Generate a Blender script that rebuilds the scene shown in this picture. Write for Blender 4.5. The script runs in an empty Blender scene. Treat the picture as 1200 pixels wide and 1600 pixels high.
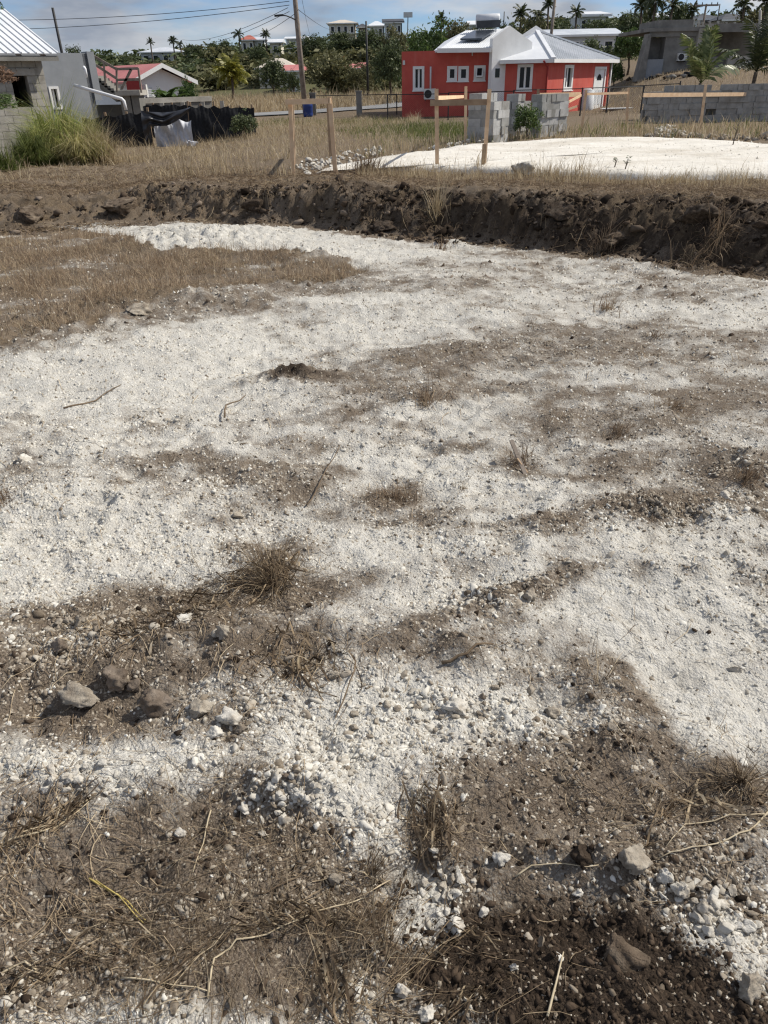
import bpy, math, random
import numpy as np
from mathutils import Vector, Matrix
random.seed(7)
RNG = np.random.default_rng(11)
scene = bpy.context.scene
COL = scene.collection

# ------------------------------------------------------------------ camera
EYE = 1.6
FOC = 1164.0                       # focal length in pixels of the 1200x1600 photograph
PITCH = math.atan(677.0 / FOC)     # looking down
ROLL = math.radians(1.2)
_F = np.array([0, math.cos(PITCH), -math.sin(PITCH)])
_U0 = np.array([0, math.sin(PITCH), math.cos(PITCH)])
_R0 = np.array([1.0, 0, 0])
_R = math.cos(ROLL) * _R0 - math.sin(ROLL) * _U0
_U = math.sin(ROLL) * _R0 + math.cos(ROLL) * _U0
cam_data = bpy.data.cameras.new('camera')
cam_data.sensor_fit = 'VERTICAL'
cam_data.sensor_height = 36.0
cam_data.lens = FOC / 1600.0 * 36.0
cam_data.clip_start = 0.05
cam_data.clip_end = 3000
cam = bpy.data.objects.new('camera', cam_data)
COL.objects.link(cam)
cam.matrix_world = Matrix(((_R[0], _U[0], -_F[0], 0), (_R[1], _U[1], -_F[1], 0), (_R[2], _U[2], -_F[2], EYE), (0, 0, 0, 1)))
scene.camera = cam

# ------------------------------------------------------------------ sky, sun, exposure
SUN_AZ = math.radians(73)          # from +Y towards +X
SUN_EL = math.radians(45)
world = bpy.data.worlds.new('World')
scene.world = world
world.use_nodes = True
wn, wl = world.node_tree.nodes, world.node_tree.links
wn.clear()
w_out = wn.new('ShaderNodeOutputWorld')
w_bg = wn.new('ShaderNodeBackground')
w_bg.inputs['Strength'].default_value = 0.085
w_sky = wn.new('ShaderNodeTexSky')
w_sky.sky_type = 'NISHITA'
w_sky.sun_disc = False
w_sky.sun_elevation = SUN_EL
w_sky.sun_rotation = SUN_AZ
w_sky.altitude = 400
w_sky.air_density = 1.0
w_sky.dust_density = 0.3
w_sky.ozone_density = 2.5
w_tc = wn.new('ShaderNodeTexCoord')
w_map = wn.new('ShaderNodeMapping')
w_map.inputs['Scale'].default_value = (2.2, 2.2, 9.0)
w_map.inputs['Location'].default_value = (0.35, 0.1, 0.4)
w_noise = wn.new('ShaderNodeTexNoise')
w_noise.inputs['Scale'].default_value = 2.4
w_noise.inputs['Detail'].default_value = 7
w_noise.inputs['Roughness'].default_value = 0.55
w_ramp = wn.new('ShaderNodeValToRGB')
w_ramp.color_ramp.elements[0].position = 0.36
w_ramp.color_ramp.elements[1].position = 0.58
w_noise2 = wn.new('ShaderNodeTexNoise')
w_noise2.inputs['Scale'].default_value = 3.1
w_noise2.inputs['Detail'].default_value = 5
w_cr = wn.new('ShaderNodeValToRGB')
w_cr.color_ramp.elements[0].position = 0.36
w_cr.color_ramp.elements[0].color = (3.6, 4.1, 5.0, 1)
w_cr.color_ramp.elements[1].position = 0.68
w_cr.color_ramp.elements[1].color = (8.6, 8.7, 8.8, 1)
w_tint = wn.new('ShaderNodeMix'); w_tint.data_type = 'RGBA'; w_tint.blend_type = 'MULTIPLY'
w_tint.inputs[0].default_value = 1.0
w_tint.inputs[7].default_value = (0.74, 0.93, 1.30, 1)
w_mix = wn.new('ShaderNodeMix'); w_mix.data_type = 'RGBA'
wl.new(w_tc.outputs['Generated'], w_map.inputs['Vector'])
wl.new(w_map.outputs['Vector'], w_noise.inputs['Vector'])
wl.new(w_map.outputs['Vector'], w_noise2.inputs['Vector'])
wl.new(w_noise.outputs['Fac'], w_ramp.inputs['Fac'])
wl.new(w_noise2.outputs['Fac'], w_cr.inputs['Fac'])
wl.new(w_ramp.outputs['Color'], w_mix.inputs[0])
wl.new(w_sky.outputs['Color'], w_tint.inputs[6])
wl.new(w_tint.outputs[2], w_mix.inputs[6])
wl.new(w_cr.outputs['Color'], w_mix.inputs[7])
wl.new(w_mix.outputs[2], w_bg.inputs['Color'])
wl.new(w_bg.outputs['Background'], w_out.inputs['Surface'])

sun_data = bpy.data.lights.new('sun', 'SUN')
sun_data.energy = 5.0
sun_data.angle = math.radians(0.53)
sun_data.color = (1.0, 0.94, 0.845)
sun = bpy.data.objects.new('sun', sun_data)
COL.objects.link(sun)
_sd = Vector((math.sin(SUN_AZ) * math.cos(SUN_EL), math.cos(SUN_AZ) * math.cos(SUN_EL), math.sin(SUN_EL)))
sun.rotation_euler = (-_sd).to_track_quat('-Z', 'Y').to_euler()
sun.location = _sd * 60

scene.view_settings.view_transform = 'Standard'
scene.view_settings.look = 'None'
scene.view_settings.exposure = 0.0
scene.view_settings.gamma = 1.0
scene.view_settings.use_curve_mapping = False
scene.render.engine = 'CYCLES'
scene.cycles.max_bounces = 5
scene.cycles.diffuse_bounces = 2
scene.cycles.glossy_bounces = 2
scene.cycles.transparent_max_bounces = 8
scene.cycles.use_denoising = True
scene.cycles.filter_width = 1.25

# ------------------------------------------------------------------ where a ray of the photograph meets the place
def ray(px, py):
    return _F + (px - 600.0) / FOC * _R + (800.0 - py) / FOC * _U

def W(px, py, Y):
    """point of the vertical plane y = Y"""
    d = ray(px, py)
    t = Y / d[1]
    return np.array([d[0] * t, Y, EYE + d[2] * t])

def G(px, py, z=0.0):
    """point of the level plane at height z"""
    d = ray(px, py)
    t = (z - EYE) / d[2]
    return np.array([d[0] * t, d[1] * t, z])

# ------------------------------------------------------------------ numpy noise
def _hash(ix, iy, seed):
    h = (ix.astype(np.int64) * 374761393 + iy.astype(np.int64) * 668265263 + seed * 1442695041) & 0xFFFFFFFF
    h = ((h ^ (h >> 13)) * 1274126177) & 0xFFFFFFFF
    h = (h ^ (h >> 16)) & 0xFFFFFFFF
    return h / 4294967295.0

def vnoise(x, y, seed=0):
    """smooth gradient-like value noise, -1..1"""
    ix, iy = np.floor(x), np.floor(y)
    fx, fy = x - ix, y - iy
    u = fx * fx * fx * (fx * (fx * 6 - 15) + 10)
    v = fy * fy * fy * (fy * (fy * 6 - 15) + 10)
    def g(dx, dy):
        a = _hash(ix + dx, iy + dy, seed) * 2 * math.pi
        return np.cos(a) * (fx - dx) + np.sin(a) * (fy - dy)
    return 1.5 * ((g(0, 0) * (1 - u) + g(1, 0) * u) * (1 - v) + (g(0, 1) * (1 - u) + g(1, 1) * u) * v)

def fbm(x, y, oct=4, seed=0, gain=0.5):
    s, a = 0, 1.0
    for o in range(oct):
        s = s + a * vnoise(x * 2 ** o + 17.3 * o, y * 2 ** o - 9.1 * o, seed + o)
        a *= gain
    return s

def sstep(a, b, t):
    t = np.clip((t - a) / (b - a), 0, 1)
    return t * t * (3 - 2 * t)

# ------------------------------------------------------------------ the lie of the land
FOOT = [G(px, py, -0.12) for px, py in [(-500, 372), (0, 362), (150, 352), (300, 345), (450, 350), (560, 365), (700, 373), (800, 380), (900, 396), (1000, 410), (1100, 421), (1200, 432), (1500, 470)]]
CREST = [G(px, py, z) for px, py, z in [(-500, 295, .25), (0, 293, .25), (200, 286, .27), (400, 288, .3), (600, 290, .33), (800, 298, .36), (1000, 302, .4), (1200, 316, .42), (1500, 330, .42)]]
FX, FY = np.array([p[0] for p in FOOT]), np.array([p[1] for p in FOOT])
CX, CY, CZ = np.array([p[0] for p in CREST]), np.array([p[1] for p in CREST]), np.array([p[2] for p in CREST])

def blob(px, py, rx, ry, rot=0.0, z=0.0):
    """an ellipse seen at a pixel of the photograph, laid on the ground: centre, half axes in metres, turn"""
    c = G(px, py, z)
    ex = G(px + rx, py, z) - c
    ey = G(px, py - ry, z) - c
    return (c[0], c[1], math.hypot(ex[0], ex[1]), max(math.hypot(ey[0], ey[1]), .01), math.radians(rot))

def blobsum(x, y, lst):
    s = np.zeros_like(x)
    for (cx, cy, a, b, r), k in lst:
        m = (np.abs(x - cx) < 3.2 * max(a, b)) & (np.abs(y - cy) < 3.2 * max(a, b))
        if not m.any():
            continue
        dx, dy = x[m] - cx, y[m] - cy
        u, v = (dx * math.cos(r) + dy * math.sin(r)) / a, (-dx * math.sin(r) + dy * math.cos(r)) / b
        s[m] += k * np.exp(-(u * u + v * v))
    return s

MOUNDS = [(blob(*b), k) for b, k in [
    ((450, 580, 75, 12), .09), ((390, 735, 90, 16), .05), ((465, 1235, 75, 38), .09), ((560, 1310, 40, 30), .04), ((440, 1235, 60, 30), .04), ((1040, 797, 110, 14), .06),
    ((1165, 725, 50, 24), .06), ((900, 1345, 120, 30), .05), ((860, 1450, 150, 60), -.04), ((640, 1360, 60, 30), -.05),
    ((300, 362, 130, 14), .16), ((470, 385, 90, 10), .10), ((250, 455, 200, 18), .10), ((60, 500, 120, 26), .10), ((480, 420, 80, 9), .07), ((90, 1090, 110, 45), -.07),
    ((250, 1000, 200, 40), .05), ((720, 1030, 60, 22), .05), ((790, 940, 130, 18, 25), .05), ((280, 660, 60, 12), .05), ((120, 710, 160, 18), .04), ((200, 780, 160, 20), .04),
    ((20, 650, 60, 30), .05), ((960, 1100, 60, 60), .04), ((100, 1215, 150, 30), .04), ((430, 885, 60, 25), .05), ((1100, 890, 120, 20), .05), ((650, 615, 60, 14), .03)]]

def H(x, y, fine=True):
    x = np.asarray(x, float); y = np.asarray(y, float)
    wob = 0.40 * vnoise(x * .7, y * .4, 31) + 0.06 * vnoise(x * 2.3, y * 2, 32)
    yf, yc, zc = np.interp(x, FX, FY) + wob, np.interp(x, CX, CY) + .5 * wob, np.interp(x, CX, CZ) + .07 * vnoise(x * .55, y * .1, 34) - .08 * sstep(-1, -5, x)
    floor = -0.12 * sstep(2.5, 7.5, y)
    t = np.clip((y - yf) / np.maximum(yc - yf, .4), 0, 1)
    k = .58 + .32 * sstep(0, -5, x) + .16 * vnoise(x * .7, y * 0, 33)
    lip = sstep(0, 1, t / k) * .80 + .20 * sstep(.3, 1, t)
    z = floor + (zc + .12) * lip
    z = z + (0.10 - zc) * sstep(0, 1, (y - yc) / 4.0)
    z = z - 0.12 * sstep(18, 30, y) - .22 * sstep(32, 46, y)
    z = z - 0.28 * sstep(17, 24, y) * sstep(-3, -7, x) * (1 - sstep(34, 44, y))
    # the ridge behind and the rise to the right
    R = np.interp(x * 210 / np.maximum(y, 60), [-140, -55, -30, -10, 40, 90, 160], [4.6, 5.2, 6.8, 8.6, 6.6, 6.2, 6.0])
    z = z + R * sstep(88, 215, y)
    z = z + 1.9 * sstep(36, 56, y) * sstep(11, 19, x - .12 * (y - 40)) + 2.0 * sstep(60, 100, y) * sstep(5, 40, x)
    # unevenness
    near = 1 - sstep(20, 40, y)
    z = z + .045 * vnoise(x * .8, y * .8, 1) * (.4 + .6 * near) + .16 * vnoise(x * .06, y * .06, 2) * sstep(16, 60, y)
    if fine:
        bank = np.clip(4 * t * (1 - t), 0, 1)
        soil_side = sstep(0, 1, (y - yf) / .5)
        z = z + near * ((.022 + .035 * bank) * vnoise(x * 2.9, y * 3.4, 3) + (.015 + .055 * bank + .012 * soil_side) * vnoise(x * 7.5, y * 7.5, 4)
                        + (.0105 + .040 * bank + .006 * soil_side) * vnoise(x * 19, y * 19, 5))
        m = (y < 14)
        if m.any():
            xx, yy = x[m], y[m]
            q = .0062 * vnoise(xx * 43, yy * 43, 6) + .0030 * vnoise(xx * 97, yy * 97, 7)
            # shallow wheel ruts that curve across the clearing
            ph = (yy + .28 * xx + .1 * vnoise(xx * .6, yy * .6, 44)) * 5.2
            q = q + .015 * np.sin(ph) * sstep(.1, .5, vnoise(xx * .5, yy * .5, 45) + .2)
            z[m] = z[m] + q + track_relief(xx, yy) * sstep(-.45, .1, vnoise(xx * .9, yy * .9, 46))
        z = z + blobsum(x, y, MOUNDS) * (.75 + .5 * vnoise(x * 9, y * 9, 51) + .3 * vnoise(x * 23, y * 23, 52))
    return z

TRACKS = [np.array([G(px, py, -.05)[:2] for px, py in t]) for t in ([(520, 850), (600, 740), (700, 640), (860, 540), (1000, 480)], [(740, 880), (810, 750), (900, 660), (1050, 560), (1180, 510)], [(60, 880), (200, 720), (330, 610), (480, 520)])]

def track_relief(x, y):
    z = np.zeros_like(x)
    for P in TRACKS:
        s0 = 0.0
        for a, b in zip(P[:-1], P[1:]):
            L = np.linalg.norm(b - a); t = (b - a) / L
            s = (x - a[0]) * t[0] + (y - a[1]) * t[1]
            d = -(x - a[0]) * t[1] + (y - a[1]) * t[0]
            m = (s >= 0) & (s < L) & (np.abs(d) < .24)
            if m.any():
                w = 1 - sstep(.15, .22, np.abs(d[m]))
                z[m] += w * (-.012 + .009 * np.sin((s[m] + s0 + .25 * np.abs(d[m])) * 2 * math.pi / .15)) + .010 * np.exp(-((np.abs(d[m]) - .2) / .03) ** 2)
            s0 += L
    return z

def hz(x, y):
    return float(H(np.array([x]), np.array([y]))[0])

def on(px, py, y0=.4, y1=400):
    """where the ray of a pixel meets the ground"""
    d = ray(px, py)
    ys = np.geomspace(y0, y1, 170)
    t = ys / d[1]
    k = np.nonzero(EYE + d[2] * t <= H(d[0] * t, ys, fine=False) + .06)[0]
    k = k[0] if len(k) else len(ys) - 1
    ys = np.linspace(ys[max(k - 2, 0)], ys[min(k + 5, len(ys) - 1)], 60)
    t = ys / d[1]
    z = EYE + d[2] * t
    h = H(d[0] * t, ys)
    k = np.nonzero(z <= h)[0]
    k = k[0] if len(k) else len(ys) - 1
    a = max(k - 1, 0)
    d0, d1 = z[a] - h[a], z[k] - h[k]
    w = d0 / (d0 - d1) if d0 != d1 else 0
    Y = ys[a] + (ys[k] - ys[a]) * w
    X = d[0] * Y / d[1]
    return np.array([X, Y, hz(X, Y)])

# maps over the ground: soil (0 white marl .. 1 earth), gravel density, straw litter
SOILS = [(blob(*b), k) for b, k in [
    ((250, 520, 330, 60), -.35), ((100, 610, 240, 80), -.35), ((90, 800, 190, 70), -.25), ((200, 880, 180, 30), -.35), ((600, 470, 260, 30), -.22),
    ((1060, 990, 140, 100), -.45), ((1140, 1130, 110, 70), -.45), ((920, 960, 90, 50), -.3), ((1130, 850, 110, 40), -.3), ((740, 640, 110, 45), -.15), ((620, 870, 90, 35), -.2), ((600, 720, 90, 22), -.2), ((530, 800, 60, 25), -.15),
    ((450, 1240, 85, 42), -.8), ((570, 1190, 130, 55), -.6), ((700, 1400, 55, 55), -.6), ((600, 1310, 60, 35), -.4), ((100, 1215, 160, 30), -.6), ((1130, 1420, 80, 45), -.4), ((690, 1120, 190, 60), -.2), ((570, 1545, 60, 40), -.4), ((110, 975, 130, 28), -.25), ((330, 365, 170, 20), -.9), ((500, 385, 120, 10), -.7), ((900, 470, 120, 20), -.15), ((1100, 470, 120, 16), -.3),
    ((450, 580, 80, 13), .75), ((560, 575, 70, 20), .3), ((380, 738, 110, 18), .6), ((430, 690, 60, 18), .45), ((250, 660, 70, 12), .35), ((230, 625, 80, 14), .3),
    ((430, 890, 80, 38), .6), ((320, 935, 160, 32), .65), ((120, 950, 140, 28), .45), ((700, 545, 150, 18), .5), ((860, 515, 130, 18), .5), ((640, 605, 80, 22), .42), ((760, 545, 40, 9), .3),
    ((1010, 650, 120, 18, 10), .45), ((950, 672, 60, 13), .35), ((1060, 610, 60, 13), .3), ((820, 712, 65, 20), .45), ((620, 766, 50, 22), .55), ((740, 590, 60, 13), .2),
    ((1040, 797, 120, 16), .6), ((1165, 725, 60, 26), .65), ((870, 845, 90, 16), .5), ((790, 930, 140, 20, 25), .6), ((720, 1030, 65, 28), .55), ((900, 1000, 40, 30), .1), ((560, 1000, 200, 35), .25),
    ((960, 1080, 55, 55), .55), ((1000, 1180, 130, 40), .6), ((870, 1250, 220, 40), .5), ((60, 1080, 130, 75), .8), ((300, 1010, 230, 55), .6), ((320, 1120, 120, 40), .35),
    ((100, 1420, 320, 150), .75), ((330, 1400, 200, 130), .65), ((560, 1510, 190, 90), .55), ((900, 1430, 170, 90), .8), ((1060, 1540, 150, 70), .8), ((700, 1290, 90, 35), .5), ((1150, 1260, 90, 35), .45),
    ((250, 440, 250, 42), .75), ((60, 480, 130, 50), .75), ((90, 385, 130, 20), .65), ((510, 408, 70, 12), .5), ((750, 440, 120, 16), .2), ((1000, 490, 90, 13), .25), ((1150, 590, 90, 22), .35), ((20, 770, 30, 22), .4),
    ((1150, 510, 80, 14), .25), ((560, 640, 60, 9), .2), ((960, 560, 80, 10), .2), ((830, 590, 60, 9), .2), ((180, 700, 90, 10), .25), ((700, 690, 60, 8), .2), ((960, 730, 70, 9), .22), ((500, 850, 60, 12), .2), ((1000, 885, 90, 14), .3), ((640, 815, 120, 13), .3), ((740, 850, 60, 10), .2), ((200, 735, 90, 10), .25), ((130, 760, 120, 9), .2), ((60, 690, 60, 14), .15)]]
WETS = [(blob(*b), k) for b, k in [
    ((900, 1445, 190, 95), 1.5), ((1060, 1540, 170, 85), 1.4), ((830, 1540, 110, 60), .8), ((640, 1370, 50, 30), .5), ((450, 582, 70, 9), .7), ((60, 1060, 90, 40), .35), ((330, 410, 70, 9), .6), ((960, 1170, 60, 40), .4), ((980, 1110, 30, 30), .3), ((380, 1350, 120, 50), .15),
    ((250, 1340, 160, 50), .2), ((200, 1150, 60, 20), .3)]]
GRAVS = [(blob(*b), k) for b, k in [
    ((470, 1245, 80, 45), 1.0), ((570, 1190, 120, 40), .5), ((690, 1120, 200, 70), .75), ((700, 1400, 60, 60), .95), ((600, 1310, 60, 40), .5), ((1120, 1420, 80, 45), .8), ((100, 1215, 180, 32), .9), ((110, 970, 140, 35), .7), ((570, 1545, 70, 40), .7),
    ((1040, 805, 120, 20), .8), ((1150, 760, 60, 30), .6), ((790, 940, 140, 30, 25), .7), ((720, 820, 250, 35), .45), ((300, 830, 300, 60), .35), ((100, 700, 160, 60), .45), ((280, 655, 70, 18), .7), ((1150, 910, 90, 30), .4), ((240, 1060, 150, 50), .45), ((900, 1130, 120, 50), .4),
    ((390, 750, 110, 25), .5), ((600, 490, 400, 60), .25), ((350, 1130, 140, 50), .55), ((1050, 1330, 140, 50), .45), ((450, 580, 80, 14), .4), ((200, 520, 260, 50), .25)]]
STRAWS = [(blob(*b), k) for b, k in [
    ((430, 890, 90, 40), .9), ((480, 1020, 120, 50), .8), ((300, 960, 180, 45), .7), ((200, 1420, 260, 150), .75), ((500, 1500, 200, 100), .8), ((250, 1230, 120, 40), .5), ((660, 1260, 60, 50), .6), ((900, 1270, 120, 40), .5), ((1100, 1250, 120, 40), .6), ((960, 1090, 60, 60), .4), ((300, 1130, 120, 60), .4),
    ((720, 1030, 60, 25), .6), ((620, 766, 60, 25), .5), ((700, 545, 170, 22), .5), ((860, 515, 140, 20), .5), ((1010, 650, 130, 20), .5), ((640, 610, 80, 25), .5), ((1050, 1540, 150, 50), .2), ((1120, 1160, 100, 30), .2), ((60, 1300, 120, 60), .6)]]

def inpoly(x, y, poly):
    r = np.zeros(x.shape, bool)
    n = len(poly)
    for i in range(n):
        x0, y0, x1, y1 = poly[i][0], poly[i][1], poly[(i + 1) % n][0], poly[(i + 1) % n][1]
        c = ((y0 > y) != (y1 > y))
        if y1 != y0:
            r ^= c & (x < (x1 - x0) * (y - y0) / (y1 - y0) + x0)
    return r

PAD = [G(px, py, .2) for px, py in [(478, 270), (560, 261), (650, 259), (760, 262), (860, 266), (1000, 270), (1300, 272), (1330, 222), (1200, 224), (1100, 216), (1000, 213), (900, 214), (820, 219), (735, 224), (640, 238), (560, 248), (505, 258)]]
PADXY = [(p[0], p[1]) for p in PAD]

ISLE = [G(px, py, -.05) for px, py in [(-500, 600), (0, 541), (150, 508), (240, 478), (330, 447), (430, 430), (520, 432), (568, 412), (540, 398), (440, 390), (340, 384), (250, 386), (205, 372), (150, 352), (60, 344), (-500, 340)]]
ISLEXY = [(p[0], p[1]) for p in ISLE]
SMOOTHS = [(blob(*b), k) for b, k in [((1060, 990, 140, 95), 1), ((1140, 1130, 100, 60), 1), ((920, 960, 80, 45), .8), ((740, 640, 110, 40), .8), ((620, 870, 90, 30), .8), ((600, 720, 80, 20), .7), ((520, 800, 60, 22), .7), ((1120, 640, 90, 25), .6), ((950, 600, 90, 20), .5), ((230, 880, 90, 22), .6), ((470, 660, 80, 16), .6), ((900, 780, 80, 14), .6)]]

def isle(x, y):
    e = .10 * vnoise(x * 2.3, y * 2.3, 101) + .05 * vnoise(x * 7, y * 7, 102)
    f = .10 * vnoise(x * 2.3 + 9, y * 2.3, 103) + .05 * vnoise(x * 7, y * 7 + 4, 104)
    return inpoly(x + e, y + f, ISLEXY).astype(float)

def maps(x, y):
    """soil, wet, dry grass cover, green cover"""
    wob = 0.40 * vnoise(x * .7, y * .4, 31) + 0.06 * vnoise(x * 2.3, y * 2, 32)
    yf, yc = np.interp(x, FX, FY) + wob, np.interp(x, CX, CY) + .5 * wob
    w1, w2 = .16 * vnoise(x * 1.7, y * 1.7, 61), .16 * vnoise(x * 1.7, y * 1.7, 62)
    xx, yy = x + w1 + .05 * vnoise(x * 6, y * 6, 63), y + w2 + .05 * vnoise(x * 6, y * 6, 64)
    n = .50 * vnoise(x * 1.3, y * 2.3, 65) + .55 * vnoise(x * 3.6, y * 5.4, 66) + .40 * vnoise(x * 10, y * 12, 67)
    bs = blobsum(xx, yy, SOILS)
    soil = .46 + .12 * sstep(-.4, .9, x - .1 * y) + np.where(bs > 0, (1.0 + .3 * sstep(2.0, 3.2, y)) * bs, bs * (1.0 + .25 * (y < 2.6))) + .42 * n + .26 * vnoise(x * .8, y * 1.7, 68)
    mid = sstep(2.5, 3.2, y)
    soil = np.where(mid > 0, np.minimum(soil, 1.3 - mid * (.53 - .2 * n - .5 * np.clip(blobsum(xx, yy, WETS), 0, 1))), soil - .05)
    soil = np.maximum(soil, 1.25 * sstep(-.45, -.05, y - yf + .3 * n))
    wet = blobsum(xx, yy, WETS) + .25 * n
    face = sstep(-.1, .25, y - yf) * (1 - sstep(-.25, .4, y - yc))
    wet = np.maximum(wet, face * (.36 + .42 * sstep(-3.5, 2, x) + .6 * n))
    top = sstep(-.3, .6, y - yc)
    veg = np.maximum(top * np.clip(.75 + .5 * n, 0, 1), face * np.clip(.12 + .4 * sstep(1, -3, x) + .8 * n, 0, .8))
    isl = isle(x, y) * np.clip(.62 + .9 * n + .5 * vnoise(x * 1.1, y * 1.5, 105), 0, 1) * (1 - sstep(-.3, .1, y - yf))
    ip = vnoise(x * 1.1, y * 1.5, 105) + .5 * vnoise(x * 3.1, y * 3.7, 106)
    soil = np.maximum(soil, isle(x, y) * np.clip(.95 + .9 * np.minimum(ip + .25, 0), .35, 1))
    veg = np.maximum(veg, isl)
    green = sstep(85, 100, y) * .9
    lawn = blobsum(x, y, [(blob(690, 205, 80, 16, 0, 0), .9), (blob(570, 190, 60, 8, 0, -.1), .6)])
    green = np.clip(green + lawn * (.7 + n), 0, 1)
    return np.clip(soil, 0, 1.3), np.clip(wet, 0, 1), np.clip(veg, 0, 1), green
# ------------------------------------------------------------------ materials
MATS = {}
def nmat(name, rough=.8, spec=.3):
    m = bpy.data.materials.new(name)
    m.use_nodes = True
    nt = m.node_tree
    b = nt.nodes['Principled BSDF']
    b.inputs['Roughness'].default_value = rough
    b.inputs['Specular IOR Level'].default_value = spec
    MATS[name] = m
    return m, nt, b

def N(nt, t, **kw):
    n = nt.nodes.new(t)
    for k, v in kw.items():
        if k in n.inputs:
            n.inputs[k].default_value = v
        else:
            setattr(n, k, v)
    return n

def ramp(nt, fac, stops):
    r = N(nt, 'ShaderNodeValToRGB')
    e = r.color_ramp.elements
    while len(e) < len(stops):
        e.new(.5)
    for i, (p, c) in enumerate(stops):
        e[i].position = p
        e[i].color = (c[0], c[1], c[2], 1)
    nt.links.new(fac, r.inputs['Fac'])
    return r.outputs['Color']

def mixc(nt, fac, a, b, blend='MIX'):
    m = N(nt, 'ShaderNodeMix', data_type='RGBA', blend_type=blend)
    for s, v in ((0, fac), (6, a), (7, b)):
        if isinstance(v, (int, float)):
            m.inputs[s].default_value = v
        elif isinstance(v, tuple):
            m.inputs[s].default_value = (*v, 1)
        else:
            nt.links.new(v, m.inputs[s])
    return m.outputs[2]

def math_(nt, op, a, b=None, c=None, clamp=False):
    m = N(nt, 'ShaderNodeMath', operation=op)
    m.use_clamp = clamp
    for i, v in enumerate((a, b, c)):
        if v is None:
            continue
        if isinstance(v, (int, float)):
            m.inputs[i].default_value = v
        else:
            nt.links.new(v, m.inputs[i])
    return m.outputs[0]

def objco(nt):
    return N(nt, 'ShaderNodeTexCoord').outputs['Object']

def poco(nt):
    return N(nt, 'ShaderNodeNewGeometry').outputs['Position']

def noise(nt, co, scale, detail=5, rough=.6):
    n = N(nt, 'ShaderNodeTexNoise', Scale=scale, Detail=detail, Roughness=rough)
    nt.links.new(co, n.inputs['Vector'])
    return n.outputs['Fac']

def bump(nt, b, height, strength=.4, dist=.01, prev=None):
    u = N(nt, 'ShaderNodeBump', Strength=strength, Distance=dist)
    nt.links.new(height, u.inputs['Height'])
    if prev is not None:
        nt.links.new(prev, u.inputs['Normal'])
    nt.links.new(u.outputs['Normal'], b.inputs['Normal'])
    return u.outputs['Normal']

def surf(name, c1, c2, scale=3., rough=.8, spec=.3, bumps=(40, .3, .004), stain=None, metallic=0):
    """a mottled surface: two tones, optional darker dirt, fine relief"""
    m, nt, b = nmat(name, rough, spec)
    co = poco(nt)
    n1 = noise(nt, co, scale, 6, .62)
    c = ramp(nt, n1, [(.32, c1), (.68, c2)])
    if stain:
        n2 = noise(nt, co, scale * .37, 7, .7)
        f = ramp(nt, n2, [(.48, (0, 0, 0)), (.7, (1, 1, 1))])
        c = mixc(nt, f, c, stain)
    nt.links.new(c, b.inputs['Base Color'])
    b.inputs['Metallic'].default_value = metallic
    if bumps:
        bump(nt, b, noise(nt, co, bumps[0], 5, .7), bumps[1], bumps[2])
    return m

def islandmat(name, stops, rough=.85, spec=.2, transl=0.0, scale=60., bumps=None, objrand=False):
    """one tone per loose piece (blade, stone, leaf) plus a little mottling"""
    m, nt, b = nmat(name, rough, spec)
    r = N(nt, 'ShaderNodeObjectInfo').outputs['Random'] if objrand else N(nt, 'ShaderNodeNewGeometry').outputs['Random Per Island']
    co = poco(nt)
    n1 = noise(nt, co, scale, 4, .65)
    f = math_(nt, 'ADD', math_(nt, 'MULTIPLY', r, .8), math_(nt, 'MULTIPLY_ADD', n1, .7, -.25), clamp=True)
    c = ramp(nt, f, stops)
    nt.links.new(c, b.inputs['Base Color'])
    if bumps:
        bump(nt, b, noise(nt, co, bumps[0], 6, .7), bumps[1], bumps[2])
    if transl:
        t = N(nt, 'ShaderNodeBsdfTranslucent')
        nt.links.new(c, t.inputs['Color'])
        mx = N(nt, 'ShaderNodeMixShader', Fac=transl)
        nt.links.new(b.outputs[0], mx.inputs[1])
        nt.links.new(t.outputs[0], mx.inputs[2])
        nt.links.new(mx.outputs[0], nt.nodes['Material Output'].inputs['Surface'])
    return m

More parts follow.
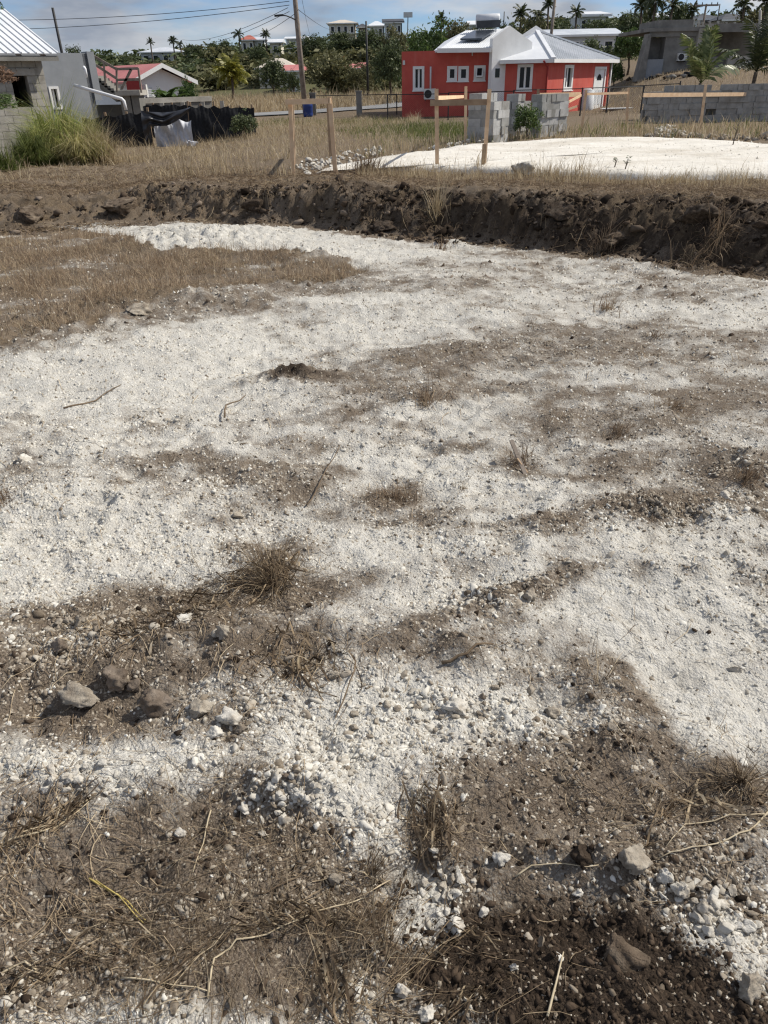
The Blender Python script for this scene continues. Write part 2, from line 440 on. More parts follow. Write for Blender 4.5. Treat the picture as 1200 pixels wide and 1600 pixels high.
def ground_material():
    m, nt, b = nmat('ground', .95, .12)
    co = poco(nt)
    at = lambda a: N(nt, 'ShaderNodeAttribute', attribute_name=a).outputs['Fac']
    soil, wet, veg, green = at('soil'), at('wet'), at('veg'), at('green')
    nA, nB, nC, nD = noise(nt, co, 7, 3, .65), noise(nt, co, 38, 4, .7), noise(nt, co, 190, 3, .7), noise(nt, co, 1.3, 2, .6)
    # earth creeps into the marl in grains
    f = math_(nt, 'ADD', soil, math_(nt, 'ADD', math_(nt, 'MULTIPLY_ADD', nB, .9, -.45), math_(nt, 'MULTIPLY_ADD', nC, 1.0, -.5)))
    f = math_(nt, 'ADD', f, math_(nt, 'MULTIPLY_ADD', nA, .7, -.35))
    fr = N(nt, 'ShaderNodeMapRange', interpolation_type='SMOOTHSTEP')
    fr.inputs['From Min'].default_value = .27
    fr.inputs['From Max'].default_value = .93
    nt.links.new(f, fr.inputs['Value'])
    marl = ramp(nt, nB, [(.25, (.43, .405, .355)), (.5, (.60, .58, .525)), (.75, (.72, .703, .655))])
    marl = mixc(nt, math_(nt, 'MULTIPLY_ADD', nD, 1.1, -.3, True), marl, mixc(nt, .5, marl, (.48, .443, .375)))
    dry = ramp(nt, nC, [(.25, (.058, .044, .032)), (.5, (.152, .120, .090)), (.78, (.34, .288, .225))])
    dark = ramp(nt, nC, [(.25, (.012, .009, .0065)), (.55, (.040, .029, .021)), (.8, (.10, .074, .053))])
    wf = N(nt, 'ShaderNodeMapRange', interpolation_type='SMOOTHSTEP')
    wf.inputs['From Min'].default_value = .2
    wf.inputs['From Max'].default_value = .8
    nt.links.new(math_(nt, 'ADD', wet, math_(nt, 'MULTIPLY_ADD', nB, .6, -.3)), wf.inputs['Value'])
    earth = mixc(nt, wf.outputs[0], dry, dark)
    c = mixc(nt, fr.outputs[0], marl, earth)
    hay = ramp(nt, nB, [(.25, (.09, .065, .043)), (.5, (.18, .135, .088)), (.75, (.31, .245, .165))])
    vf = math_(nt, 'MULTIPLY', math_(nt, 'ADD', veg, math_(nt, 'MULTIPLY_ADD', nA, .8, -.4), None, True), .85)
    c = mixc(nt, vf, c, hay)
    gr = ramp(nt, nA, [(.3, (.035, .05, .018)), (.6, (.085, .10, .035)), (.8, (.16, .15, .07))])
    gf = math_(nt, 'MULTIPLY', green, math_(nt, 'MULTIPLY_ADD', nA, 1.2, .2, True), None, True)
    c = mixc(nt, gf, c, gr)
    nt.links.new(c, b.inputs['Base Color'])
    v = N(nt, 'ShaderNodeTexVoronoi', Scale=95.)
    nt.links.new(co, v.inputs['Vector'])
    h = math_(nt, 'ADD', math_(nt, 'MULTIPLY', nC, .6), math_(nt, 'ADD', nB, math_(nt, 'MULTIPLY', v.outputs['Distance'], -.45)))
    bump(nt, b, h, .9, .014)
    return m

ground_material()
islandmat('marl_stone', [(0, (.20, .17, .13)), (.16, (.39, .355, .295)), (.45, (.53, .50, .435)), (.75, (.62, .595, .53)), (1, (.72, .70, .64))], .95, .15, 0, 90, (160, .5, .004))
islandmat('grey_stone', [(0, (.085, .066, .047)), (.3, (.19, .155, .115)), (.65, (.33, .285, .225)), (1, (.48, .44, .365))], .95, .15, 0, 90, (160, .5, .004))
islandmat('earth_clod', [(0, (.014, .010, .007)), (.5, (.045, .032, .0225)), (1, (.11, .08, .056))], .97, .1, 0, 120, (220, .6, .004))
islandmat('dry_clod', [(0, (.045, .033, .024)), (.5, (.12, .092, .068)), (1, (.25, .20, .155))], .97, .1, 0, 120, (220, .6, .004))
surf('rock_brown', (.13, .10, .075), (.30, .25, .20), 22, .95, .15, (90, .7, .008), (.10, .075, .055))
surf('rock_grey', (.24, .20, .155), (.45, .405, .33), 24, .95, .15, (80, .8, .01), (.15, .12, .09))
surf('rock_white', (.44, .41, .35), (.68, .65, .585), 26, .95, .15, (80, .8, .008), (.33, .28, .215))
surf('rock_soil', (.055, .04, .028), (.19, .145, .105), 24, .97, .1, (90, .9, .012), (.26, .21, .155))
surf('rock_earth', (.028, .02, .014), (.10, .075, .055), 30, .97, .1, (110, .9, .012), (.16, .13, .10))
islandmat('straw', [(0, (.05, .034, .022)), (.35, (.14, .10, .063)), (.7, (.32, .24, .15)), (1, (.60, .50, .34))], .8, .25, .15, 30)
islandmat('thatch', [(0, (.06, .04, .026)), (.4, (.15, .105, .066)), (.75, (.27, .20, .125)), (1, (.42, .34, .22))], .85, .2, .25, 2.0)
islandmat('dry_blade', [(0, (.17, .12, .07)), (.3, (.33, .25, .145)), (.65, (.50, .405, .26)), (1, (.68, .59, .43))], .8, .25, .4, .5)
islandmat('dead_blade', [(0, (.08, .053, .035)), (.4, (.20, .14, .092)), (.8, (.32, .24, .16)), (1, (.47, .385, .27))], .85, .2, .25, 2.0)
islandmat('isle_blade', [(0, (.12, .08, .052)), (.35, (.29, .21, .138)), (.75, (.46, .355, .24)), (1, (.62, .52, .37))], .85, .2, .3, 2.0)
islandmat('green_blade', [(0, (.045, .06, .015)), (.4, (.10, .13, .03)), (.75, (.19, .21, .06)), (1, (.34, .32, .14))], .7, .3, .35, .6)
islandmat('clump_blade', [(0, (.08, .12, .025)), (.4, (.22, .27, .06)), (.7, (.42, .41, .13)), (1, (.64, .57, .28))], .65, .3, .35, 1.2)
islandmat('clump_blade_dry', [(0, (.13, .13, .04)), (.4, (.33, .31, .11)), (.7, (.52, .46, .22)), (1, (.70, .62, .38))], .65, .3, .35, 1.2)
islandmat('leaf_dark', [(0, (.028, .040, .017)), (.45, (.07, .092, .037)), (.8, (.12, .147, .06)), (1, (.19, .20, .095))], .6, .35, .25, .35)
islandmat('leaf_green', [(0, (.028, .05, .014)), (.45, (.065, .11, .028)), (.8, (.115, .17, .044)), (1, (.19, .23, .08))], .55, .4, .3, .4)
islandmat('leaf_olive', [(0, (.055, .058, .024)), (.45, (.125, .125, .055)), (.8, (.20, .19, .09)), (1, (.28, .245, .14))], .7, .3, .25, .3)
islandmat('leaf_brown', [(0, (.05, .03, .02)), (.5, (.14, .08, .05)), (1, (.27, .17, .11))], .75, .3, .2, 2)
islandmat('palm_leaf', [(0, (.02, .03, .012)), (.5, (.045, .06, .022)), (1, (.10, .11, .045))], .5, .4, .25, .6)
islandmat('palm_leaf_young', [(0, (.05, .07, .022)), (.5, (.12, .15, .05)), (.85, (.22, .24, .10)), (1, (.36, .34, .18))], .45, .45, .25, .8)
islandmat('palm_leaf_yellow', [(0, (.09, .10, .012)), (.5, (.22, .21, .03)), (1, (.38, .34, .08))], .5, .4, .3, .8)
surf('bark', (.07, .055, .042), (.16, .13, .10), 8, .95, .1, (30, .8, .02))
surf('pole_wood', (.16, .13, .105), (.30, .26, .22), 5, .9, .15, (40, .5, .01))
surf('dark_metal', (.012, .013, .013), (.03, .03, .032), 6, .6, .4, None)
surf('wire', (.02, .02, .022), (.035, .035, .04), 6, .6, .3, None)
surf('lumber', (.64, .43, .26), (.78, .58, .38), 7, .8, .2, (60, .3, .004), (.56, .40, .26))
surf('lumber_old', (.28, .19, .12), (.40, .29, .19), 7, .85, .2, (60, .3, .004))
surf('block', (.27, .27, .255), (.37, .365, .345), 6, .97, .1, (120, .7, .006), (.22, .21, .19))
surf('block_pale', (.40, .40, .385), (.52, .515, .50), 6, .97, .1, (120, .7, .006), (.33, .32, .30))
surf('block_wall', (.30, .285, .25), (.40, .38, .335), 5, .97, .1, (90, .6, .006), (.22, .205, .175))
surf('mortar', (.20, .19, .165), (.28, .265, .235), 9, .97, .1, (90, .6, .006))
surf('render_grey', (.235, .25, .265), (.29, .305, .32), 2.0, .9, .15, (70, .25, .004), (.25, .262, .272))
surf('concrete', (.17, .165, .15), (.27, .26, .235), 1.4, .95, .12, (30, .5, .012), (.115, .11, .10))
surf('concrete_pale', (.33, .31, .27), (.46, .44, .39), 2.0, .95, .12, (40, .5, .01), (.25, .23, .20))
def red_paint():
    m, nt, b = nmat('red_paint', .8, .2)
    co = poco(nt)
    mp = N(nt, 'ShaderNodeMapping'); mp.inputs['Scale'].default_value = (1.6, 1.6, .16)
    nt.links.new(co, mp.inputs['Vector'])
    c = ramp(nt, noise(nt, co, 1.1, 5, .65), [(.3, (.47, .085, .068)), (.7, (.57, .12, .088))])
    st = ramp(nt, noise(nt, mp.outputs[0], 2.2, 6, .7), [(.5, (0, 0, 0)), (.75, (.55, .55, .55))])
    c = mixc(nt, st, c, (.53, .18, .145))
    gr = ramp(nt, noise(nt, co, .6, 6, .75), [(.56, (0, 0, 0)), (.74, (.5, .5, .5))])
    c = mixc(nt, gr, c, (.36, .06, .05))
    nt.links.new(c, b.inputs['Base Color'])
    bump(nt, b, noise(nt, co, 60, 3, .7), .25, .004)
red_paint()
surf('white_paint', (.72, .72, .70), (.80, .80, .785), 1.3, .7, .3, None, (.66, .66, .64))
surf('cream_wall', (.58, .54, .44), (.68, .64, .54), .8, .85, .2, None, (.5, .46, .38))
surf('pale_wall', (.55, .57, .58), (.66, .68, .68), .8, .85, .2, None, (.48, .5, .5))
surf('roof_white', (.66, .68, .70), (.76, .77, .78), 1.0, .45, .4, None, (.60, .62, .64))
surf('roof_silver', (.52, .55, .58), (.64, .66, .69), .8, .4, .5, None, (.38, .41, .44))
surf('roof_pink', (.46, .16, .15), (.56, .22, .20), 1.0, .6, .3, None, (.42, .15, .14))
surf('roof_red', (.36, .10, .07), (.46, .15, .10), 1.0, .6, .3, None)
surf('roof_tan', (.52, .46, .38), (.62, .56, .47), 1.0, .6, .3, None)
surf('roof_dark', (.04, .042, .046), (.08, .083, .09), 1.0, .6, .3, None)
surf('glass', (.008, .010, .012), (.016, .019, .022), 1.0, .12, .25, None)
surf('shade_black', (.006, .006, .006), (.012, .011, .010), 1.0, .95, .05, None)  # near-black colour that stands in for shade inside openings
surf('pvc', (.72, .73, .74), (.80, .80, .80), 3, .35, .4, None)
surf('blue_plastic', (.012, .035, .16), (.018, .05, .22), 3, .45, .4, None)
surf('shade_cloth', (.010, .011, .013), (.026, .027, .03), 14, .8, .2, (160, .6, .01))
surf('tarp', (.012, .013, .017), (.025, .027, .034), 3, .38, .5, (9, .4, .03))
surf('white_sheet', (.42, .43, .46), (.62, .63, .66), 4, .5, .3, (9, .5, .03), (.22, .23, .26))
surf('road', (.20, .20, .20), (.28, .28, .275), 1.2, .95, .1, (40, .4, .005))
surf('pad_marl', (.64, .605, .535), (.75, .72, .65), 1.7, .95, .1, (7, .9, .05), (.51, .46, .38))
surf('ac_casing', (.58, .58, .55), (.68, .68, .65), 4, .5, .4, None)
surf('solar', (.025, .03, .04), (.05, .058, .07), 4, .2, .5, None)
surf('tank_metal', (.5, .52, .54), (.62, .63, .65), 3, .35, .5, None)
surf('fruit_red', (.28, .03, .03), (.34, .05, .04), 3, .7, .3, None)

# ------------------------------------------------------------------ mesh helpers
def tag(o, label=None, cat=None, group=None, kind=None):
    if label: o['label'] = label
    if cat: o['category'] = cat
    if group: o['group'] = group
    if kind: o['kind'] = kind
    return o

def thing(name, label, cat, loc=(0, 0, 0), group=None):
    o = bpy.data.objects.new(name, None)
    o.empty_display_size = .3
    COL.objects.link(o)
    o.location = [float(v) for v in loc]
    return tag(o, label, cat, group)

def wloc(o):
    v = Vector(o.location)
    while o.parent:
        o = o.parent
        v = v + Vector(o.location)
    return v

def link_mesh(name, me, mat, parent=None):
    me.name = name
    if mat:
        me.materials.append(MATS[mat] if isinstance(mat, str) else mat)
    o = bpy.data.objects.new(name, me)
    COL.objects.link(o)
    if parent:
        o.parent = parent
    return o

def np_mesh(name, verts, tris, mat, parent=None, smooth=False, quads=False):
    verts = np.asarray(verts, np.float32)
    k = 4 if quads else 3
    tris = np.asarray(tris, np.int32).reshape(-1, k)
    me = bpy.data.meshes.new(name)
    me.vertices.add(len(verts))
    me.vertices.foreach_set('co', verts.ravel())
    me.loops.add(tris.size)
    me.loops.foreach_set('vertex_index', tris.ravel())
    me.polygons.add(len(tris))
    me.polygons.foreach_set('loop_start', np.arange(0, tris.size, k, dtype=np.int32))
    me.polygons.foreach_set('loop_total', np.full(len(tris), k, np.int32))
    if smooth:
        me.polygons.foreach_set('use_smooth', np.ones(len(tris), bool))
    me.update(calc_edges=True)
    return link_mesh(name, me, mat, parent)

class MB:
    """collects shapes in world coordinates; build() links them as one mesh object"""
    def __init__(s):
        s.v, s.f = [], []
    def add(s, vs, fs):
        n = len(s.v)
        s.v += [tuple(float(c) for c in v) for v in vs]
        s.f += [[i + n for i in f] for f in fs]
        return s
    def obox(s, p, u, v, w):
        """box from corner p along the vectors u, v, w"""
        p, u, v, w = (np.array(a, float) for a in (p, u, v, w))
        q = [p, p + u, p + u + v, p + v, p + w, p + u + w, p + u + v + w, p + v + w]
        f = [[0, 3, 2, 1], [4, 5, 6, 7], [0, 1, 5, 4], [1, 2, 6, 5], [2, 3, 7, 6], [3, 0, 4, 7]]
        if np.dot(np.cross(u, v), w) < 0:
            f = [a[::-1] for a in f]
        return s.add(q, f)
    def box(s, x0, x1, y0, y1, z0, z1):
        return s.obox((x0, y0, z0), (x1 - x0, 0, 0), (0, y1 - y0, 0), (0, 0, z1 - z0))
    def bar(s, a, b, w, h=None, up=(0, 0, 1)):
        """a beam of section w x h between two points"""
        a, b, up = np.array(a, float), np.array(b, float), np.array(up, float)
        h = h or w
        d = b - a
        L = np.linalg.norm(d)
        d = d / L
        if abs(np.dot(d, up)) > .95:
            up = np.array([0, 1.0, 0])
        x = np.cross(d, up); x /= np.linalg.norm(x)
        y = np.cross(x, d)
        return s.obox(a - x * w / 2 - y * h / 2, x * w, y * h, d * L)
    def tube(s, pts, r, n=8, cap=True):
        pts = [np.array(p, float) for p in pts]
        rs = r if isinstance(r, (list, tuple)) else [r] * len(pts)
        base = len(s.v)
        ref = np.array([0, 0, 1.0])
        vs = []
        for i, p in enumerate(pts):
            d = pts[min(i + 1, len(pts) - 1)] - pts[max(i - 1, 0)]
            d = d / (np.linalg.norm(d) + 1e-9)
            q = ref if abs(d[2]) < .95 else np.array([1.0, 0, 0])
            x = np.cross(d, q); x /= np.linalg.norm(x)
            y = np.cross(d, x)
            for k in range(n):
                a = 2 * math.pi * k / n
                vs.append(p + rs[i] * (math.cos(a) * x + math.sin(a) * y))
        fs = []
        for i in range(len(pts) - 1):
            for k in range(n):
                k2 = (k + 1) % n
                fs.append([i * n + k, i * n + k2, (i + 1) * n + k2, (i + 1) * n + k])
        if cap:
            fs += [list(range(n))[::-1], [(len(pts) - 1) * n + k for k in range(n)]]
        return s.add(vs, fs)
    def prism(s, poly, ext):
        """a flat polygon pushed along a vector"""
        poly = [np.array(p, float) for p in poly]
        ext = np.array(ext, float)
        n = len(poly)
        vs = poly + [p + ext for p in poly]
        fs = [list(range(n))[::-1], list(range(n, 2 * n))] + [[i, (i + 1) % n, n + (i + 1) % n, n + i] for i in range(n)]
        nn = np.cross(poly[1] - poly[0], poly[2] - poly[0])
        if np.dot(nn, ext) < 0:
            fs = [f[::-1] for f in fs]
        return s.add(vs, fs)
    def slab(s, poly, t):
        """a sloping sheet of thickness t hung below its outline"""
        return s.prism(poly, (0, 0, -t))
    def wall(s, p0, p1, z0, z1, th, holes=()):
        """upright wall from p0 to p1 (plan points, outer face), thickness goes to the left of the run; holes = (s0, s1, za, zb)"""
        p0, p1 = np.array(p0[:2], float), np.array(p1[:2], float)
        L = np.linalg.norm(p1 - p0)
        t = (p1 - p0) / L
        nrm = np.array([-t[1], t[0]])
        sc = sorted({0, L, *[h[0] for h in holes], *[h[1] for h in holes]})
        for a, b in zip(sc[:-1], sc[1:]):
            spans = sorted([(h[2], h[3]) for h in holes if h[0] <= a + 1e-6 and h[1] >= b - 1e-6])
            z = z0
            for za, zb in spans + [(z1, z1)]:
                if za > z + 1e-6:
                    q = p0 + t * a
                    s.obox((q[0], q[1], z), (*(t * (b - a)), 0), (*(nrm * th), 0), (0, 0, za - z))
                z = max(z, zb)
        return s
    def build(s, name, mat, parent=None, smooth=False):
        o0 = wloc(parent) if parent else Vector((0, 0, 0))
        me = bpy.data.meshes.new(name)
        me.from_pydata([(v[0] - o0.x, v[1] - o0.y, v[2] - o0.z) for v in s.v], [], s.f)
        if smooth:
            me.polygons.foreach_set('use_smooth', [True] * len(me.polygons))
        me.update()
        return link_mesh(name, me, mat, parent)

def copy_tree(o, parent=None):
    c = o.copy()
    COL.objects.link(c)
    c.parent = parent
    for ch in o.children:
        copy_tree(ch, c)
    return c

def blades(name, x, y, z, length, width, lean, mat, seed=0, parent=None, curl=.5, heading=None, org=None):
    """grass: each blade a bent strip of 5 points"""
    r = np.random.default_rng(seed)
    n = len(x)
    a = r.uniform(0, 2 * math.pi, n) if heading is None else heading
    length, width, lean = (np.broadcast_to(np.asarray(v, float), (n,)) for v in (length, width, lean))
    d = np.stack([np.cos(a), np.sin(a)], 1)
    f = r.uniform(0, 2 * math.pi, n)
    s = np.stack([np.cos(f), np.sin(f)], 1) * (width / 2)[:, None]
    l1 = lean
    l2 = lean + curl * r.uniform(.2, 1.2, n)
    p0 = np.stack([x, y, z], 1)
    m = np.concatenate([d * (np.sin(l1) * length * .55)[:, None], (np.cos(l1) * length * .55)[:, None]], 1)
    e = np.concatenate([d * (np.sin(l2) * length * .45)[:, None], (np.cos(l2) * length * .45)[:, None]], 1)
    s3 = np.concatenate([s, np.zeros((n, 1))], 1)
    P = np.stack([p0 - s3, p0 + s3, p0 + m - s3 * .8, p0 + m + s3 * .8, p0 + m + e], 1).reshape(-1, 3)
    if org is not None:
        P = P - np.asarray(org, float)
    b = (np.arange(n) * 5)[:, None]
    T = np.concatenate([b + [[0, 1, 3]], b + [[0, 3, 2]], b + [[2, 3, 4]]], 1).reshape(-1, 3)
    return np_mesh(name, P, T, mat, parent)

_t = (1 + 5 ** .5) / 2
ICO_V = np.array([(-1, _t, 0), (1, _t, 0), (-1, -_t, 0), (1, -_t, 0), (0, -1, _t), (0, 1, _t), (0, -1, -_t), (0, 1, -_t), (_t, 0, -1), (_t, 0, 1), (-_t, 0, -1), (-_t, 0, 1)])
ICO_V = ICO_V / np.linalg.norm(ICO_V[0])
ICO_F = np.array([(0, 11, 5), (0, 5, 1), (0, 1, 7), (0, 7, 10), (0, 10, 11), (1, 5, 9), (5, 11, 4), (11, 10, 2), (10, 7, 6), (7, 1, 8), (3, 9, 4), (3, 4, 2), (3, 2, 6), (3, 6, 8), (3, 8, 9), (4, 9, 5), (2, 4, 11), (6, 2, 10), (8, 6, 7), (9, 8, 1)])

def subdiv(V, F):
    V = [tuple(v) for v in V]; mid = {}; out = []
    def m(a, b):
        k = (min(a, b), max(a, b))
        if k not in mid:
            q = np.array(V[a]) + np.array(V[b]); V.append(tuple(q / np.linalg.norm(q))); mid[k] = len(V) - 1
        return mid[k]
    for a, b, c in F:
        ab, bc, ca = m(a, b), m(b, c), m(c, a)
        out += [(a, ab, ca), (ab, b, bc), (ca, bc, c), (ab, bc, ca)]
    return np.array(V), np.array(out)
ICO1 = subdiv(ICO_V, ICO_F)
ICO2 = subdiv(*ICO1)
ICO3 = subdiv(*ICO2)

def rand_rot(r, n):
    q = r.normal(size=(n, 4)); q /= np.linalg.norm(q, axis=1)[:, None]
    w, x, y, z = q.T
    return np.stack([np.stack([1 - 2 * (y * y + z * z), 2 * (x * y - z * w), 2 * (x * z + y * w)], 1),
                     np.stack([2 * (x * y + z * w), 1 - 2 * (x * x + z * z), 2 * (y * z - x * w)], 1),
                     np.stack([2 * (x * z - y * w), 2 * (y * z + x * w), 1 - 2 * (x * x + y * y)], 1)], 1)

def stones(name, x, y, z, size, mat, seed=0, lod=0, sink=.25, org=None, parent=None, jit=.30):
    """loose angular stones, each a lumpy faceted pebble"""
    r = np.random.default_rng(seed)
    n = len(x)
    V, F = (ICO_V, ICO_F) if lod == 0 else ICO1
    sc = r.uniform(.5, 1.25, (n, 1, 3)) * np.array([1, 1, .72])
    P = V[None] * (1 + r.uniform(-jit, jit, (n, len(V), 1)) * (.35 if lod else 1.3)) * (1.22 if lod else 1)
    if lod:   # knock flats onto the stone
        for _ in range(8):
            nn = r.normal(size=(n, 3)); nn /= np.linalg.norm(nn, axis=1)[:, None]
            dd = np.einsum('nvk,nk->nv', P, nn)
            cut = r.uniform(.38, .78, (n, 1))
            P = P - np.maximum(dd - cut, 0)[:, :, None] * nn[:, None, :]
    R = rand_rot(r, n)
    P = np.einsum('nvk,nkj->nvj', P * sc, R) * np.asarray(size)[:, None, None] * .5
    P[:, :, 2] *= .72
    P = P + np.stack([x, y, z + np.asarray(size) * (.32 - sink)], 1)[:, None, :]
    if org is not None:
        P = P - np.asarray(org, float)
    T = (np.arange(n) * len(V))[:, None, None] + F[None]
    return np_mesh(name, P.reshape(-1, 3), T.reshape(-1, 3), mat, parent)

def rock_mesh(seed, lod=2, flats=9, rough=.10):
    r = np.random.default_rng(seed)
    V, F = (ICO1, ICO2, ICO3)[lod - 1]
    P = V * (1 + .16 * r.normal()) if False else V.copy()
    for _ in range(flats + 4):
        nn = r.normal(size=3); nn /= np.linalg.norm(nn)
        d = P @ nn
        P = P - np.maximum(d - r.uniform(.40, .78), 0)[:, None] * nn
    k = r.uniform(0, 50, 3)
    P = P * (1 + rough * (1.3 * vnoise(P[:, 0] * 2.1 + k[0], P[:, 1] * 2.1 + P[:, 2] * 1.7, seed) + .9 * vnoise(P[:, 0] * 5 + k[1], P[:, 2] * 5 + P[:, 1] * 3, seed + 3) + .6 * vnoise(P[:, 1] * 11 + k[2], P[:, 2] * 11 + P[:, 0] * 7, seed + 5) + .3 * vnoise(P[:, 0] * 21 + k[2], P[:, 1] * 21 + P[:, 2] * 17, seed + 7)))[:, None]
    return P, F

def crumbs(name, x, y, z, size, mat, seed=0):
    """small half-buried crumbs: six-sided lumps with an off-centre peak"""
    r = np.random.default_rng(seed)
    n = len(x)
    a = (np.arange(6) / 6 * 2 * math.pi)[None] + r.uniform(0, 6.28, (n, 1)) + r.uniform(-.3, .3, (n, 6))
    q = r.uniform(.6, 1.25, (n, 6)) * size[:, None] * .55
    el = r.uniform(.65, 1.3, (n, 1))
    ring = np.stack([np.cos(a) * q * el, np.sin(a) * q / el, np.full((n, 6), 0.0) - size[:, None] * r.uniform(.12, .3, (n, 6))], 2)
    top = np.stack([r.normal(0, .16, n) * size, r.normal(0, .16, n) * size, size * r.uniform(.22, .6, n)], 1)[:, None]
    P = np.concatenate([ring, top], 1) + np.stack([x, y, z], 1)[:, None]
    F = np.array([(i, (i + 1) % 6, 6) for i in range(6)])
    T = (np.arange(n) * 7)[:, None, None] + F[None]
    return np_mesh(name, P.reshape(-1, 3), T.reshape(-1, 3), mat)
# ------------------------------------------------------------------ ground: one sheet, finer near the camera
def make_ground():
    ys = [-6, -4, -2.5, -1.2, -.5, -.1, .15]
    y = .3
    while y < 12.5:
        ys.append(y)
        d = max(.0085, .0052 * (y * y + 2.56) ** .5 * (1 + .32 * y / 1.6) * .62)
        y += min(d, .038) if y > 6.8 else d
    while y < 620:
        ys.append(y)
        y *= 1.02 if y < 40 else 1.03
    ys = np.array(ys)
    nc = 430
    u = np.linspace(-1, 1, nc)
    u = .62 * u + .38 * u ** 3
    wd = 2.2 + .72 * np.maximum(ys, 0) + np.where(ys > 40, .15 * (ys - 40), 0)
    X = wd[:, None] * u[None]
    Y = np.repeat(ys[:, None], nc, 1)
    x, y = X.ravel(), Y.ravel()
    z = H(x, y)
    inp = inpoly(x, y, PADXY)
    z = np.where(inp, np.minimum(z, .12), z)
    so, we, ve, gr = maps(x, y)
    i = np.arange(len(ys) - 1)[:, None] * nc + np.arange(nc - 1)[None]
    Q = np.stack([i, i + 1, i + nc + 1, i + nc], 2).reshape(-1, 4)
    o = np_mesh('ground', np.stack([x, y, z], 1), Q, 'ground', smooth=True, quads=True)
    for nm, a in (('soil', so), ('wet', we), ('veg', ve), ('green', gr)):
        at = o.data.attributes.new(nm, 'FLOAT', 'POINT')
        at.data.foreach_set('value', a.astype(np.float32))
    tag(o, kind='structure')
    return o
make_ground()

def make_pad():
    r = random.Random(3)
    pts = []
    n = len(PAD)
    for i in range(n):
        a, b = PAD[i], PAD[(i + 1) % n]
        L = math.hypot(b[0] - a[0], b[1] - a[1])
        k = max(2, int(L / .22))
        for j in range(k):
            t = j / k
            q = a + (b - a) * t
            pts.append((q[0] + .10 * float(vnoise(np.array([q[0] * 1.7]), np.array([q[1] * 1.7]), 71)[0]) + r.uniform(-.03, .03), q[1] + .10 * float(vnoise(np.array([q[0] * 1.7]), np.array([q[1] * 1.7]), 72)[0]) + r.uniform(-.03, .03)))
    c = np.mean(np.array(pts), 0)
    rings = [1.0, .985, .96, .9, .8, .65, .5, .35, .18]
    vs, fs = [], []
    m = len(pts)
    for k, q in enumerate(rings):
        for (x, y) in pts:
            X, Y = c[0] + (x - c[0]) * q, c[1] + (y - c[1]) * q
            z = .02 if k == 0 else (.15 if k == 1 else .2) + .02 * float(fbm(np.array([X * .8]), np.array([Y * .8]), 3, 73)[0])
            vs.append((X, Y, z))
    vs.append((c[0], c[1], .2))
    for k in range(len(rings) - 1):
        for i in range(m):
            j = (i + 1) % m
            fs.append([k * m + i, k * m + j, (k + 1) * m + j, (k + 1) * m + i])
    k = len(rings) - 1
    for i in range(m):
        fs.append([k * m + i, k * m + (i + 1) % m, len(vs) - 1])
    mb = MB(); mb.v, mb.f = vs, fs
    tag(mb.build('marl_pad', 'pad_marl', smooth=True), kind='structure')
make_pad()

def make_road():
    line = [(-60, 41.5), (-30, 46), (-14, 51), (-6, 54.5), (-1, 59), (3, 68), (8, 84), (14, 110)]
    xs = np.interp(np.linspace(0, 7, 60), range(8), [p[0] for p in line])
    yy = np.interp(np.linspace(0, 7, 60), range(8), [p[1] for p in line])
    vs, fs = [], []
    for i in range(60):
        a, b = max(i - 1, 0), min(i + 1, 59)
        d = np.array([xs[b] - xs[a], yy[b] - yy[a]]); d /= np.linalg.norm(d)
        nrm = np.array([-d[1], d[0]])
        for s in (-2.6, -1.3, 0, 1.3, 2.6):
            X, Y = xs[i] + nrm[0] * s, yy[i] + nrm[1] * s
            vs.append((X, Y, max(hz(X, Y), hz(xs[i], yy[i]) - .04) + .06))
    for i in range(59):
        for k in range(4):
            fs.append([i * 5 + k, i * 5 + k + 1, i * 5 + k + 6, i * 5 + k + 5][::-1])
    mb = MB(); mb.v, mb.f = vs, fs
    tag(mb.build('road', 'road', smooth=True), kind='structure')
make_road()
# ------------------------------------------------------------------ loose stones, clods and litter of the clearing
def screen_points(n, y0, y1, seed, x0=-160, x1=1360):
    """ground points, about as many per unit of view near as far"""
    r = np.random.default_rng(seed)
    px, py = r.uniform(x0, x1, n), r.uniform(y0, y1, n)
    d = _F[None] + ((px - 600) / FOC)[:, None] * _R[None] + ((800 - py) / FOC)[:, None] * _U[None]
    z = np.zeros(n)
    for _ in range(3):
        t = (z - EYE) / d[:, 2]
        x, y = d[:, 0] * t, d[:, 1] * t
        z = H(x, y, fine=False)
    z = H(x, y)
    slant = np.sqrt(x * x + y * y + (EYE - z) ** 2)
    return x, y, z, slant, r

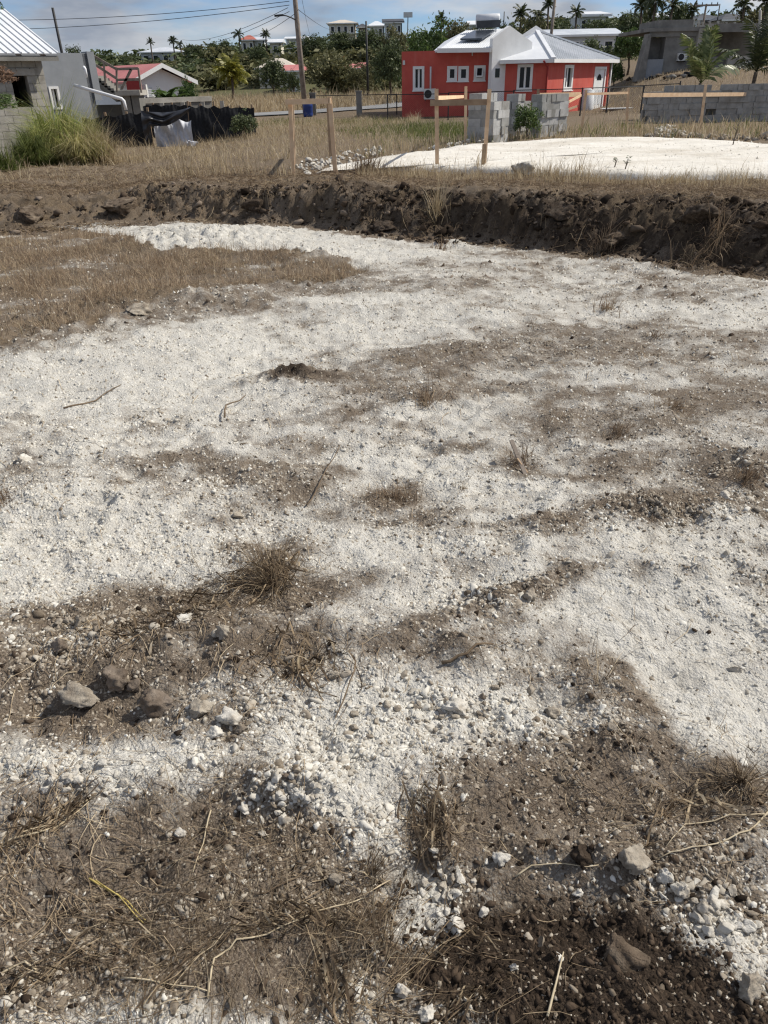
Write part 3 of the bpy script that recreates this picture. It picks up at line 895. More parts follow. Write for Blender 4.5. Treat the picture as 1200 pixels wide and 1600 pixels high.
def scatter_stones():
    x, y, z, sl, r = screen_points(420000, 345, 1700, 21)
    yf = np.interp(x, FX, FY)
    so, we, ve, gr = maps(x, y)
    g = .21 + .04 * (sl > 2.6) + blobsum(x, y, GRAVS) * (.65 + .8 * np.clip(vnoise(x * 5, y * 7, 91), -1, 1)) + .26 * vnoise(x * 2.2, y * 3.5, 92) + .22 * vnoise(x * 8, y * 10, 93)
    g = np.maximum(g, .30 * (sl > 3.2)) * (1 - .95 * ve) * (1 - .8 * np.clip(blobsum(x, y, SMOOTHS), 0, 1)) * (1 - .85 * np.clip(we * 1.3, 0, 1)) + .03
    g = np.clip(g, .012, 1) * (y < yf - .05)
    keep = r.uniform(0, 1, len(x)) < g * (.40 + .35 * (sl > 2.6))
    x, y, z, sl, so, we, g = (a[keep] for a in (x, y, z, sl, so, we, g))
    s = .0072 * np.exp(r.normal(0, .5, len(x))) * (1 + .75 * np.clip(g, 0, 1))
    s = np.maximum(s, sl * 2.6 / FOC) * (1 + .35 * (r.uniform(0, 1, len(x)) < .06))
    s = np.minimum(s, .05)
    grey = r.uniform(0, 1, len(x)) < np.clip((so - .22) * 1.25, .06, .97)
    big = s * FOC / sl > 11
    tiny = s * FOC / sl < 5.2
    for mk, mat, lb, nm in ((~grey & tiny, 'marl_stone', 'crumbs of white marl all over the clearing', 'marl_crumbs'), (grey & tiny, 'grey_stone', 'crumbs of brown earth and stone between the marl', 'earth_crumbs')):
        tag(crumbs(nm, x[mk], y[mk], z[mk], s[mk] * 1.15, mat, 36), lb, 'crumbs', kind='stuff')
    for nm, mk, mat, lod in (('marl_gravel', ~grey & ~big & ~tiny, 'marl_stone', 0), ('marl_gravel', ~grey & big, 'marl_stone', 1), ('earthy_gravel', grey & ~big & ~tiny, 'grey_stone', 0), ('earthy_gravel', grey & big, 'grey_stone', 1)):
        o = stones(nm, x[mk], y[mk], z[mk], s[mk], mat, 31 + lod, lod, sink=.42)
        tag(o, {('marl_gravel', 0): 'fine white marl gravel strewn over the clearing', ('marl_gravel', 1): 'coarse white marl gravel strewn over the clearing',
                ('earthy_gravel', 0): 'fine soil-stained gravel mixed into the brown patches', ('earthy_gravel', 1): 'coarse soil-stained gravel mixed into the brown patches'}[(nm, lod)], 'gravel', kind='stuff')
    return len(x)
n_st = scatter_stones()
print('STONES', n_st)

def pad_crumbs():
    r = np.random.default_rng(26)
    x, y = r.uniform(-2, 10, 9000), r.uniform(13, 25, 9000)
    k = inpoly(x, y, PADXY) & (r.uniform(0, 1, 9000) < np.clip(.3 + .8 * vnoise(x * .9, y * .9, 99), .02, 1))
    x, y = x[k], y[k]
    z = .2 + .02 * fbm(x * .8, y * .8, 3, 73)
    tag(crumbs('pad_crumbs', x, y, z, np.clip(.022 * np.exp(r.normal(0, .5, len(x))), .015, .09), 'marl_stone', 39), 'loose marl crumbs on the white pad', 'crumbs', kind='stuff')
pad_crumbs()

def scatter_clods():
    x, y, z, sl, r = screen_points(60000, 285, 1700, 22)
    so, we, ve, gr = maps(x, y)
    d = np.clip(we * 1.1 + .35 * (so > .62) - .12, 0, 1)
    keep = r.uniform(0, 1, len(x)) < d * .7
    x, y, z, sl, we = (a[keep] for a in (x, y, z, sl, we))
    s = np.maximum(.0075 * np.exp(r.normal(0, .55, len(x))), sl * 2.6 / FOC)
    s = np.minimum(s, np.where(sl < 6, .016 + .005 * sl, .16))
    s = np.where((sl > 6) & (r.uniform(0, 1, len(x)) < .12), s * 2.6, s)
    sm = s * FOC / sl < 7
    wetk = we > .45
    tag(crumbs('dark_earth_crumbs', x[sm & wetk], y[sm & wetk], z[sm & wetk], s[sm & wetk] * 1.2, 'earth_clod', 34), 'fine dark crumbs of moist earth', 'earth', kind='stuff')
    tag(crumbs('dry_earth_crumbs', x[sm & ~wetk], y[sm & ~wetk], z[sm & ~wetk], s[sm & ~wetk] * 1.2, 'dry_clod', 34), 'fine crumbs of dry brown earth', 'earth', kind='stuff')
    x, y, z, s = x[~sm], y[~sm], z[~sm], s[~sm]
    o = stones('earth_clods', x, y, z, s, 'earth_clod', 33, 0, sink=.3, jit=.4)
    tag(o, 'crumbly dark earth clods on the bank and the moist patches', 'earth', kind='stuff')
scatter_clods()

def bank_clods():
    r = np.random.default_rng(25)
    n = 15000
    x = r.uniform(-11, 9.5, n)
    wob = 0.40 * vnoise(x * .7, x * 0, 31)
    yf, yc = np.interp(x, FX, FY), np.interp(x, CX, CY)
    t = r.uniform(-.12, 1.05, n) ** 1.0
    y = yf + wob * .7 + (yc - yf) * t
    k = r.uniform(0, 1, n) < np.clip(.30 + .7 * vnoise(x * 1.1, y * 1.1, 97) + .30 * sstep(-4, 2, x) - .30 * (t > .8), .05, 1)
    x, y = x[k], y[k]
    z = H(x, y)
    s = np.clip(.030 * np.exp(r.normal(0, .62, len(x))), .016, .20)
    dk = r.uniform(0, 1, len(x)) < .30 + .45 * sstep(-4, 1, x)
    tag(stones('bank_clods', x[dk], y[dk], z[dk], s[dk], 'earth_clod', 37, 0, sink=.2, jit=.45), 'dark clods of dug earth on the face of the bank', 'earth', kind='stuff')
    tag(stones('bank_brown_clods', x[~dk], y[~dk], z[~dk], s[~dk], 'dry_clod', 38, 0, sink=.2, jit=.45), 'brown clods of drier earth on the face of the bank', 'earth', kind='stuff')
bank_clods()

def strips(name, x, y, ang, length, width, mat, seed, lift=.003, segs=4, bend=.8, arch=.0):
    """straws lying on the ground: narrow strips that follow it"""
    r = np.random.default_rng(seed)
    n = len(x)
    L = np.broadcast_to(np.asarray(length, float), (n,)); wd = np.broadcast_to(np.asarray(width, float), (n,))
    k = r.normal(0, bend, n)
    P = []
    cx, cy = x.copy(), y.copy()
    up = r.uniform(0, 1, n) ** 3 * arch
    for i in range(segs + 1):
        t = i / segs
        a = ang + k * (t - .5)
        px_, py_ = -np.sin(a), np.cos(a)
        h = lift + up * 4 * t * (1 - t) * L + r.uniform(0, .004, n) + .0
        zz = H(cx, cy, True) + h
        w = wd * (1 - .5 * t) / 2
        P.append(np.stack([cx + px_ * w, cy + py_ * w, zz], 1))
        P.append(np.stack([cx - px_ * w, cy - py_ * w, zz + wd * .4], 1))
        cx = cx + np.cos(a) * L / segs
        cy = cy + np.sin(a) * L / segs
    P = np.stack(P, 1)
    m = 2 * (segs + 1)
    b = (np.arange(n) * m)[:, None]
    T = np.concatenate([np.concatenate([b + [[2 * i, 2 * i + 1, 2 * i + 3]], b + [[2 * i, 2 * i + 3, 2 * i + 2]]], 1) for i in range(segs)], 1)
    return np_mesh(name, P.reshape(-1, 3), T.reshape(-1, 3), mat)

def scatter_straw():
    x, y, z, sl, r = screen_points(120000, 420, 1700, 23)
    so, we, ve, gr = maps(x, y)
    st = np.clip(.02 + blobsum(x, y, STRAWS) * (.6 + .7 * vnoise(x * 4, y * 4, 94)) + .10 * np.clip(so - .5, 0, 1), 0, 1) * (1 - .9 * (we > .5)) * np.where(sl < 2.6, .48, 1.0)
    yf = np.interp(x, FX, FY)
    keep = (r.uniform(0, 1, len(x)) < st * .62) & (y < yf)
    x, y, sl = x[keep], y[keep], sl[keep]
    n = len(x)
    ang = 2.2 * vnoise(x * 1.5, y * 1.5, 95) + r.normal(0, .8, n)
    L = np.clip(.05 * np.exp(r.normal(0, .55, n)), .015, .26) * (1 + .1 * sl)
    wd = np.maximum(.0013 * np.exp(r.normal(0, .3, n)), sl * .85 / FOC)
    tag(strips('straw_litter', x, y, ang, L, wd, 'straw', 41, arch=.12), 'broken dry straw and stalks littering the brown soil', 'straw', kind='stuff')
    # thatch and roots trailing over the bank and its top
    x, y, z, sl, r = screen_points(42000, 262, 440, 24)
    so, we, ve, gr = maps(x, y)
    yf, yc = np.interp(x, FX, FY), np.interp(x, CX, CY)
    pr = np.clip(.26 + .65 * vnoise(x * 1.4, y * 1.4, 96) + .30 * sstep(1, -3, x) + .55 * sstep(-.3, .6, y - yc), .04, 1)
    keep = (y > yf - .2) & (r.uniform(0, 1, len(x)) < pr) & ~inpoly(x, y, PADXY)
    x, y, sl = x[keep], y[keep], sl[keep]
    n = len(x)
    tag(strips('bank_thatch', x, y, r.uniform(0, 6.28, n), np.clip(.13 * np.exp(r.normal(0, .5, n)), .04, .5), np.maximum(.003, sl * .7 / FOC), 'thatch', 42, lift=.006, arch=.25),
        'matted dead grass and roots trailing over the dark earth bank', 'dead grass', kind='stuff')
scatter_straw()

# rocks that can be told apart
def place_rock(name, label, px, py, w, h, mat, seed, cat='rock', lod=3, group=None, sink=.34, rough=.17, flats=7):
    c = on(px, py + h * .25)
    sl = math.sqrt(c[0] ** 2 + c[1] ** 2 + (EYE - c[2]) ** 2)
    a = w * sl / FOC / 2
    b = a * random.uniform(.75, .95)
    hh = max(h * sl / FOC / 2 * 1.05, a * .4)
    P, F = rock_mesh(seed, lod, flats, rough)
    P = P / np.abs(P).max(0) * np.array([a, b, hh])
    an = random.uniform(-.5, .5)
    P = np.stack([P[:, 0] * math.cos(an) - P[:, 1] * math.sin(an), P[:, 0] * math.sin(an) + P[:, 1] * math.cos(an), P[:, 2]], 1)
    o = np_mesh(name, P, F, mat, smooth=False)
    o.location = (c[0], c[1], c[2] + hh * (1 - sink * 2))
    tag(o, label, cat, group)
    return o
ROCKS = [
    ('boulder', 'smooth rounded brown stone, largest of the foreground rock row on the left', 183, 1055, 54, 40, 'rock_brown', 1),
    ('rock', 'small dark brown stone between the smooth brown stone and the rough brown one', 212, 1071, 30, 24, 'rock_brown', 2),
    ('rock', 'rough brown lump of earth-stained stone right of the smooth brown stone', 252, 1092, 56, 40, 'rock_brown', 3),
    ('rock', 'flat greyish stone between the rough brown stone and the white rock', 310, 1107, 46, 30, 'rock_grey', 4),
    ('rock', 'chunky white limestone rock at the right end of the foreground rock row', 360, 1121, 42, 34, 'rock_white', 5),
    ('rock', 'small grey-white stone leaning against the chunky white limestone rock', 377, 1137, 23, 25, 'rock_grey', 6),
    ('rock', 'clean white pebble-shaped stone just below the chunky white limestone rock', 333, 1146, 33, 22, 'rock_white', 7),
    ('rock', 'rough pale lump half buried left of the smooth brown stone', 128, 1085, 62, 34, 'rock_grey', 8),
    ('rock', 'grey limestone lump at the edge of the dry grass island', 216, 484, 42, 22, 'rock_grey', 9),
    ('boulder', 'pale boulder on top of the earth bank before the white pad', 819, 265, 38, 24, 'rock_white', 10),
    ('clod', 'big brown clod in the moist dark earth at the lower right', 975, 1487, 62, 40, 'rock_soil', 11),
    ('rock', 'angular white stone at the upper left of the dark earth patch', 785, 1338, 30, 28, 'rock_white', 12),
    ('clod', 'dark earth clod on the top rim of the dark earth patch', 907, 1332, 42, 42, 'rock_earth', 13),
    ('clod', 'crumbly pale clod right of the dark rim clod', 990, 1336, 50, 42, 'rock_grey', 14),
    ('rock', 'smooth white stone alone on the pale marl at the right', 1150, 1045, 24, 17, 'rock_white', 15),
    ('rock', 'round grey stone at the right end of the coarse gravel spread', 865, 1109, 32, 20, 'rock_grey', 16),
    ('rock', 'long pale slab of stone in the coarse gravel spread', 715, 1104, 48, 26, 'rock_white', 17),
    ('rock', 'pale round stone in the straw above the brown stones', 350, 985, 30, 20, 'rock_grey', 18),
    ('rock', 'flat pale stone lying in the straw at the foot of the marl', 282, 968, 42, 20, 'rock_white', 19),
    ('rock', 'lone small grey stone in the straw in the middle of the foreground', 522, 1053, 22, 19, 'rock_grey', 20),
    ('rock', 'tiny bright white chip in the dark earth patch', 903, 1394, 18, 12, 'rock_white', 21),
    ('rock', 'upright white stone left of the gravel at the right edge', 1040, 1369, 25, 30, 'rock_white', 22),
    ('rock', 'white stone just right of the upright white stone', 1065, 1388, 28, 26, 'rock_white', 23),
    ('rock', 'white stone nearest the bottom edge beside the long straws', 667, 1580, 24, 24, 'rock_white', 24),
    ('rock', 'white stone above the one nearest the bottom edge', 632, 1545, 26, 24, 'rock_white', 25),
    ('rock', 'white stone at the lower tip of the central gravel heap', 716, 1445, 32, 22, 'rock_white', 26),
    ('rock', 'white stone at the lower left of the dark earth patch', 803, 1510, 14, 20, 'rock_white', 27),
    ('rock', 'small pale stone among the litter below the lower left soil', 280, 1300, 22, 14, 'rock_white', 28),
    ('rock', 'grey stone at the foot of the white gravel mound', 524, 1372, 26, 24, 'rock_grey', 29),
    ('rock', 'pale stone on the left bank of the curved gravel row at the left edge', 40, 718, 26, 16, 'rock_white', 30),
    ('rock', 'grey-white stone in the middle of the marl beside the straw tuft', 370, 803, 24, 16, 'rock_grey', 31),
    ('clod', 'brown clod in the hole left of the brown stones', 95, 1010, 30, 24, 'rock_brown', 32),
    ('rock', 'pale lump of stone at the bottom right corner', 1170, 1540, 40, 44, 'rock_grey', 33),
    ('rock', 'grey stone on the dark gravel row right of the middle', 830, 928, 26, 22, 'rock_grey', 34),
    ('rock', 'pale stone at the right end of the dark gravel bank', 1130, 772, 24, 20, 'rock_white', 35),
]
ROCKS += [
    ('clod', 'big slumped clod with a pale top on the left part of the bank', 195, 322, 62, 26, 'rock_soil', 41),
    ('clod', 'dark slumped clod at the foot of the bank below the middle frame', 600, 352, 46, 22, 'rock_earth', 42),
    ('clod', 'large dark clod on the bank face right of the middle', 868, 330, 60, 30, 'rock_earth', 43),
    ('clod', 'brown clod fallen at the foot of the right bank', 962, 368, 54, 22, 'rock_soil', 44),
    ('clod', 'dark clod high on the right end of the bank', 1085, 335, 66, 34, 'rock_earth', 45),
    ('clod', 'brown clod on the far left end of the bank', 48, 334, 56, 24, 'rock_soil', 46),
    ('clod', 'dark clod on the bank face left of the left frame', 400, 318, 44, 20, 'rock_earth', 47),
]
for (nm, lb, px, py, w, h, mt, sd) in ROCKS:
    place_rock(nm, lb, px, py, w, h, mt, sd)

# many more lumps that look alike: individuals that share their meshes
def lumps():
    protos = []
    for k in range(10):
        P, F = rock_mesh(200 + k, 2, 8, .16)
        protos.append((P / np.abs(P).max(), F))
    meshes = {}
    r = random.Random(5)
    fields = [((462, 1240, 72, 40), 85, 17, 'marl_lump', 'white marl lump in the gravel mound of the foreground', 'lumps of the white gravel mound', 'rock_white'),
              ((690, 1120, 190, 60), 60, 15, 'limestone_lump', 'pale limestone lump in the coarse gravel spread right of the middle', 'lumps of the coarse gravel spread', 'rock_grey'),
              ((700, 1395, 55, 55), 34, 17, 'chalk_lump', 'white chalky lump in the gravel trail beside the dark earth patch', 'lumps of the gravel trail', 'rock_white'),
              ((1120, 1420, 75, 50), 34, 20, 'pale_lump', 'pale stone lump in the gravel at the right edge of the foreground', 'lumps at the right edge', 'rock_white'),
              ((100, 1215, 130, 30), 40, 15, 'white_lump', 'white stone lump in the gravel band at the left edge', 'lumps of the left gravel band', 'rock_white'),
              ((120, 975, 120, 28), 26, 15, 'soil_stained_lump', 'soil-stained stone lump on the slope above the left hole', 'lumps above the left hole', 'rock_grey'),
              ((1040, 800, 110, 18), 30, 12, 'gravel_bank_lump', 'grey stone lump in the dark gravel bank at the right', 'lumps of the right gravel bank', 'rock_grey')]
    for (px, py, rx, ry), n, sz, nm, lb, gp, mt in fields:
        for i in range(n):
            a, q = r.uniform(0, 6.283), abs(r.gauss(0, .55))
            c = on(px + rx * q * math.cos(a) * 1.3, py + ry * q * math.sin(a) * 1.3)
            sl = math.sqrt(c[0] ** 2 + c[1] ** 2 + (EYE - c[2]) ** 2)
            s = sz * r.uniform(.45, 1.15) * sl / FOC / 2
            k = r.randrange(10)
            if (nm, k) not in meshes:
                P, F = protos[k]
                o = np_mesh(nm, P, F, mt, smooth=False)
                meshes[(nm, k)] = o.data
            else:
                o = bpy.data.objects.new(nm, meshes[(nm, k)])
                COL.objects.link(o)
            o.scale = (s * r.uniform(.8, 1.25), s * r.uniform(.8, 1.2), s * r.uniform(.6, .95))
            o.rotation_euler = (r.uniform(-.5, .5), r.uniform(-.5, .5), r.uniform(0, 6.28))
            o.location = (c[0], c[1], c[2] + s * .3)
            tag(o, lb, 'rock', gp)
lumps()
# ------------------------------------------------------------------ buildings
def onwall(px, py, p0, p1):
    """(distance along, height) where a pixel's ray meets the upright plane through p0 p1"""
    p0, p1 = np.array(p0[:2], float), np.array(p1[:2], float)
    t = (p1 - p0) / np.linalg.norm(p1 - p0)
    d = ray(px, py)
    n = np.array([-t[1], t[0]])
    k = np.dot(p0, n) / np.dot(d[:2], n)
    q = d[:2] * k
    return float(np.dot(q - p0, t)), float(EYE + d[2] * k)

def plan(p0, p1, s, off=0.0):
    p0, p1 = np.array(p0[:2], float), np.array(p1[:2], float)
    t = (p1 - p0) / np.linalg.norm(p1 - p0)
    n = np.array([-t[1], t[0]])
    q = p0 + t * s + n * off
    return q

def P3(p0, p1, s, z, off=0.0):
    q = plan(p0, p1, s, off)
    return np.array([q[0], q[1], z])

def rect_on(p0, p1, x0, y0, x1, y1):
    """pixel rectangle -> (s0, s1, z0, z1) on a wall"""
    a, b = onwall(x0, y0, p0, p1), onwall(x1, y1, p0, p1)
    return min(a[0], b[0]), max(a[0], b[0]), min(a[1], b[1]), max(a[1], b[1])

def window(root, p0, p1, h, fw=.07, mullion=1, frame='white_paint', sill=True, inset=.10, proud=.03, name='window', glass='glass'):
    """a framed window in the hole h of a wall: frame, panes, sill"""
    s0, s1, z0, z1 = h
    T = lambda s, z, o: P3(p0, p1, s, z, o)
    u, n = T(1, 0, 0) - T(0, 0, 0), T(0, 0, 1) - T(0, 0, 0)
    m = MB()
    def bar(a, b, za, zb, o0=-proud, o1=inset + .04):
        m.obox(T(a, za, o0), u * (b - a), n * (o1 - o0), (0, 0, zb - za))
    bar(s0 - fw, s0 + fw * .35, z0 - fw, z1 + fw); bar(s1 - fw * .35, s1 + fw, z0 - fw, z1 + fw)
    bar(s0 + fw * .35, s1 - fw * .35, z1 - fw * .35, z1 + fw); bar(s0 + fw * .35, s1 - fw * .35, z0 - fw, z0 + fw * .35)
    w = m.build(name, frame, root)
    for k in range(mullion):
        c = s0 + (s1 - s0) * (k + 1) / (mullion + 1)
        MB().obox(T(c - fw * .5, z0 + fw * .35, inset - .03), u * fw, n * .05, (0, 0, z1 - z0 - fw * .7)).build('mullion', frame, w)
    for k in range(mullion + 1):
        a, b = s0 + (s1 - s0) * k / (mullion + 1), s0 + (s1 - s0) * (k + 1) / (mullion + 1)
        MB().obox(T(a + .01, z0 + .01, inset), u * (b - a - .02), n * .012, (0, 0, z1 - z0 - .02)).build('pane', glass, w)
    if sill:
        MB().obox(T(s0 - fw * 1.3, z0 - fw - .05, -proud - .05), u * (s1 - s0 + fw * 2.6), n * .16, (0, 0, .05)).build('sill', frame, w)
    return w

def ac_unit(root, c, w=.8, h=.55, d=.3):
    """wall air conditioner: casing, fan grille, bracket"""
    x, y, z = c
    a = MB().box(x - w / 2, x + w / 2, y - d, y, z, z + h).build('air_conditioner', 'ac_casing', root)
    ring = [(x - w * .16 + .2 * math.cos(t * .5236), y - d - .012, z + h / 2 + .2 * math.sin(t * .5236)) for t in range(12)]
    MB().prism(ring, (0, .011, 0)).build('fan_grille', 'dark_metal', a)
    MB().box(x - w * .4, x - w * .34, y - d, y, z - .06, z - .002).box(x + w * .34, x + w * .4, y - d, y, z - .06, z - .002).build('bracket', 'dark_metal', a)
    return a

# ---- unplastered block house at the left edge
def block_house():
    rt = W(74, 140, 25.5)
    t = np.array([.71, .71]); t /= np.linalg.norm(t)
    p1 = rt[:2]; p0 = p1 - t * 4.4
    g = hz(p1[0], p1[1])
    z0 = g - .25
    ze = onwall(60, 92, p0, p1)[1]
    root = thing('block_house', 'unfinished grey block house with white ribbed metal roof at the left edge', 'house', (p1[0], p1[1], z0))
    hole = rect_on(p0, p1, 15, 113, 51, 161)
    hole = (hole[0], hole[1], z0 + round((hole[2] - z0) / .2) * .2, z0 + round((hole[3] - z0) / .2) * .2)
    L = 4.4
    MB().wall(plan(p0, p1, 0, .03), plan(p0, p1, L, .03), z0, ze, .16, [hole]).build('backing_wall', 'mortar', root)
    # side wall running back; room behind has its shade painted on in near black
    q1 = plan(p0, p1, L, .0); q2 = plan(p0, p1, L, 4.0)
    MB().wall(q1, q2, z0, ze, .18).build('side_wall', 'block_wall', root)
    MB().wall(plan(p0, p1, 0, 3.8), plan(p0, p1, L - .2, 3.8), z0, ze, .18).build('rear_wall', 'block_wall', root)
    MB().wall(plan(p0, p1, 0, 3.8), plan(p0, p1, 0, .2), z0, ze, .18).build('end_wall', 'block_wall', root)
    MB().wall(plan(p0, p1, .1, 1.6), plan(p0, p1, L - .2, 1.6), z0, ze, .1).build('inner_wall', 'shade_black', root)
    MB().prism([P3(p0, p1, .1, ze - .03, .2), P3(p0, p1, L - .2, ze - .03, .2), P3(p0, p1, L - .2, ze - .03, 3.7), P3(p0, p1, .1, ze - .03, 3.7)], (0, 0, .03)).build('ceiling', 'shade_black', root)
    u = np.array([t[0], t[1], 0]); n = np.array([-t[1], t[0], 0])
    def bmesh_of(l):
        m = MB().obox((0, 0, 0), u * l, n * .05, (0, 0, .19))
        return m
    cache = {}
    rows = int((ze - z0) / .2)
    rr = random.Random(2)
    for r in range(rows):
        s = L - (.2 if r % 2 else .4)
        edges = [L]
        while s > 0:
            edges.append(s); s -= .4
        edges.append(0)
        for a, b in zip(edges[1:], edges[:-1]):
            za = z0 + r * .2
            spans = [(a, b)]
            if za + .1 > hole[2] and za + .1 < hole[3]:
                spans = []
                if a < hole[0]: spans.append((a, min(b, hole[0])))
                if b > hole[1]: spans.append((max(a, hole[1]), b))
            for (c, d) in spans:
                l = round(d - c - .012, 3)
                if l < .04: continue
                q = plan(p0, p1, c + .006, rr.uniform(-.012, .004))
                if l not in cache:
                    o = bmesh_of(l).build('block', 'block_wall')
                    cache[l] = o.data
                else:
                    o = bpy.data.objects.new('block', cache[l]); COL.objects.link(o)
                o.parent = root
                o.location = Vector((q[0], q[1], za)) - root.location
    # loose lintel
    MB().obox(P3(p0, p1, hole[0] - .25, hole[3] - .005, -.03), u * (hole[1] - hole[0] + .5), n * .2, (0, 0, .16)).build('lintel', 'concrete_pale', root)
    # ribbed roof
    pitch = math.radians(22)
    se = onwall(74, 89, p0, p1)[0] + .15
    up = n * math.cos(pitch) + np.array([0, 0, math.sin(pitch)])
    e0 = P3(p0, p1, -1.0, ze + .10, -.42)
    e1 = P3(p0, p1, se, ze + .10, -.42)
    Lr = np.linalg.norm(e1 - e0)
    k = int(Lr / .21)
    nu = np.cross(u, up)
    for i in range(k):
        a = e1 - u * (i + 1) * Lr / k
        MB().obox(a + u * .004, u * (Lr / k - .008), up * 3.3, nu * .025).obox(a + u * (Lr / k - .02) + nu * .0255, u * .035, up * 3.3, nu * .03).build('roof_sheet', 'roof_white', root)
    MB().obox(e0 + n * .03 - np.array([0, 0, .16]), u * Lr, n * .03, (0, 0, .13)).build('fascia', 'concrete', root)
    for i in range(6):
        a = P3(p0, p1, se - .35 - i * .7, ze - .06, -.36)
        MB().obox(a, u * .05, n * 1.2 + np.array([0, 0, .48]), (0, 0, .1)).build('rafter', 'lumber_old', root)
    rdg = e0 + up * 3.3
    MB().obox(rdg - nu * .01, u * Lr, n * 3 - np.array([0, 0, 1.2]), (0, 0, .03)).build('rear_roof', 'roof_white', root)
    return p0, p1
block_house()

# ---- grey rendered building with an outside stair
def grey_building():
    rt = W(146, 140, 33.0)
    t = np.array([.71, .71]); t /= np.linalg.norm(t)
    p1 = rt[:2]; p0 = p1 - t * 4.6
    z0 = hz(p1[0], p1[1]) - .3
    zt = onwall(140, 83, p0, p1)[1]
    root = thing('grey_building', 'flat-roofed grey rendered building with an outside stair behind the block house', 'building', (p1[0], p1[1], z0))
    h = rect_on(p0, p1, 78, 138, 95, 168)
    h = (h[0], h[1], h[2], h[3])
    MB().wall(p0, p1, z0, zt, .2, [h]).build('front_wall', 'render_grey', root)
    L = 4.6
    MB().wall(plan(p0, p1, L), plan(p0, p1, L, 5), z0, zt - .02, .2).build('side_wall', 'render_grey', root)
    MB().wall(plan(p0, p1, 0, 5), plan(p0, p1, 0, .21), z0, zt - .02, .2).build('end_wall', 'render_grey', root)
    MB().wall(plan(p0, p1, L, 5), plan(p0, p1, 0, 5), z0, zt - .02, .2).build('rear_wall', 'render_grey', root)
    MB().prism([P3(p0, p1, .25, zt - .5, .25), P3(p0, p1, L - .25, zt - .5, .25), P3(p0, p1, L - .25, zt - .5, 4.9), P3(p0, p1, .25, zt - .5, 4.9)], (0, 0, .15)).build('roof_slab', 'concrete', root)
    window(root, p0, p1, h, .06, 1, 'white_paint', False)
    u = np.array([*t, 0]); n = np.array([-t[1], t[0], 0])
    MB().obox(P3(p0, p1, L - .02, zt - 1.55, -.05), u * .28, n * .45, (0, 0, 1.6)).build('pilaster', 'render_grey', root)
    # thin pipe stub and long waste pipe
    MB().tube([W(131, 107, 32.3), W(131.5, 105, 31.9), W(133, 108, 31.85), W(135.5, 121, 31.85)], .05, 8).build('overflow_pipe', 'pvc', root, True)
    MB().tube([W(115, 133, 31.9), W(140, 140.5, 31.6), W(165, 147.5, 31.4), W(184, 153, 31.3), W(190, 154.5, 31.3), W(193.5, 158, 31.3), W(197, 172, 31.3)], .06, 8).build('waste_pipe', 'pvc', root, True)
    # stair: landing, flight with steps, rails
    Yl = 33.6
    a, b = W(181, 146, Yl), W(219, 147, Yl)
    zl = W(200, 141, Yl)[2]
    st = MB().box(a[0], b[0], Yl - .1, Yl + 1.1, zl - .18, zl).build('stair_landing', 'concrete_pale', root)
    f0 = W(146, 122, 33.5); f0 = np.array([f0[0], Yl - .1, f0[2]])
    f1 = np.array([a[0], Yl - .1, zl - .17])
    m = MB().prism([f0, f1, f1 + [0, 0, -.22], f0 + [0, 0, -.22]], (0, 1.1, 0))
    for k in range(7):
        q = f0 + (f1 - f0) * (k + .5) / 7
        m.box(q[0] - .12, q[0] + .12, Yl - .09, Yl + .99, q[2] - .03, q[2] + .12)
    m.build('stair_flight', 'concrete', root)
    rw = .06
    def rail(pts, nm='handrail', y=Yl - .06):
        ps = [W(x_, y_, y) for x_, y_ in pts]
        for c, d in zip(ps[:-1], ps[1:]):
            MB().bar(c, d, rw, .09).build(nm, 'pole_wood', root)
    for y in (Yl - .06, Yl + 1.0):
        rail([(143, 86), (182, 108)], y=y); rail([(144, 98), (181, 122)], y=y)
        rail([(182, 108), (216, 107)], y=y); rail([(182, 125), (218, 124)], y=y)
        for (c, d) in (((182, 105), (183, 144)), ((216, 106), (221, 145)), ((162, 97), (165, 133))):
            rail([c, d], 'rail_post', y)
        rail([(205, 108), (190, 139)], 'brace', y)
    MB().box(a[0] + .1, a[0] + .5, Yl + .1, Yl + .9, z0, zl - .18).build('landing_pier', 'concrete', root)
    MB().box(b[0] - .4, b[0] - .1, Yl + .1, Yl + .9, z0, zl - .18).build('landing_pier', 'concrete', root)
    MB().box(a[0] + .5, b[0] - .4, Yl + .7, Yl + .8, z0, zl - .18).build('shade_panel', 'shade_black', root)  # near-black panel paints the shade between the landing piers
    MB().box(a[0] - 1.3, a[0] - .1, Yl + .9, Yl + 1.0, z0, zl - .5).build('store_wall', 'concrete', root)
grey_building()

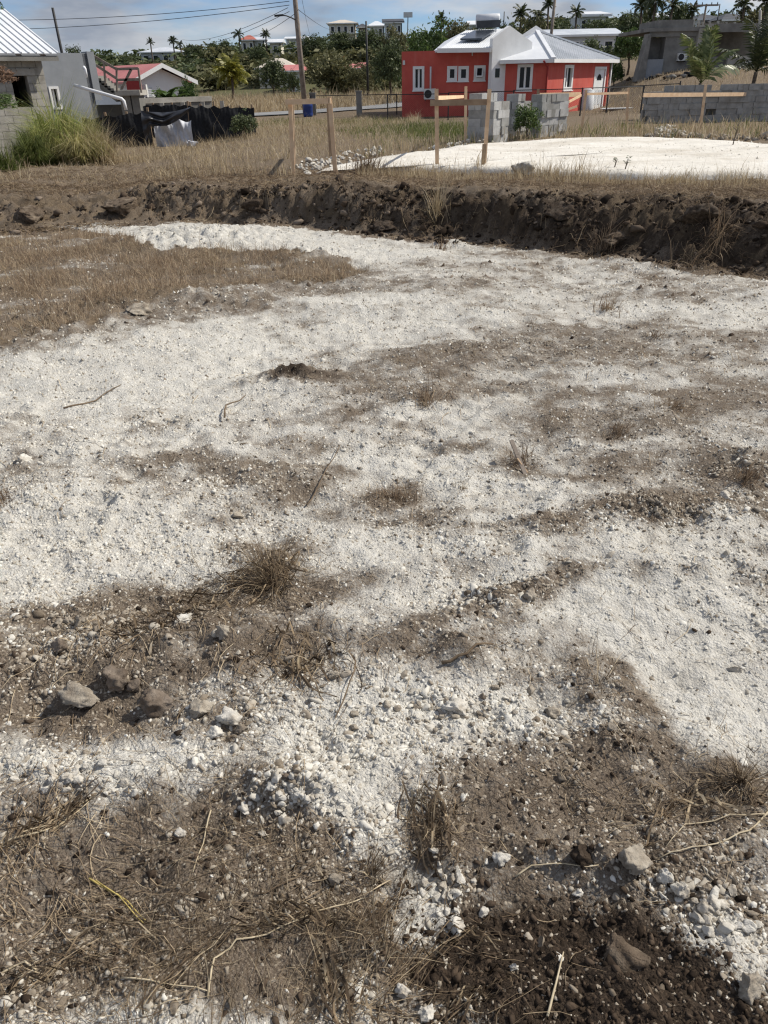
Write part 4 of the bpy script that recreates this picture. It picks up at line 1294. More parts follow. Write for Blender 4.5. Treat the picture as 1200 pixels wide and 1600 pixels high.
# ---- white house with the pink roof
def pink_house():
    p0 = W(211, 140, 47.5)[:2]; 
    t = np.array([.74, .67]); t /= np.linalg.norm(t)
    s1 = None
    p1 = p0 + t * 10
    s1 = onwall(292, 140, p0, p1)[0]
    p1 = p0 + t * s1
    z0 = hz(p1[0], p1[1]) - .3
    sa, za = onwall(254, 104, p0, p1)
    ze = onwall(214, 127, p0, p1)[1]
    L = s1
    sa = L / 2
    n = np.array([-t[1], t[0], 0]); u = np.array([*t, 0])
    root = thing('white_house', 'white gabled house with faded pink metal roof beyond the grey building', 'house', (p0[0], p0[1], z0))
    tri = [P3(p0, p1, 0, z0), P3(p0, p1, L, z0), P3(p0, p1, L, ze), P3(p0, p1, sa, za - .06), P3(p0, p1, 0, ze)]
    MB().prism(tri, n * .2).build('gable_wall', 'white_paint', root)
    D = 7.5
    MB().wall(plan(p0, p1, 0, D), plan(p0, p1, 0, .2), z0, ze, .2).build('side_wall', 'white_paint', root)
    MB().wall(plan(p0, p1, L, .2), plan(p0, p1, L, D), z0, ze, .2).build('side_wall', 'white_paint', root)
    MB().prism([q + n * D for q in tri], n * .2).build('rear_wall', 'white_paint', root)
    sl = (za - ze) / sa
    for sgn in (0, 1):
        o = .5
        e = (-o if sgn == 0 else L + o); ez = ze - o * sl
        a, b = P3(p0, p1, e, ez + .1, -.45), P3(p0, p1, sa, za + .06, -.45)
        r = MB()
        r.prism([a, b, b + n * (D + .9), a + n * (D + .9)], (0, 0, .09))
        r.build('roof_slope', 'roof_pink', root)
        MB().prism([a - n * .03 + [0, 0, -.12], b - n * .03 + [0, 0, -.12], b - n * .03 + [0, 0, .10], a - n * .03 + [0, 0, .10]], n * .028).build('barge_board', 'white_paint', root)
    h = rect_on(p0, p1, 228, 137, 240, 152)
    w = MB().obox(P3(p0, p1, h[0], h[2], -.04), u * (h[1] - h[0]), n * .035, (0, 0, h[3] - h[2])).build('louvre_window', 'white_paint', root)
    for k in range(6):
        z = h[2] + (h[3] - h[2]) * (k + .5) / 6
        MB().obox(P3(p0, p1, h[0] + .04, z, -.075), u * (h[1] - h[0] - .08), n * .03, (0, 0, .05)).build('louvre', 'pale_wall', w)
    c = W(222, 152, 46.6)
    ac_unit(root, (c[0], c[1], c[2]), .75, .6)
    MB().box(*(lambda q: (q[0] - .35, q[0] + .35, q[1], q[1] + .4, q[2] - .2, q[2] + .35))(W(208, 134, 45.5))).build('red_box', 'fruit_red', root)
pink_house()

def low_wall():
    a, b = W(213, 154, 41.0), W(330, 152, 43.5)
    z = W(260, 152.5, 42)[2]
    g = hz(a[0], a[1]) - .3
    root = thing('garden_wall', 'low beige garden wall in front of the white pink-roofed house', 'wall', (a[0], a[1], g))
    MB().wall(a, b, g, z - .22, .18).build('wall_panel', 'concrete', root)
    MB().wall(plan(a, b, -.1, -.06), plan(a, b, np.linalg.norm(b[:2] - a[:2]), -.06), z - .22, z, .32).build('coping', 'concrete_pale', root)
    for k in range(4):
        q = plan(a, b, 1.2 + k * 1.1, -.1)
        MB().box(q[0] - .1, q[0] + .1, q[1], q[1] + .08, g, z - .221).build('pier', 'concrete_pale', root)
low_wall()

# ---- red house
def red_house():
    zb = -.55
    a0 = W(628, 150, 46.8)[:2]; a1 = W(767, 150, 45.9)[:2]
    root = thing('red_house', 'red rendered bungalow with white metal roofs and white gable wall', 'house', (a0[0], a0[1], zb))
    zt = onwall(690, 79, a0, a1)[1]
    wins = [rect_on(a0, a1, 648, 107, 660, 138), rect_on(a0, a1, 702, 107, 711, 123), rect_on(a0, a1, 719.5, 107, 729, 123), rect_on(a0, a1, 744, 106, 755, 122)]
    La = np.linalg.norm(a1 - a0)
    MB().wall(a0, a1, zb, zt, .2, wins).build('front_wall', 'red_paint', root)
    window(root, a0, a1, wins[0], .10, 1); window(root, a0, a1, wins[1], .11, 0); window(root, a0, a1, wins[2], .11, 0)
    w4 = window(root, a0, a1, wins[3], .11, 0)
    # top-hung sash standing open
    h = wins[3]
    u = np.array([*(a1 - a0) / La, 0]); n = np.array([-u[1], u[0], 0])
    o = P3(a0, a1, h[0] + .02, h[3] - .02, -.05)
    dn = np.array([0, 0, -.40]) - n * .26 
    m = MB()
    W_ = h[1] - h[0] - .04
    m.obox(o, u * .05, n * .03, dn).obox(o + u * (W_ - .05), u * .05, n * .03, dn).obox(o + dn, u * W_, n * .04, (0, 0, .06))
    m.build('open_sash', 'white_paint', w4)
    MB().obox(o + u * .05 + n * .008, u * (W_ - .1), n * .01, dn).build('sash_pane', 'glass', w4)
    # left side wall and rear
    b0 = a0 + np.array([.6, 7.0])
    MB().wall(b0, a0 + np.array([.02, .2]), zb, zt, .2).build('side_wall', 'red_paint', root)
    MB().wall(b0 + np.array([9, -1.0]), b0, zb, zt, .2).build('rear_wall', 'red_paint', root)
    # downpipe, air conditioner, small fittings
    q = W(673, 104, 46.3); q2 = W(673, 145, 46.3)
    MB().tube([(q[0], q[1], q[2]), (q[0], q[1], q2[2])], .045, 8).build('conduit', 'pale_wall', root, True)
    c = W(671, 155, 46.25)
    ac_unit(root, c, .62, .5)
    MB().box(*(lambda v: (v[0] - .06, v[0] + .06, v[1] - .12, v[1], v[2] - .1, v[2] + .1))(W(631, 98, 46.72))).build('wall_lamp', 'ac_casing', root)
    MB().tube([W(738, 79, 45.95), W(738, 87, 45.95)], .035, 6).build('overflow_pipe', 'pale_wall', root, True)
    # left wing roof: sloping up to the back, thick white eave
    e0, e1 = W(686, 77, 45.6), W(764, 76, 45.1)
    r0, r1 = W(727, 48, 50.5), W(790, 45, 50.0)
    MB().prism([e0, e1, r1, r0], (0, 0, -.12)).build('wing_roof', 'roof_white', root)
    n_r = 22
    mb = MB()
    for k in range(n_r):
        s = (k + .5) / n_r
        A, B = e0 + (e1 - e0) * s + [0, 0, .012], r0 + (r1 - r0) * s + [0, 0, .012]
        mb.bar(A, B, .04, .022)
    mb.build('roof_ribs', 'roof_white', root)['kind'] = 'stuff'
    MB().bar(e0 + [-.1, -.06, -.06], e1 + [.1, -.06, -.06], .1, .2).build('eave_gutter', 'white_paint', root)
    r2 = W(700, 76, 50.5)
    MB().prism([W(678, 79, 46.6), W(686, 77.5, 45.9), r0, W(694, 65, 52)], (0, 0, -.1)).build('rear_roof', 'roof_white', root)
    # solar heater on the roof
    s_ = MB()
    Y1, Y2 = 47.0, 49.4
    def onroof(px, f):   # point on the wing roof
        A = e0 + (e1 - e0) * ((px - 686) / 78.0)
        B = r0 + (r1 - r0) * ((px - 686) / 78.0)
        return A + (B - A) * f + np.array([0, 0, .14])
    pan = MB().prism([onroof(708, .28), onroof(744, .28), onroof(752, .72), onroof(714, .72)], (0, 0, .08)).build('solar_panel', 'solar', root)
    ta, tb = onroof(712, .86) + [0, 0, .42], onroof(756, .86) + [0, 0, .42]
    MB().tube([ta, ta + (tb - ta) * .02, tb - (tb - ta) * .02, tb], [.25, .3, .3, .25], 14).build('water_tank', 'tank_metal', root, True)
    for q in (ta + (tb - ta) * .15, ta + (tb - ta) * .85):
        MB().bar(q + [0, -.1, -.62], q + [0, 0, -.1], .06).build('tank_stand', 'tank_metal', root)
    MB().bar(ta + [0, -.32, -.2], tb + [0, -.32, -.2], .04, .34).build('collector_frame', 'roof_dark', root)
    # white gable wall between the wings
    g0 = W(767.5, 120, 45.2)[:2]
    gt = np.array([.87, .5]); gt /= np.linalg.norm(gt)
    g1 = g0 + gt * 6
    L1 = onwall(832, 100, g0, g1)[0]
    sA, zA = onwall(797, 40, g0, g1)
    zl = onwall(768, 60, g0, g1)[1]
    sR, zR = onwall(832, 66, g0, g1)
    gn = np.array([-gt[1], gt[0], 0]) * .25
    gw = [P3(g0, g1, 0, zb), P3(g0, g1, sR, zb), P3(g0, g1, sR, zR), P3(g0, g1, sA, zA), P3(g0, g1, 0, zl)]
    MB().prism(gw, gn).build('gable_wall', 'white_paint', root)
    nh = rect_on(g0, g1, 774, 107, 780, 121)
    MB().obox(P3(g0, g1, nh[0], nh[2], -.02), (*(gt * (nh[1] - nh[0])), 0), gn * .07, (0, 0, nh[3] - nh[2])).build('slit_window', 'glass', root)
    # second gable behind
    k0 = W(808, 60, 51.5); kA = W(838, 40, 51.5); k1 = W(872, 62, 51.5)
    MB().prism([(k0[0], 51.5, zb), (k1[0], 51.5, zb), (k1[0], 51.5, k1[2]), kA, (k0[0], 51.5, k0[2])], (0, .25, 0)).build('gable_wall', 'white_paint', root)
    # the bay: left facet frontal, right facet turned away
    f0 = W(784, 120, 45.7)[:2]; f1 = W(856, 120, 45.1)[:2]
    ft = np.array([.64, .77]); ft /= np.linalg.norm(ft)
    f2 = f1 + ft * 12
    Lf = onwall(951, 120, f1, f2)[0]
    f2 = f1 + ft * Lf
    ze = onwall(855, 93.5, f0, f1)[1]
    hw = rect_on(f0, f1, 812, 104, 828, 138)
    MB().wall(f0, f1, zb, ze, .2, [hw]).build('bay_wall', 'red_paint', root)
    window(root, f0, f1, hw, .10, 1)
    hr = rect_on(f1, f2, 884, 105, 892, 137)
    dr = rect_on(f1, f2, 931, 108, 941, 152)
    MB().wall(f1, f2, zb, ze - .003, .2, [hr, (dr[0], dr[1], zb + .35, dr[3])]).build('end_wall', 'red_paint', root)
    window(root, f1, f2, hr, .11, 1)
    fu = np.array([*ft, 0]); fn = np.array([-ft[1], ft[0], 0])
    d = MB().obox(P3(f1, f2, dr[0], zb + .35, .03), fu * (dr[1] - dr[0]), fn * .05, (0, 0, dr[3] - zb - .35)).build('door', 'white_paint', root)
    fan = [P3(f1, f2, (dr[0] + dr[1]) / 2 + .3 * math.cos(k * math.pi / 8), dr[3] - .55 + .3 * math.sin(k * math.pi / 8), .018) for k in range(9)]
    MB().prism(fan, fn * .01).build('fanlight', 'glass', d)
    for k in (.3, .7):
        MB().obox(P3(f1, f2, dr[0] + (dr[1] - dr[0]) * k - .15, zb + .6, .018), fu * .3, fn * .01, (0, 0, .75)).build('door_panel', 'pale_wall', d)
    fr = .12
    MB().obox(P3(f1, f2, dr[0] - fr, zb + .3, -.03), fu * fr, fn * .1, (0, 0, dr[3] - zb - .3 + fr)).obox(P3(f1, f2, dr[1], zb + .3, -.03), fu * fr, fn * .1, (0, 0, dr[3] - zb - .3 + fr)).obox(P3(f1, f2, dr[0], dr[3], -.03), fu * (dr[1] - dr[0]), fn * .1, (0, 0, fr)).build('door_frame', 'white_paint', root)
    # roof of the bay
    back = f2 + np.array([-7, 5.0])
    E0, E1, E2 = W(784, 93, 45.0), W(859, 91.5, 44.4), None
    ez = ze + .03
    E0 = np.array([f0[0] - .2, f0[1] - .36, ez]); E1 = np.array([f1[0] + .14, f1[1] - .4, ez])
    E2 = np.array([*(f2 + ft * .4 + np.array([ft[1], -ft[0]]) * .33), ez])
    E3 = np.array([E2[0] - 6.0, E2[1] + 5.0, ez]); E4 = np.array([E0[0] - .5, E0[1] + 9.5, ez])
    A = W(839, 49, 49.3)
    def slope(nm, c, d, mat='roof_white', ribs=0):
        MB().prism([c, d, A], (0, 0, -.1)).build(nm, mat, root)
        if ribs:
            m = MB()
            e = (d - c) / np.linalg.norm(d - c)
            nrm = np.cross(d - c, A - c); nrm /= np.linalg.norm(nrm)
            upv = np.cross(nrm, e)
            if upv[2] < 0: upv = -upv
            hA = np.dot(A - c, upv); sAx = np.dot(A - c, e); Lx = np.linalg.norm(d - c)
            s = .12
            while s < Lx:
                top = hA * (s / sAx if s < sAx else (Lx - s) / (Lx - sAx))
                if top > .15:
                    q = c + e * s + [0, 0, .015]
                    m.bar(q, q + upv * top, .035, .02, nrm)
                s += .24
            m.build('roof_ribs', mat, root)['kind'] = 'stuff'
    slope('hip_roof', E0, E1, 'roof_white', 0); slope('hip_roof', E1, E2, 'roof_silver', 1)  # right slope gets a greyer sheet, its duller light put into the colour
    slope('hip_roof', E2, E3); slope('hip_roof', E3, E4); slope('hip_roof', E4, E0)
    for c in (E1, E2):
        MB().bar(c + [0, 0, .04], A + [0, 0, .05], .22, .08).build('hip_cap', 'roof_white', root)
    for c, d in ((E0, E1), (E1, E2)):
        MB().bar(c + [0, 0, -.08], d + [0, 0, -.08], .12, .17).build('gutter', 'white_paint', root)
    w2 = MB().wall(plan(f0, f1, .05, .3), plan(f0, f1, .06, 8), zb, ze - .01, .2); w2.build('inner_side_wall', 'white_paint', root)
    qd = f1 + np.array([-.06, -.10])
    MB().tube([(qd[0] - .3, qd[1] - .35, ze - .06), (qd[0], qd[1], ze - .35), (qd[0], qd[1], zb + .05)], .05, 8).build('downpipe', 'fruit_red', root, True)
    q3 = f2 + np.array([.08, -.1])
    MB().tube([(q3[0], q3[1], ze - .05), (q3[0], q3[1], zb)], .05, 8).build('downpipe', 'white_paint', root, True)
    # yard step in front of the door
    st = P3(f1, f2, dr[0] - .4, 0, -1.3)
    MB().obox((st[0], st[1], zb), fu * 1.8, fn * 1.28, (0, 0, .34)).build('door_step', 'concrete_pale', root)
red_house()

# ---- unfinished concrete building on the rise
def concrete_shell():
    Y = 60.0
    zb = hz(*W(1060, 100, Y)[:2]) - .6
    root = thing('concrete_shell', 'unfinished dark concrete building with flat slab on the rise at the right', 'building', (*W(1060, 100, Y)[:2], zb))
    X = lambda px, y=Y: float(W(px, 90, y)[0])
    Z = lambda py, px=1060, y=Y: float(W(px, py, y)[2])
    MB().prism([(X(997), Y - .3, zb), (X(1010), Y - .3, zb), (X(1011), Y - .3, Z(52)), (X(1007), Y - .3, Z(52))], (0, 1.0, 0)).build('flared_wall', 'concrete', root)
    MB().box(X(1010.5), X(1037), Y + .9, Y + 1.1, zb, Z(57)).build('recess_wall', 'concrete', root)
    MB().box(X(1010.5), X(1086), Y - .1, Y + .15, Z(57), Z(49)).build('lintel_beam', 'concrete', root)
    MB().box(X(1036), X(1083), Y, Y + .2, zb, Z(57)).build('front_wall', 'concrete', root)
    MB().box(X(1036), X(1038), Y + .2, Y + 1.0, zb, Z(57)).build('jamb', 'concrete', root)
    MB().box(X(1011), X(1036), Y - .2, Y + .9, zb, Z(92)).build('sill_wall', 'render_grey', root)
    MB().box(X(1083), X(1089), Y - .35, Y + .2, zb, Z(45)).build('column', 'concrete_pale', root)
    MB().box(X(1006), X(1100), Y - .3, Y + 7, Z(49), Z(43)).build('roof_slab', 'concrete', root)
    MB().box(X(1020), X(1074), Y - .1, Y + .1, Z(43), Z(31)).build('parapet', 'concrete', root)
    MB().box(X(1020), X(1021), Y + .1, Y + 4, Z(43), Z(31)).build('parapet', 'concrete', root)
    MB().box(X(1101), X(1200), Y - 1.2, Y - .9, Z(53), Z(40)).build('carport_beam', 'concrete', root)
    MB().box(X(1101), X(1230), Y - .9, Y + 7, Z(45), Z(41)).build('carport_slab', 'concrete', root)
    MB().box(X(1089.3), X(1101), Y - 1.0, Y + .5, Z(50), Z(40)).build('beam_end', 'concrete_pale', root)
    MB().box(X(1100), X(1230), Y + 5.8, Y + 6, zb, Z(45)).build('rear_wall', 'concrete', root)
    MB().box(X(1089), X(1092), Y + .2, Y + 6, zb, Z(49)).build('partition', 'concrete', root)
    MB().box(X(1092), X(1128), Y - .6, Y - .4, zb, Z(90)).build('low_wall', 'concrete', root)
    MB().box(X(1128), X(1165), Y - 1.1, Y - .9, zb, Z(90)).build('low_wall', 'concrete_pale', root)
    for px in (1166, 1205):
        MB().box(X(px), X(px + 5), Y - 1.15, Y - .85, zb, Z(53)).build('column', 'concrete_pale', root)
    for px, py in ((1076, 29), (1083, 27), (1091, 30), (1097, 33), (1108, 32), (1121, 31), (1134, 33), (1147, 33), (1160, 32)):
        MB().box(X(px), X(px + 2.2), Y + 1, Y + 1.2, Z(43), Z(py, px)).build('roof_stub', 'concrete_pale', root)
    MB().bar((X(1090), Y + 1.1, Z(37)), (X(1165), Y + 1.1, Z(37)), .06).build('stub_rail', 'pole_wood', root)
    c = W(1063.5, 95, Y - .02)
    ac_unit(root, (c[0], Y - .002, c[2]), .62, .45)
concrete_shell()

# ---- houses on the hill, each its own
def hill_house(label, px0, px1, pe, pb, pr, Y, wall, roof, kind='hip', depth=6, wins=3, name='hill_house', over=.5, win='glass', cat='house'):
    a, b = W(px0, pe, Y), W(px1, pe, Y)
    ze = (a[2] + b[2]) / 2
    zr = W((px0 + px1) / 2, pr, Y + depth / 2)[2]
    g = min(hz(a[0], Y), hz(b[0], Y), hz(a[0], Y + depth)) - .5
    zb = min(W((px0 + px1) / 2, pb, Y)[2], ze - 1.5)
    root = thing(name, label, cat, (a[0], Y, min(g, zb)))
    x0, x1 = a[0], b[0]
    bz = min(g, zb)
    hs = []
    ww = min(1.1, (x1 - x0) / (wins * 1.9 + 1)) if wins else 0
    for k in range(wins):
        c = (x1 - x0) * (k + .5) / wins
        hs.append((c - ww / 2, c + ww / 2, ze - 1.75, ze - .6))
    MB().wall((x0, Y), (x1, Y), bz, ze, .2, hs).build('front_wall', wall, root)
    m = MB().wall((x1, Y + .0), (x1, Y + depth), bz, ze - .01, .2)
    m.build('side_wall', wall, root)
    MB().wall((x0, Y + depth), (x0, Y + .2), bz, ze - .01, .2).build('side_wall', wall, root)
    MB().wall((x1, Y + depth), (x0, Y + depth), bz, ze - .01, .2).build('rear_wall', wall, root)
    for h in hs:
        window(root, (x0, Y), (x1, Y), h, .08, 0, 'white_paint', False)
    o = over
    A, B, C, D = np.array([x0 - o, Y - o, ze]), np.array([x1 + o, Y - o, ze]), np.array([x1 + o, Y + depth + o, ze]), np.array([x0 - o, Y + depth + o, ze])
    r = MB()
    if kind == 'hip':
        i = min((x1 - x0) / 2 * .8, depth * .6)
        R0, R1 = np.array([x0 + i, Y + depth / 2, zr]), np.array([x1 - i, Y + depth / 2, zr])
        r.add([A, B, C, D, R0, R1], [[0, 1, 5, 4], [1, 2, 5], [2, 3, 4, 5], [3, 0, 4], [3, 2, 1, 0]])
    elif kind == 'gable':
        R0, R1 = np.array([x0 - o, Y + depth / 2, zr]), np.array([x1 + o, Y + depth / 2, zr])
        r.add([A, B, C, D, R0, R1], [[0, 1, 5, 4], [1, 2, 5], [2, 3, 4, 5], [3, 0, 4], [3, 2, 1, 0]])
    else:   # shed rising to the back
        C2, D2 = C + [0, 0, zr - ze], D + [0, 0, zr - ze]
        r.prism([A, B, C2, D2], (0, 0, .15))
    r.build('roof', roof, root)
    MB().bar(A + [0, -.04, -.09], B + [0, -.04, -.09], .08, .18).build('fascia', 'white_paint', root)
    return root, x0, x1, ze, bz

r_, x0, x1, ze, bz = hill_house('cream two-storey house with flat pale roof on the ridge', 514, 555, 36, 50, 31, 185, 'cream_wall', 'roof_tan', 'hip', 9, 4, over=.6)
MB().box(x0 + .4, x0 + 2.6, 184.7, 184.98, ze - 3.2, ze - 1.9).build('balcony', 'concrete', r_)
MB().box(x0 - .5, x1 + .5, 183.9, 184.95, ze - 2.05, ze - 1.85).build('floor_slab', 'concrete_pale', r_)
hill_house('white ridge house with pale hipped roof right of the cream house', 577, 600, 40, 48, 33, 190, 'pale_wall', 'roof_white', 'hip', 8, 2)
hill_house('slate-roofed house with glazed veranda at the right end of the ridge pair', 601, 628, 35, 45, 29, 180, 'pale_wall', 'roof_dark', 'shed', 6, 3)
hill_house('dark-roofed small house between the cream and white ridge houses', 560, 572, 42, 48, 37, 192, 'concrete', 'roof_dark', 'hip', 6, 1)
hill_house('long pale house with low grey hipped roof on the left ridge', 219, 281, 81, 92, 74, 175, 'pale_wall', 'roof_silver', 'hip', 8, 4)
hill_house('house with orange-red roof beside a palm on the left ridge', 376, 397, 62, 72, 55, 185, 'cream_wall', 'roof_red', 'hip', 7, 2)
hill_house('low house with pale green roof next to the orange-red roofed one', 398, 412, 62, 70, 58, 186, 'pale_wall', 'roof_silver', 'gable', 6, 1)
hill_house('pale bungalow half way up the slope left of the tall pole', 421, 438, 66, 76, 61, 170, 'cream_wall', 'roof_white', 'gable', 6, 1)
hill_house('white-roofed house on the ridge just behind the tall pole', 447, 477, 60, 68, 57, 190, 'pale_wall', 'roof_white', 'gable', 7, 2)
hill_house('tan hip-roofed house half hidden behind the dark bush', 404, 459, 106, 118, 91, 118, 'cream_wall', 'roof_tan', 'hip', 9, 3)
hill_house('small pink-roofed house beside the tall pole', 446, 470, 110, 124, 101, 110, 'pale_wall', 'roof_pink', 'gable', 5, 1)
hill_house('low pink-roofed house behind the dry field left of the red house', 536, 570, 106, 118, 98, 125, 'cream_wall', 'roof_pink', 'gable', 7, 2)
hill_house('white-roofed house on the ridge above the solar water heater', 735, 772, 38, 46, 32, 190, 'pale_wall', 'roof_white', 'gable', 7, 2)
hill_house('long house with silver metal roof behind the red house', 860, 966, 54, 66, 45, 88, 'pale_wall', 'roof_silver', 'gable', 6, 4)
hill_house('upper house with two white roof edges on the right ridge', 906, 950, 24, 34, 17, 130, 'pale_wall', 'roof_white', 'shed', 6, 3)
hill_house('small white house glimpsed over the concrete building', 1094, 1126, 29, 40, 22, 110, 'pale_wall', 'roof_dark', 'hip', 6, 2)
hill_house('dark-roofed house on the skyline at the far right', 1132, 1180, 30, 42, 21, 105, 'concrete_pale', 'roof_dark', 'hip', 7, 2)
hill_house('white shed under the palms left of the concrete building', 1020, 1048, 26, 40, 20, 105, 'pale_wall', 'roof_white', 'gable', 5, 1, 'shed', cat='shed')
# ------------------------------------------------------------------ poles, wires, fences, boards, blocks
def upright(px0, py0, px1, py1, Y=None):
    """base on the ground under a pixel, top straight above it at the height of another pixel"""
    b = on(px0, py0) if Y is None else W(px0, py0, Y)
    t = W(px1, py1, b[1])
    return b, np.array([t[0], b[1], t[2]])

def pole(label, px0, py0, px1, py1, Y, r=.14, name='utility_pole', cross=None, mat='pole_wood', ztop=None):
    b, t = W(px0, py0, Y), W(px1, py1, Y)
    g = hz(b[0], Y)
    d = (t - b) / (t[2] - b[2])
    base = b + d * (g - .4 - b[2])
    if ztop: t = b + d * (ztop - b[2])
    root = thing(name, label, 'pole', base)
    MB().tube([base, base + (t - base) * .5, t], [r, r * .88, r * .72], 9).build('shaft', mat, root, True)
    if cross:
        for dz, hw in cross:
            c = t + d * dz
            MB().bar(c + [-hw, -r, 0], c + [hw, -r, 0], .12, .14).build('cross_arm', mat, root)
            for k in (-.9, -.4, .4, .9):
                MB().tube([c + [hw * k, -r, .05], c + [hw * k, -r, .25]], [.05, .035], 6).build('insulator', 'dark_metal', root, True)
    return root, base, t

mp, mbase, mtop = pole('tall wooden street pole with lamp arm left of the red house', 476, 163, 461, 0, 52.5, .17, ztop=8.6, cross=[(-.35, 1.1)])
c = W(463, 27, 52.5)
arm = [W(461.5, 31, 52.4), W(455, 27.5, 52.1), W(447, 24.5, 51.9), W(440, 24, 51.8)]
la = MB().tube(arm, .035, 6).build('lamp_arm', 'dark_metal', mp, True)
q = W(436, 24.5, 51.7)
MB().obox(q + [-.26, -.12, -.05], (.5, 0, .03), (0, .24, 0), (0, 0, .09)).build('lamp_head', 'dark_metal', la)
pole('leaning dark pole behind the grey building', 97, 84, 82, 12, 62, .12, mat='dark_metal')
pole('thin dark pole before the green tree left of the red house', 574, 108, 572, 33, 84, .12, mat='dark_metal')
pole('pole rising behind the hipped red house roof', 861, 58, 867, 0, 72, .15, ztop=7.5)
rp, rb_, rtop = pole('pole with cross arm above the concrete building', 1098, 40, 1104, 6, 84, .12, cross=[(-.12, 1.1)])
pole('slender pole beside the palms left of the concrete building', 1048, 40, 1051, -4, 92, .09, mat='dark_metal')
pole('short leaning pole right of the cross-arm pole', 1120, 40, 1125, 6, 95, .08, mat='dark_metal')
pole('post standing right of the concrete slab', 1187, 45, 1188, 16, 58, .12, 'post', mat='concrete_pale')
pole('thin pole on the ridge above the solar water heater', 787, 40, 788, 18, 180, .13, mat='dark_metal')
fr, fb, ft_ = pole('floodlight mast above the green tree', 637, 50, 637.5, 24, 150, .1, 'floodlight_mast', mat='dark_metal')
MB().box(ft_[0] - .75, ft_[0] + .75, ft_[1] - .2, ft_[1] + .2, ft_[2] - .3, ft_[2] + .45).build('lamp_rack', 'pale_wall', fr)

def wire(label, a, b, sag=.4, r=.016, name='power_line'):
    pts = [np.array(a) + (np.array(b) - np.array(a)) * t + np.array([0, 0, -4 * sag * t * (1 - t)]) for t in np.linspace(0, 1, 15)]
    o = MB().tube(pts, r, 5).build(name, 'wire')
    tag(o, label, 'wire', 'wires strung from the street pole')
T = lambda dx, dz: mtop + np.array([dx, -.2, dz])
wire('upper wire running left from the street pole across the sky', W(-60, 31, 62), W(452, 2, 52.3), .3)
wire('second wire running left just below the upper one', W(-60, 47, 63), W(452, 8, 52.3), .3)
wire('wire sloping down left from the street pole towards the ridge', W(285, 62, 120), W(450, 12, 52.3), .6)
wire('lower wire sloping down left from the street pole', W(280, 72, 120), W(452, 18, 52.3), .6)
wire('lowest wire sloping left to the ridge palms', W(385, 56, 130), W(460, 22, 52.3), .4)
wire('service wire from the street pole towards the cream house', W(466, 15, 52.4), W(516, 46, 150), .2)
wire('steep guy wire right of the street pole', W(466, -30, 52.4), W(484, 54, 120), .2, .013)
wire('pale wire crossing low in front of the ridge trees', W(470, 58, 100), W(640, 61, 100), .2, .013)

# ---- profile boards: posts and a rail, each frame one thing
def profile_frame(label, posts, rails, name='profile_board_frame'):
    P = []
    for (x0, y0, x1, y1, w, mt) in posts:
        b, t = upright(x0, y0, x1, y1)
        P.append((b, t, w, mt))
    root = thing(name, label, 'wooden frame', P[0][0])
    for b, t, w, mt in P:
        MB().bar(b - (t - b) / np.linalg.norm(t - b) * .35, t, w, w * .55, (0, 1, 0)).build('stake', mt, root)
    for (i, x0, y0, j, x1, y1, h, mt) in rails:
        Yi, Yj = P[i][0][1] - P[i][2] * .5 - .03, P[j][0][1] - P[j][2] * .5 - .03
        MB().bar(W(x0, y0, Yi), W(x1, y1, Yj), .028, h).build('board', mt, root)
    return root
profile_frame('left wooden profile frame of three stakes before the dry grass', [(458, 272, 453, 154, .068, 'lumber'), (524, 271, 515, 151, .072, 'lumber'), (517, 246, 512, 156, .066, 'lumber_old'), (460.5, 262, 457, 154, .05, 'lumber')],
              [(0, 446, 159.5, 1, 517, 157.5, .078, 'lumber'), (1, 514, 156.5, 2, 512, 157.5, .078, 'lumber_old')])
profile_frame('middle wooden profile frame with a weathered rail at the pad edge', [(683, 265, 682, 139, .068, 'lumber'), (756, 266, 765, 139, .068, 'lumber'), (727, 222, 728, 135, .07, 'lumber'), (754, 266, 757, 225, .07, 'lumber_old')],
              [(0, 672, 161, 1, 761, 159.5, .095, 'lumber_old'), (0, 684, 153, 2, 724, 151, .068, 'lumber')])
profile_frame('right wooden profile frame beside the sunlit block stack', [(838, 207, 841, 139, .078, 'lumber_old'), (909, 202, 916, 140, .078, 'lumber'), (979, 196, 982, 138, .08, 'lumber')],
              [(0, 843, 149, 1, 907, 147.5, .13, 'lumber'), (1, 917, 147, 2, 981, 145, .07, 'lumber'), (0, 889, 159, 1, 908, 149, .07, 'lumber'), (0, 887, 171, 1, 902, 166, .06, 'lumber_old')])
profile_frame('far right wooden profile frame before the dark block stack', [(1094, 202, 1103, 132, .078, 'lumber'), (1173, 187, 1184, 135, .08, 'lumber')],
              [(0, 1005, 148.5, 1, 1196, 147, .12, 'lumber'), ])

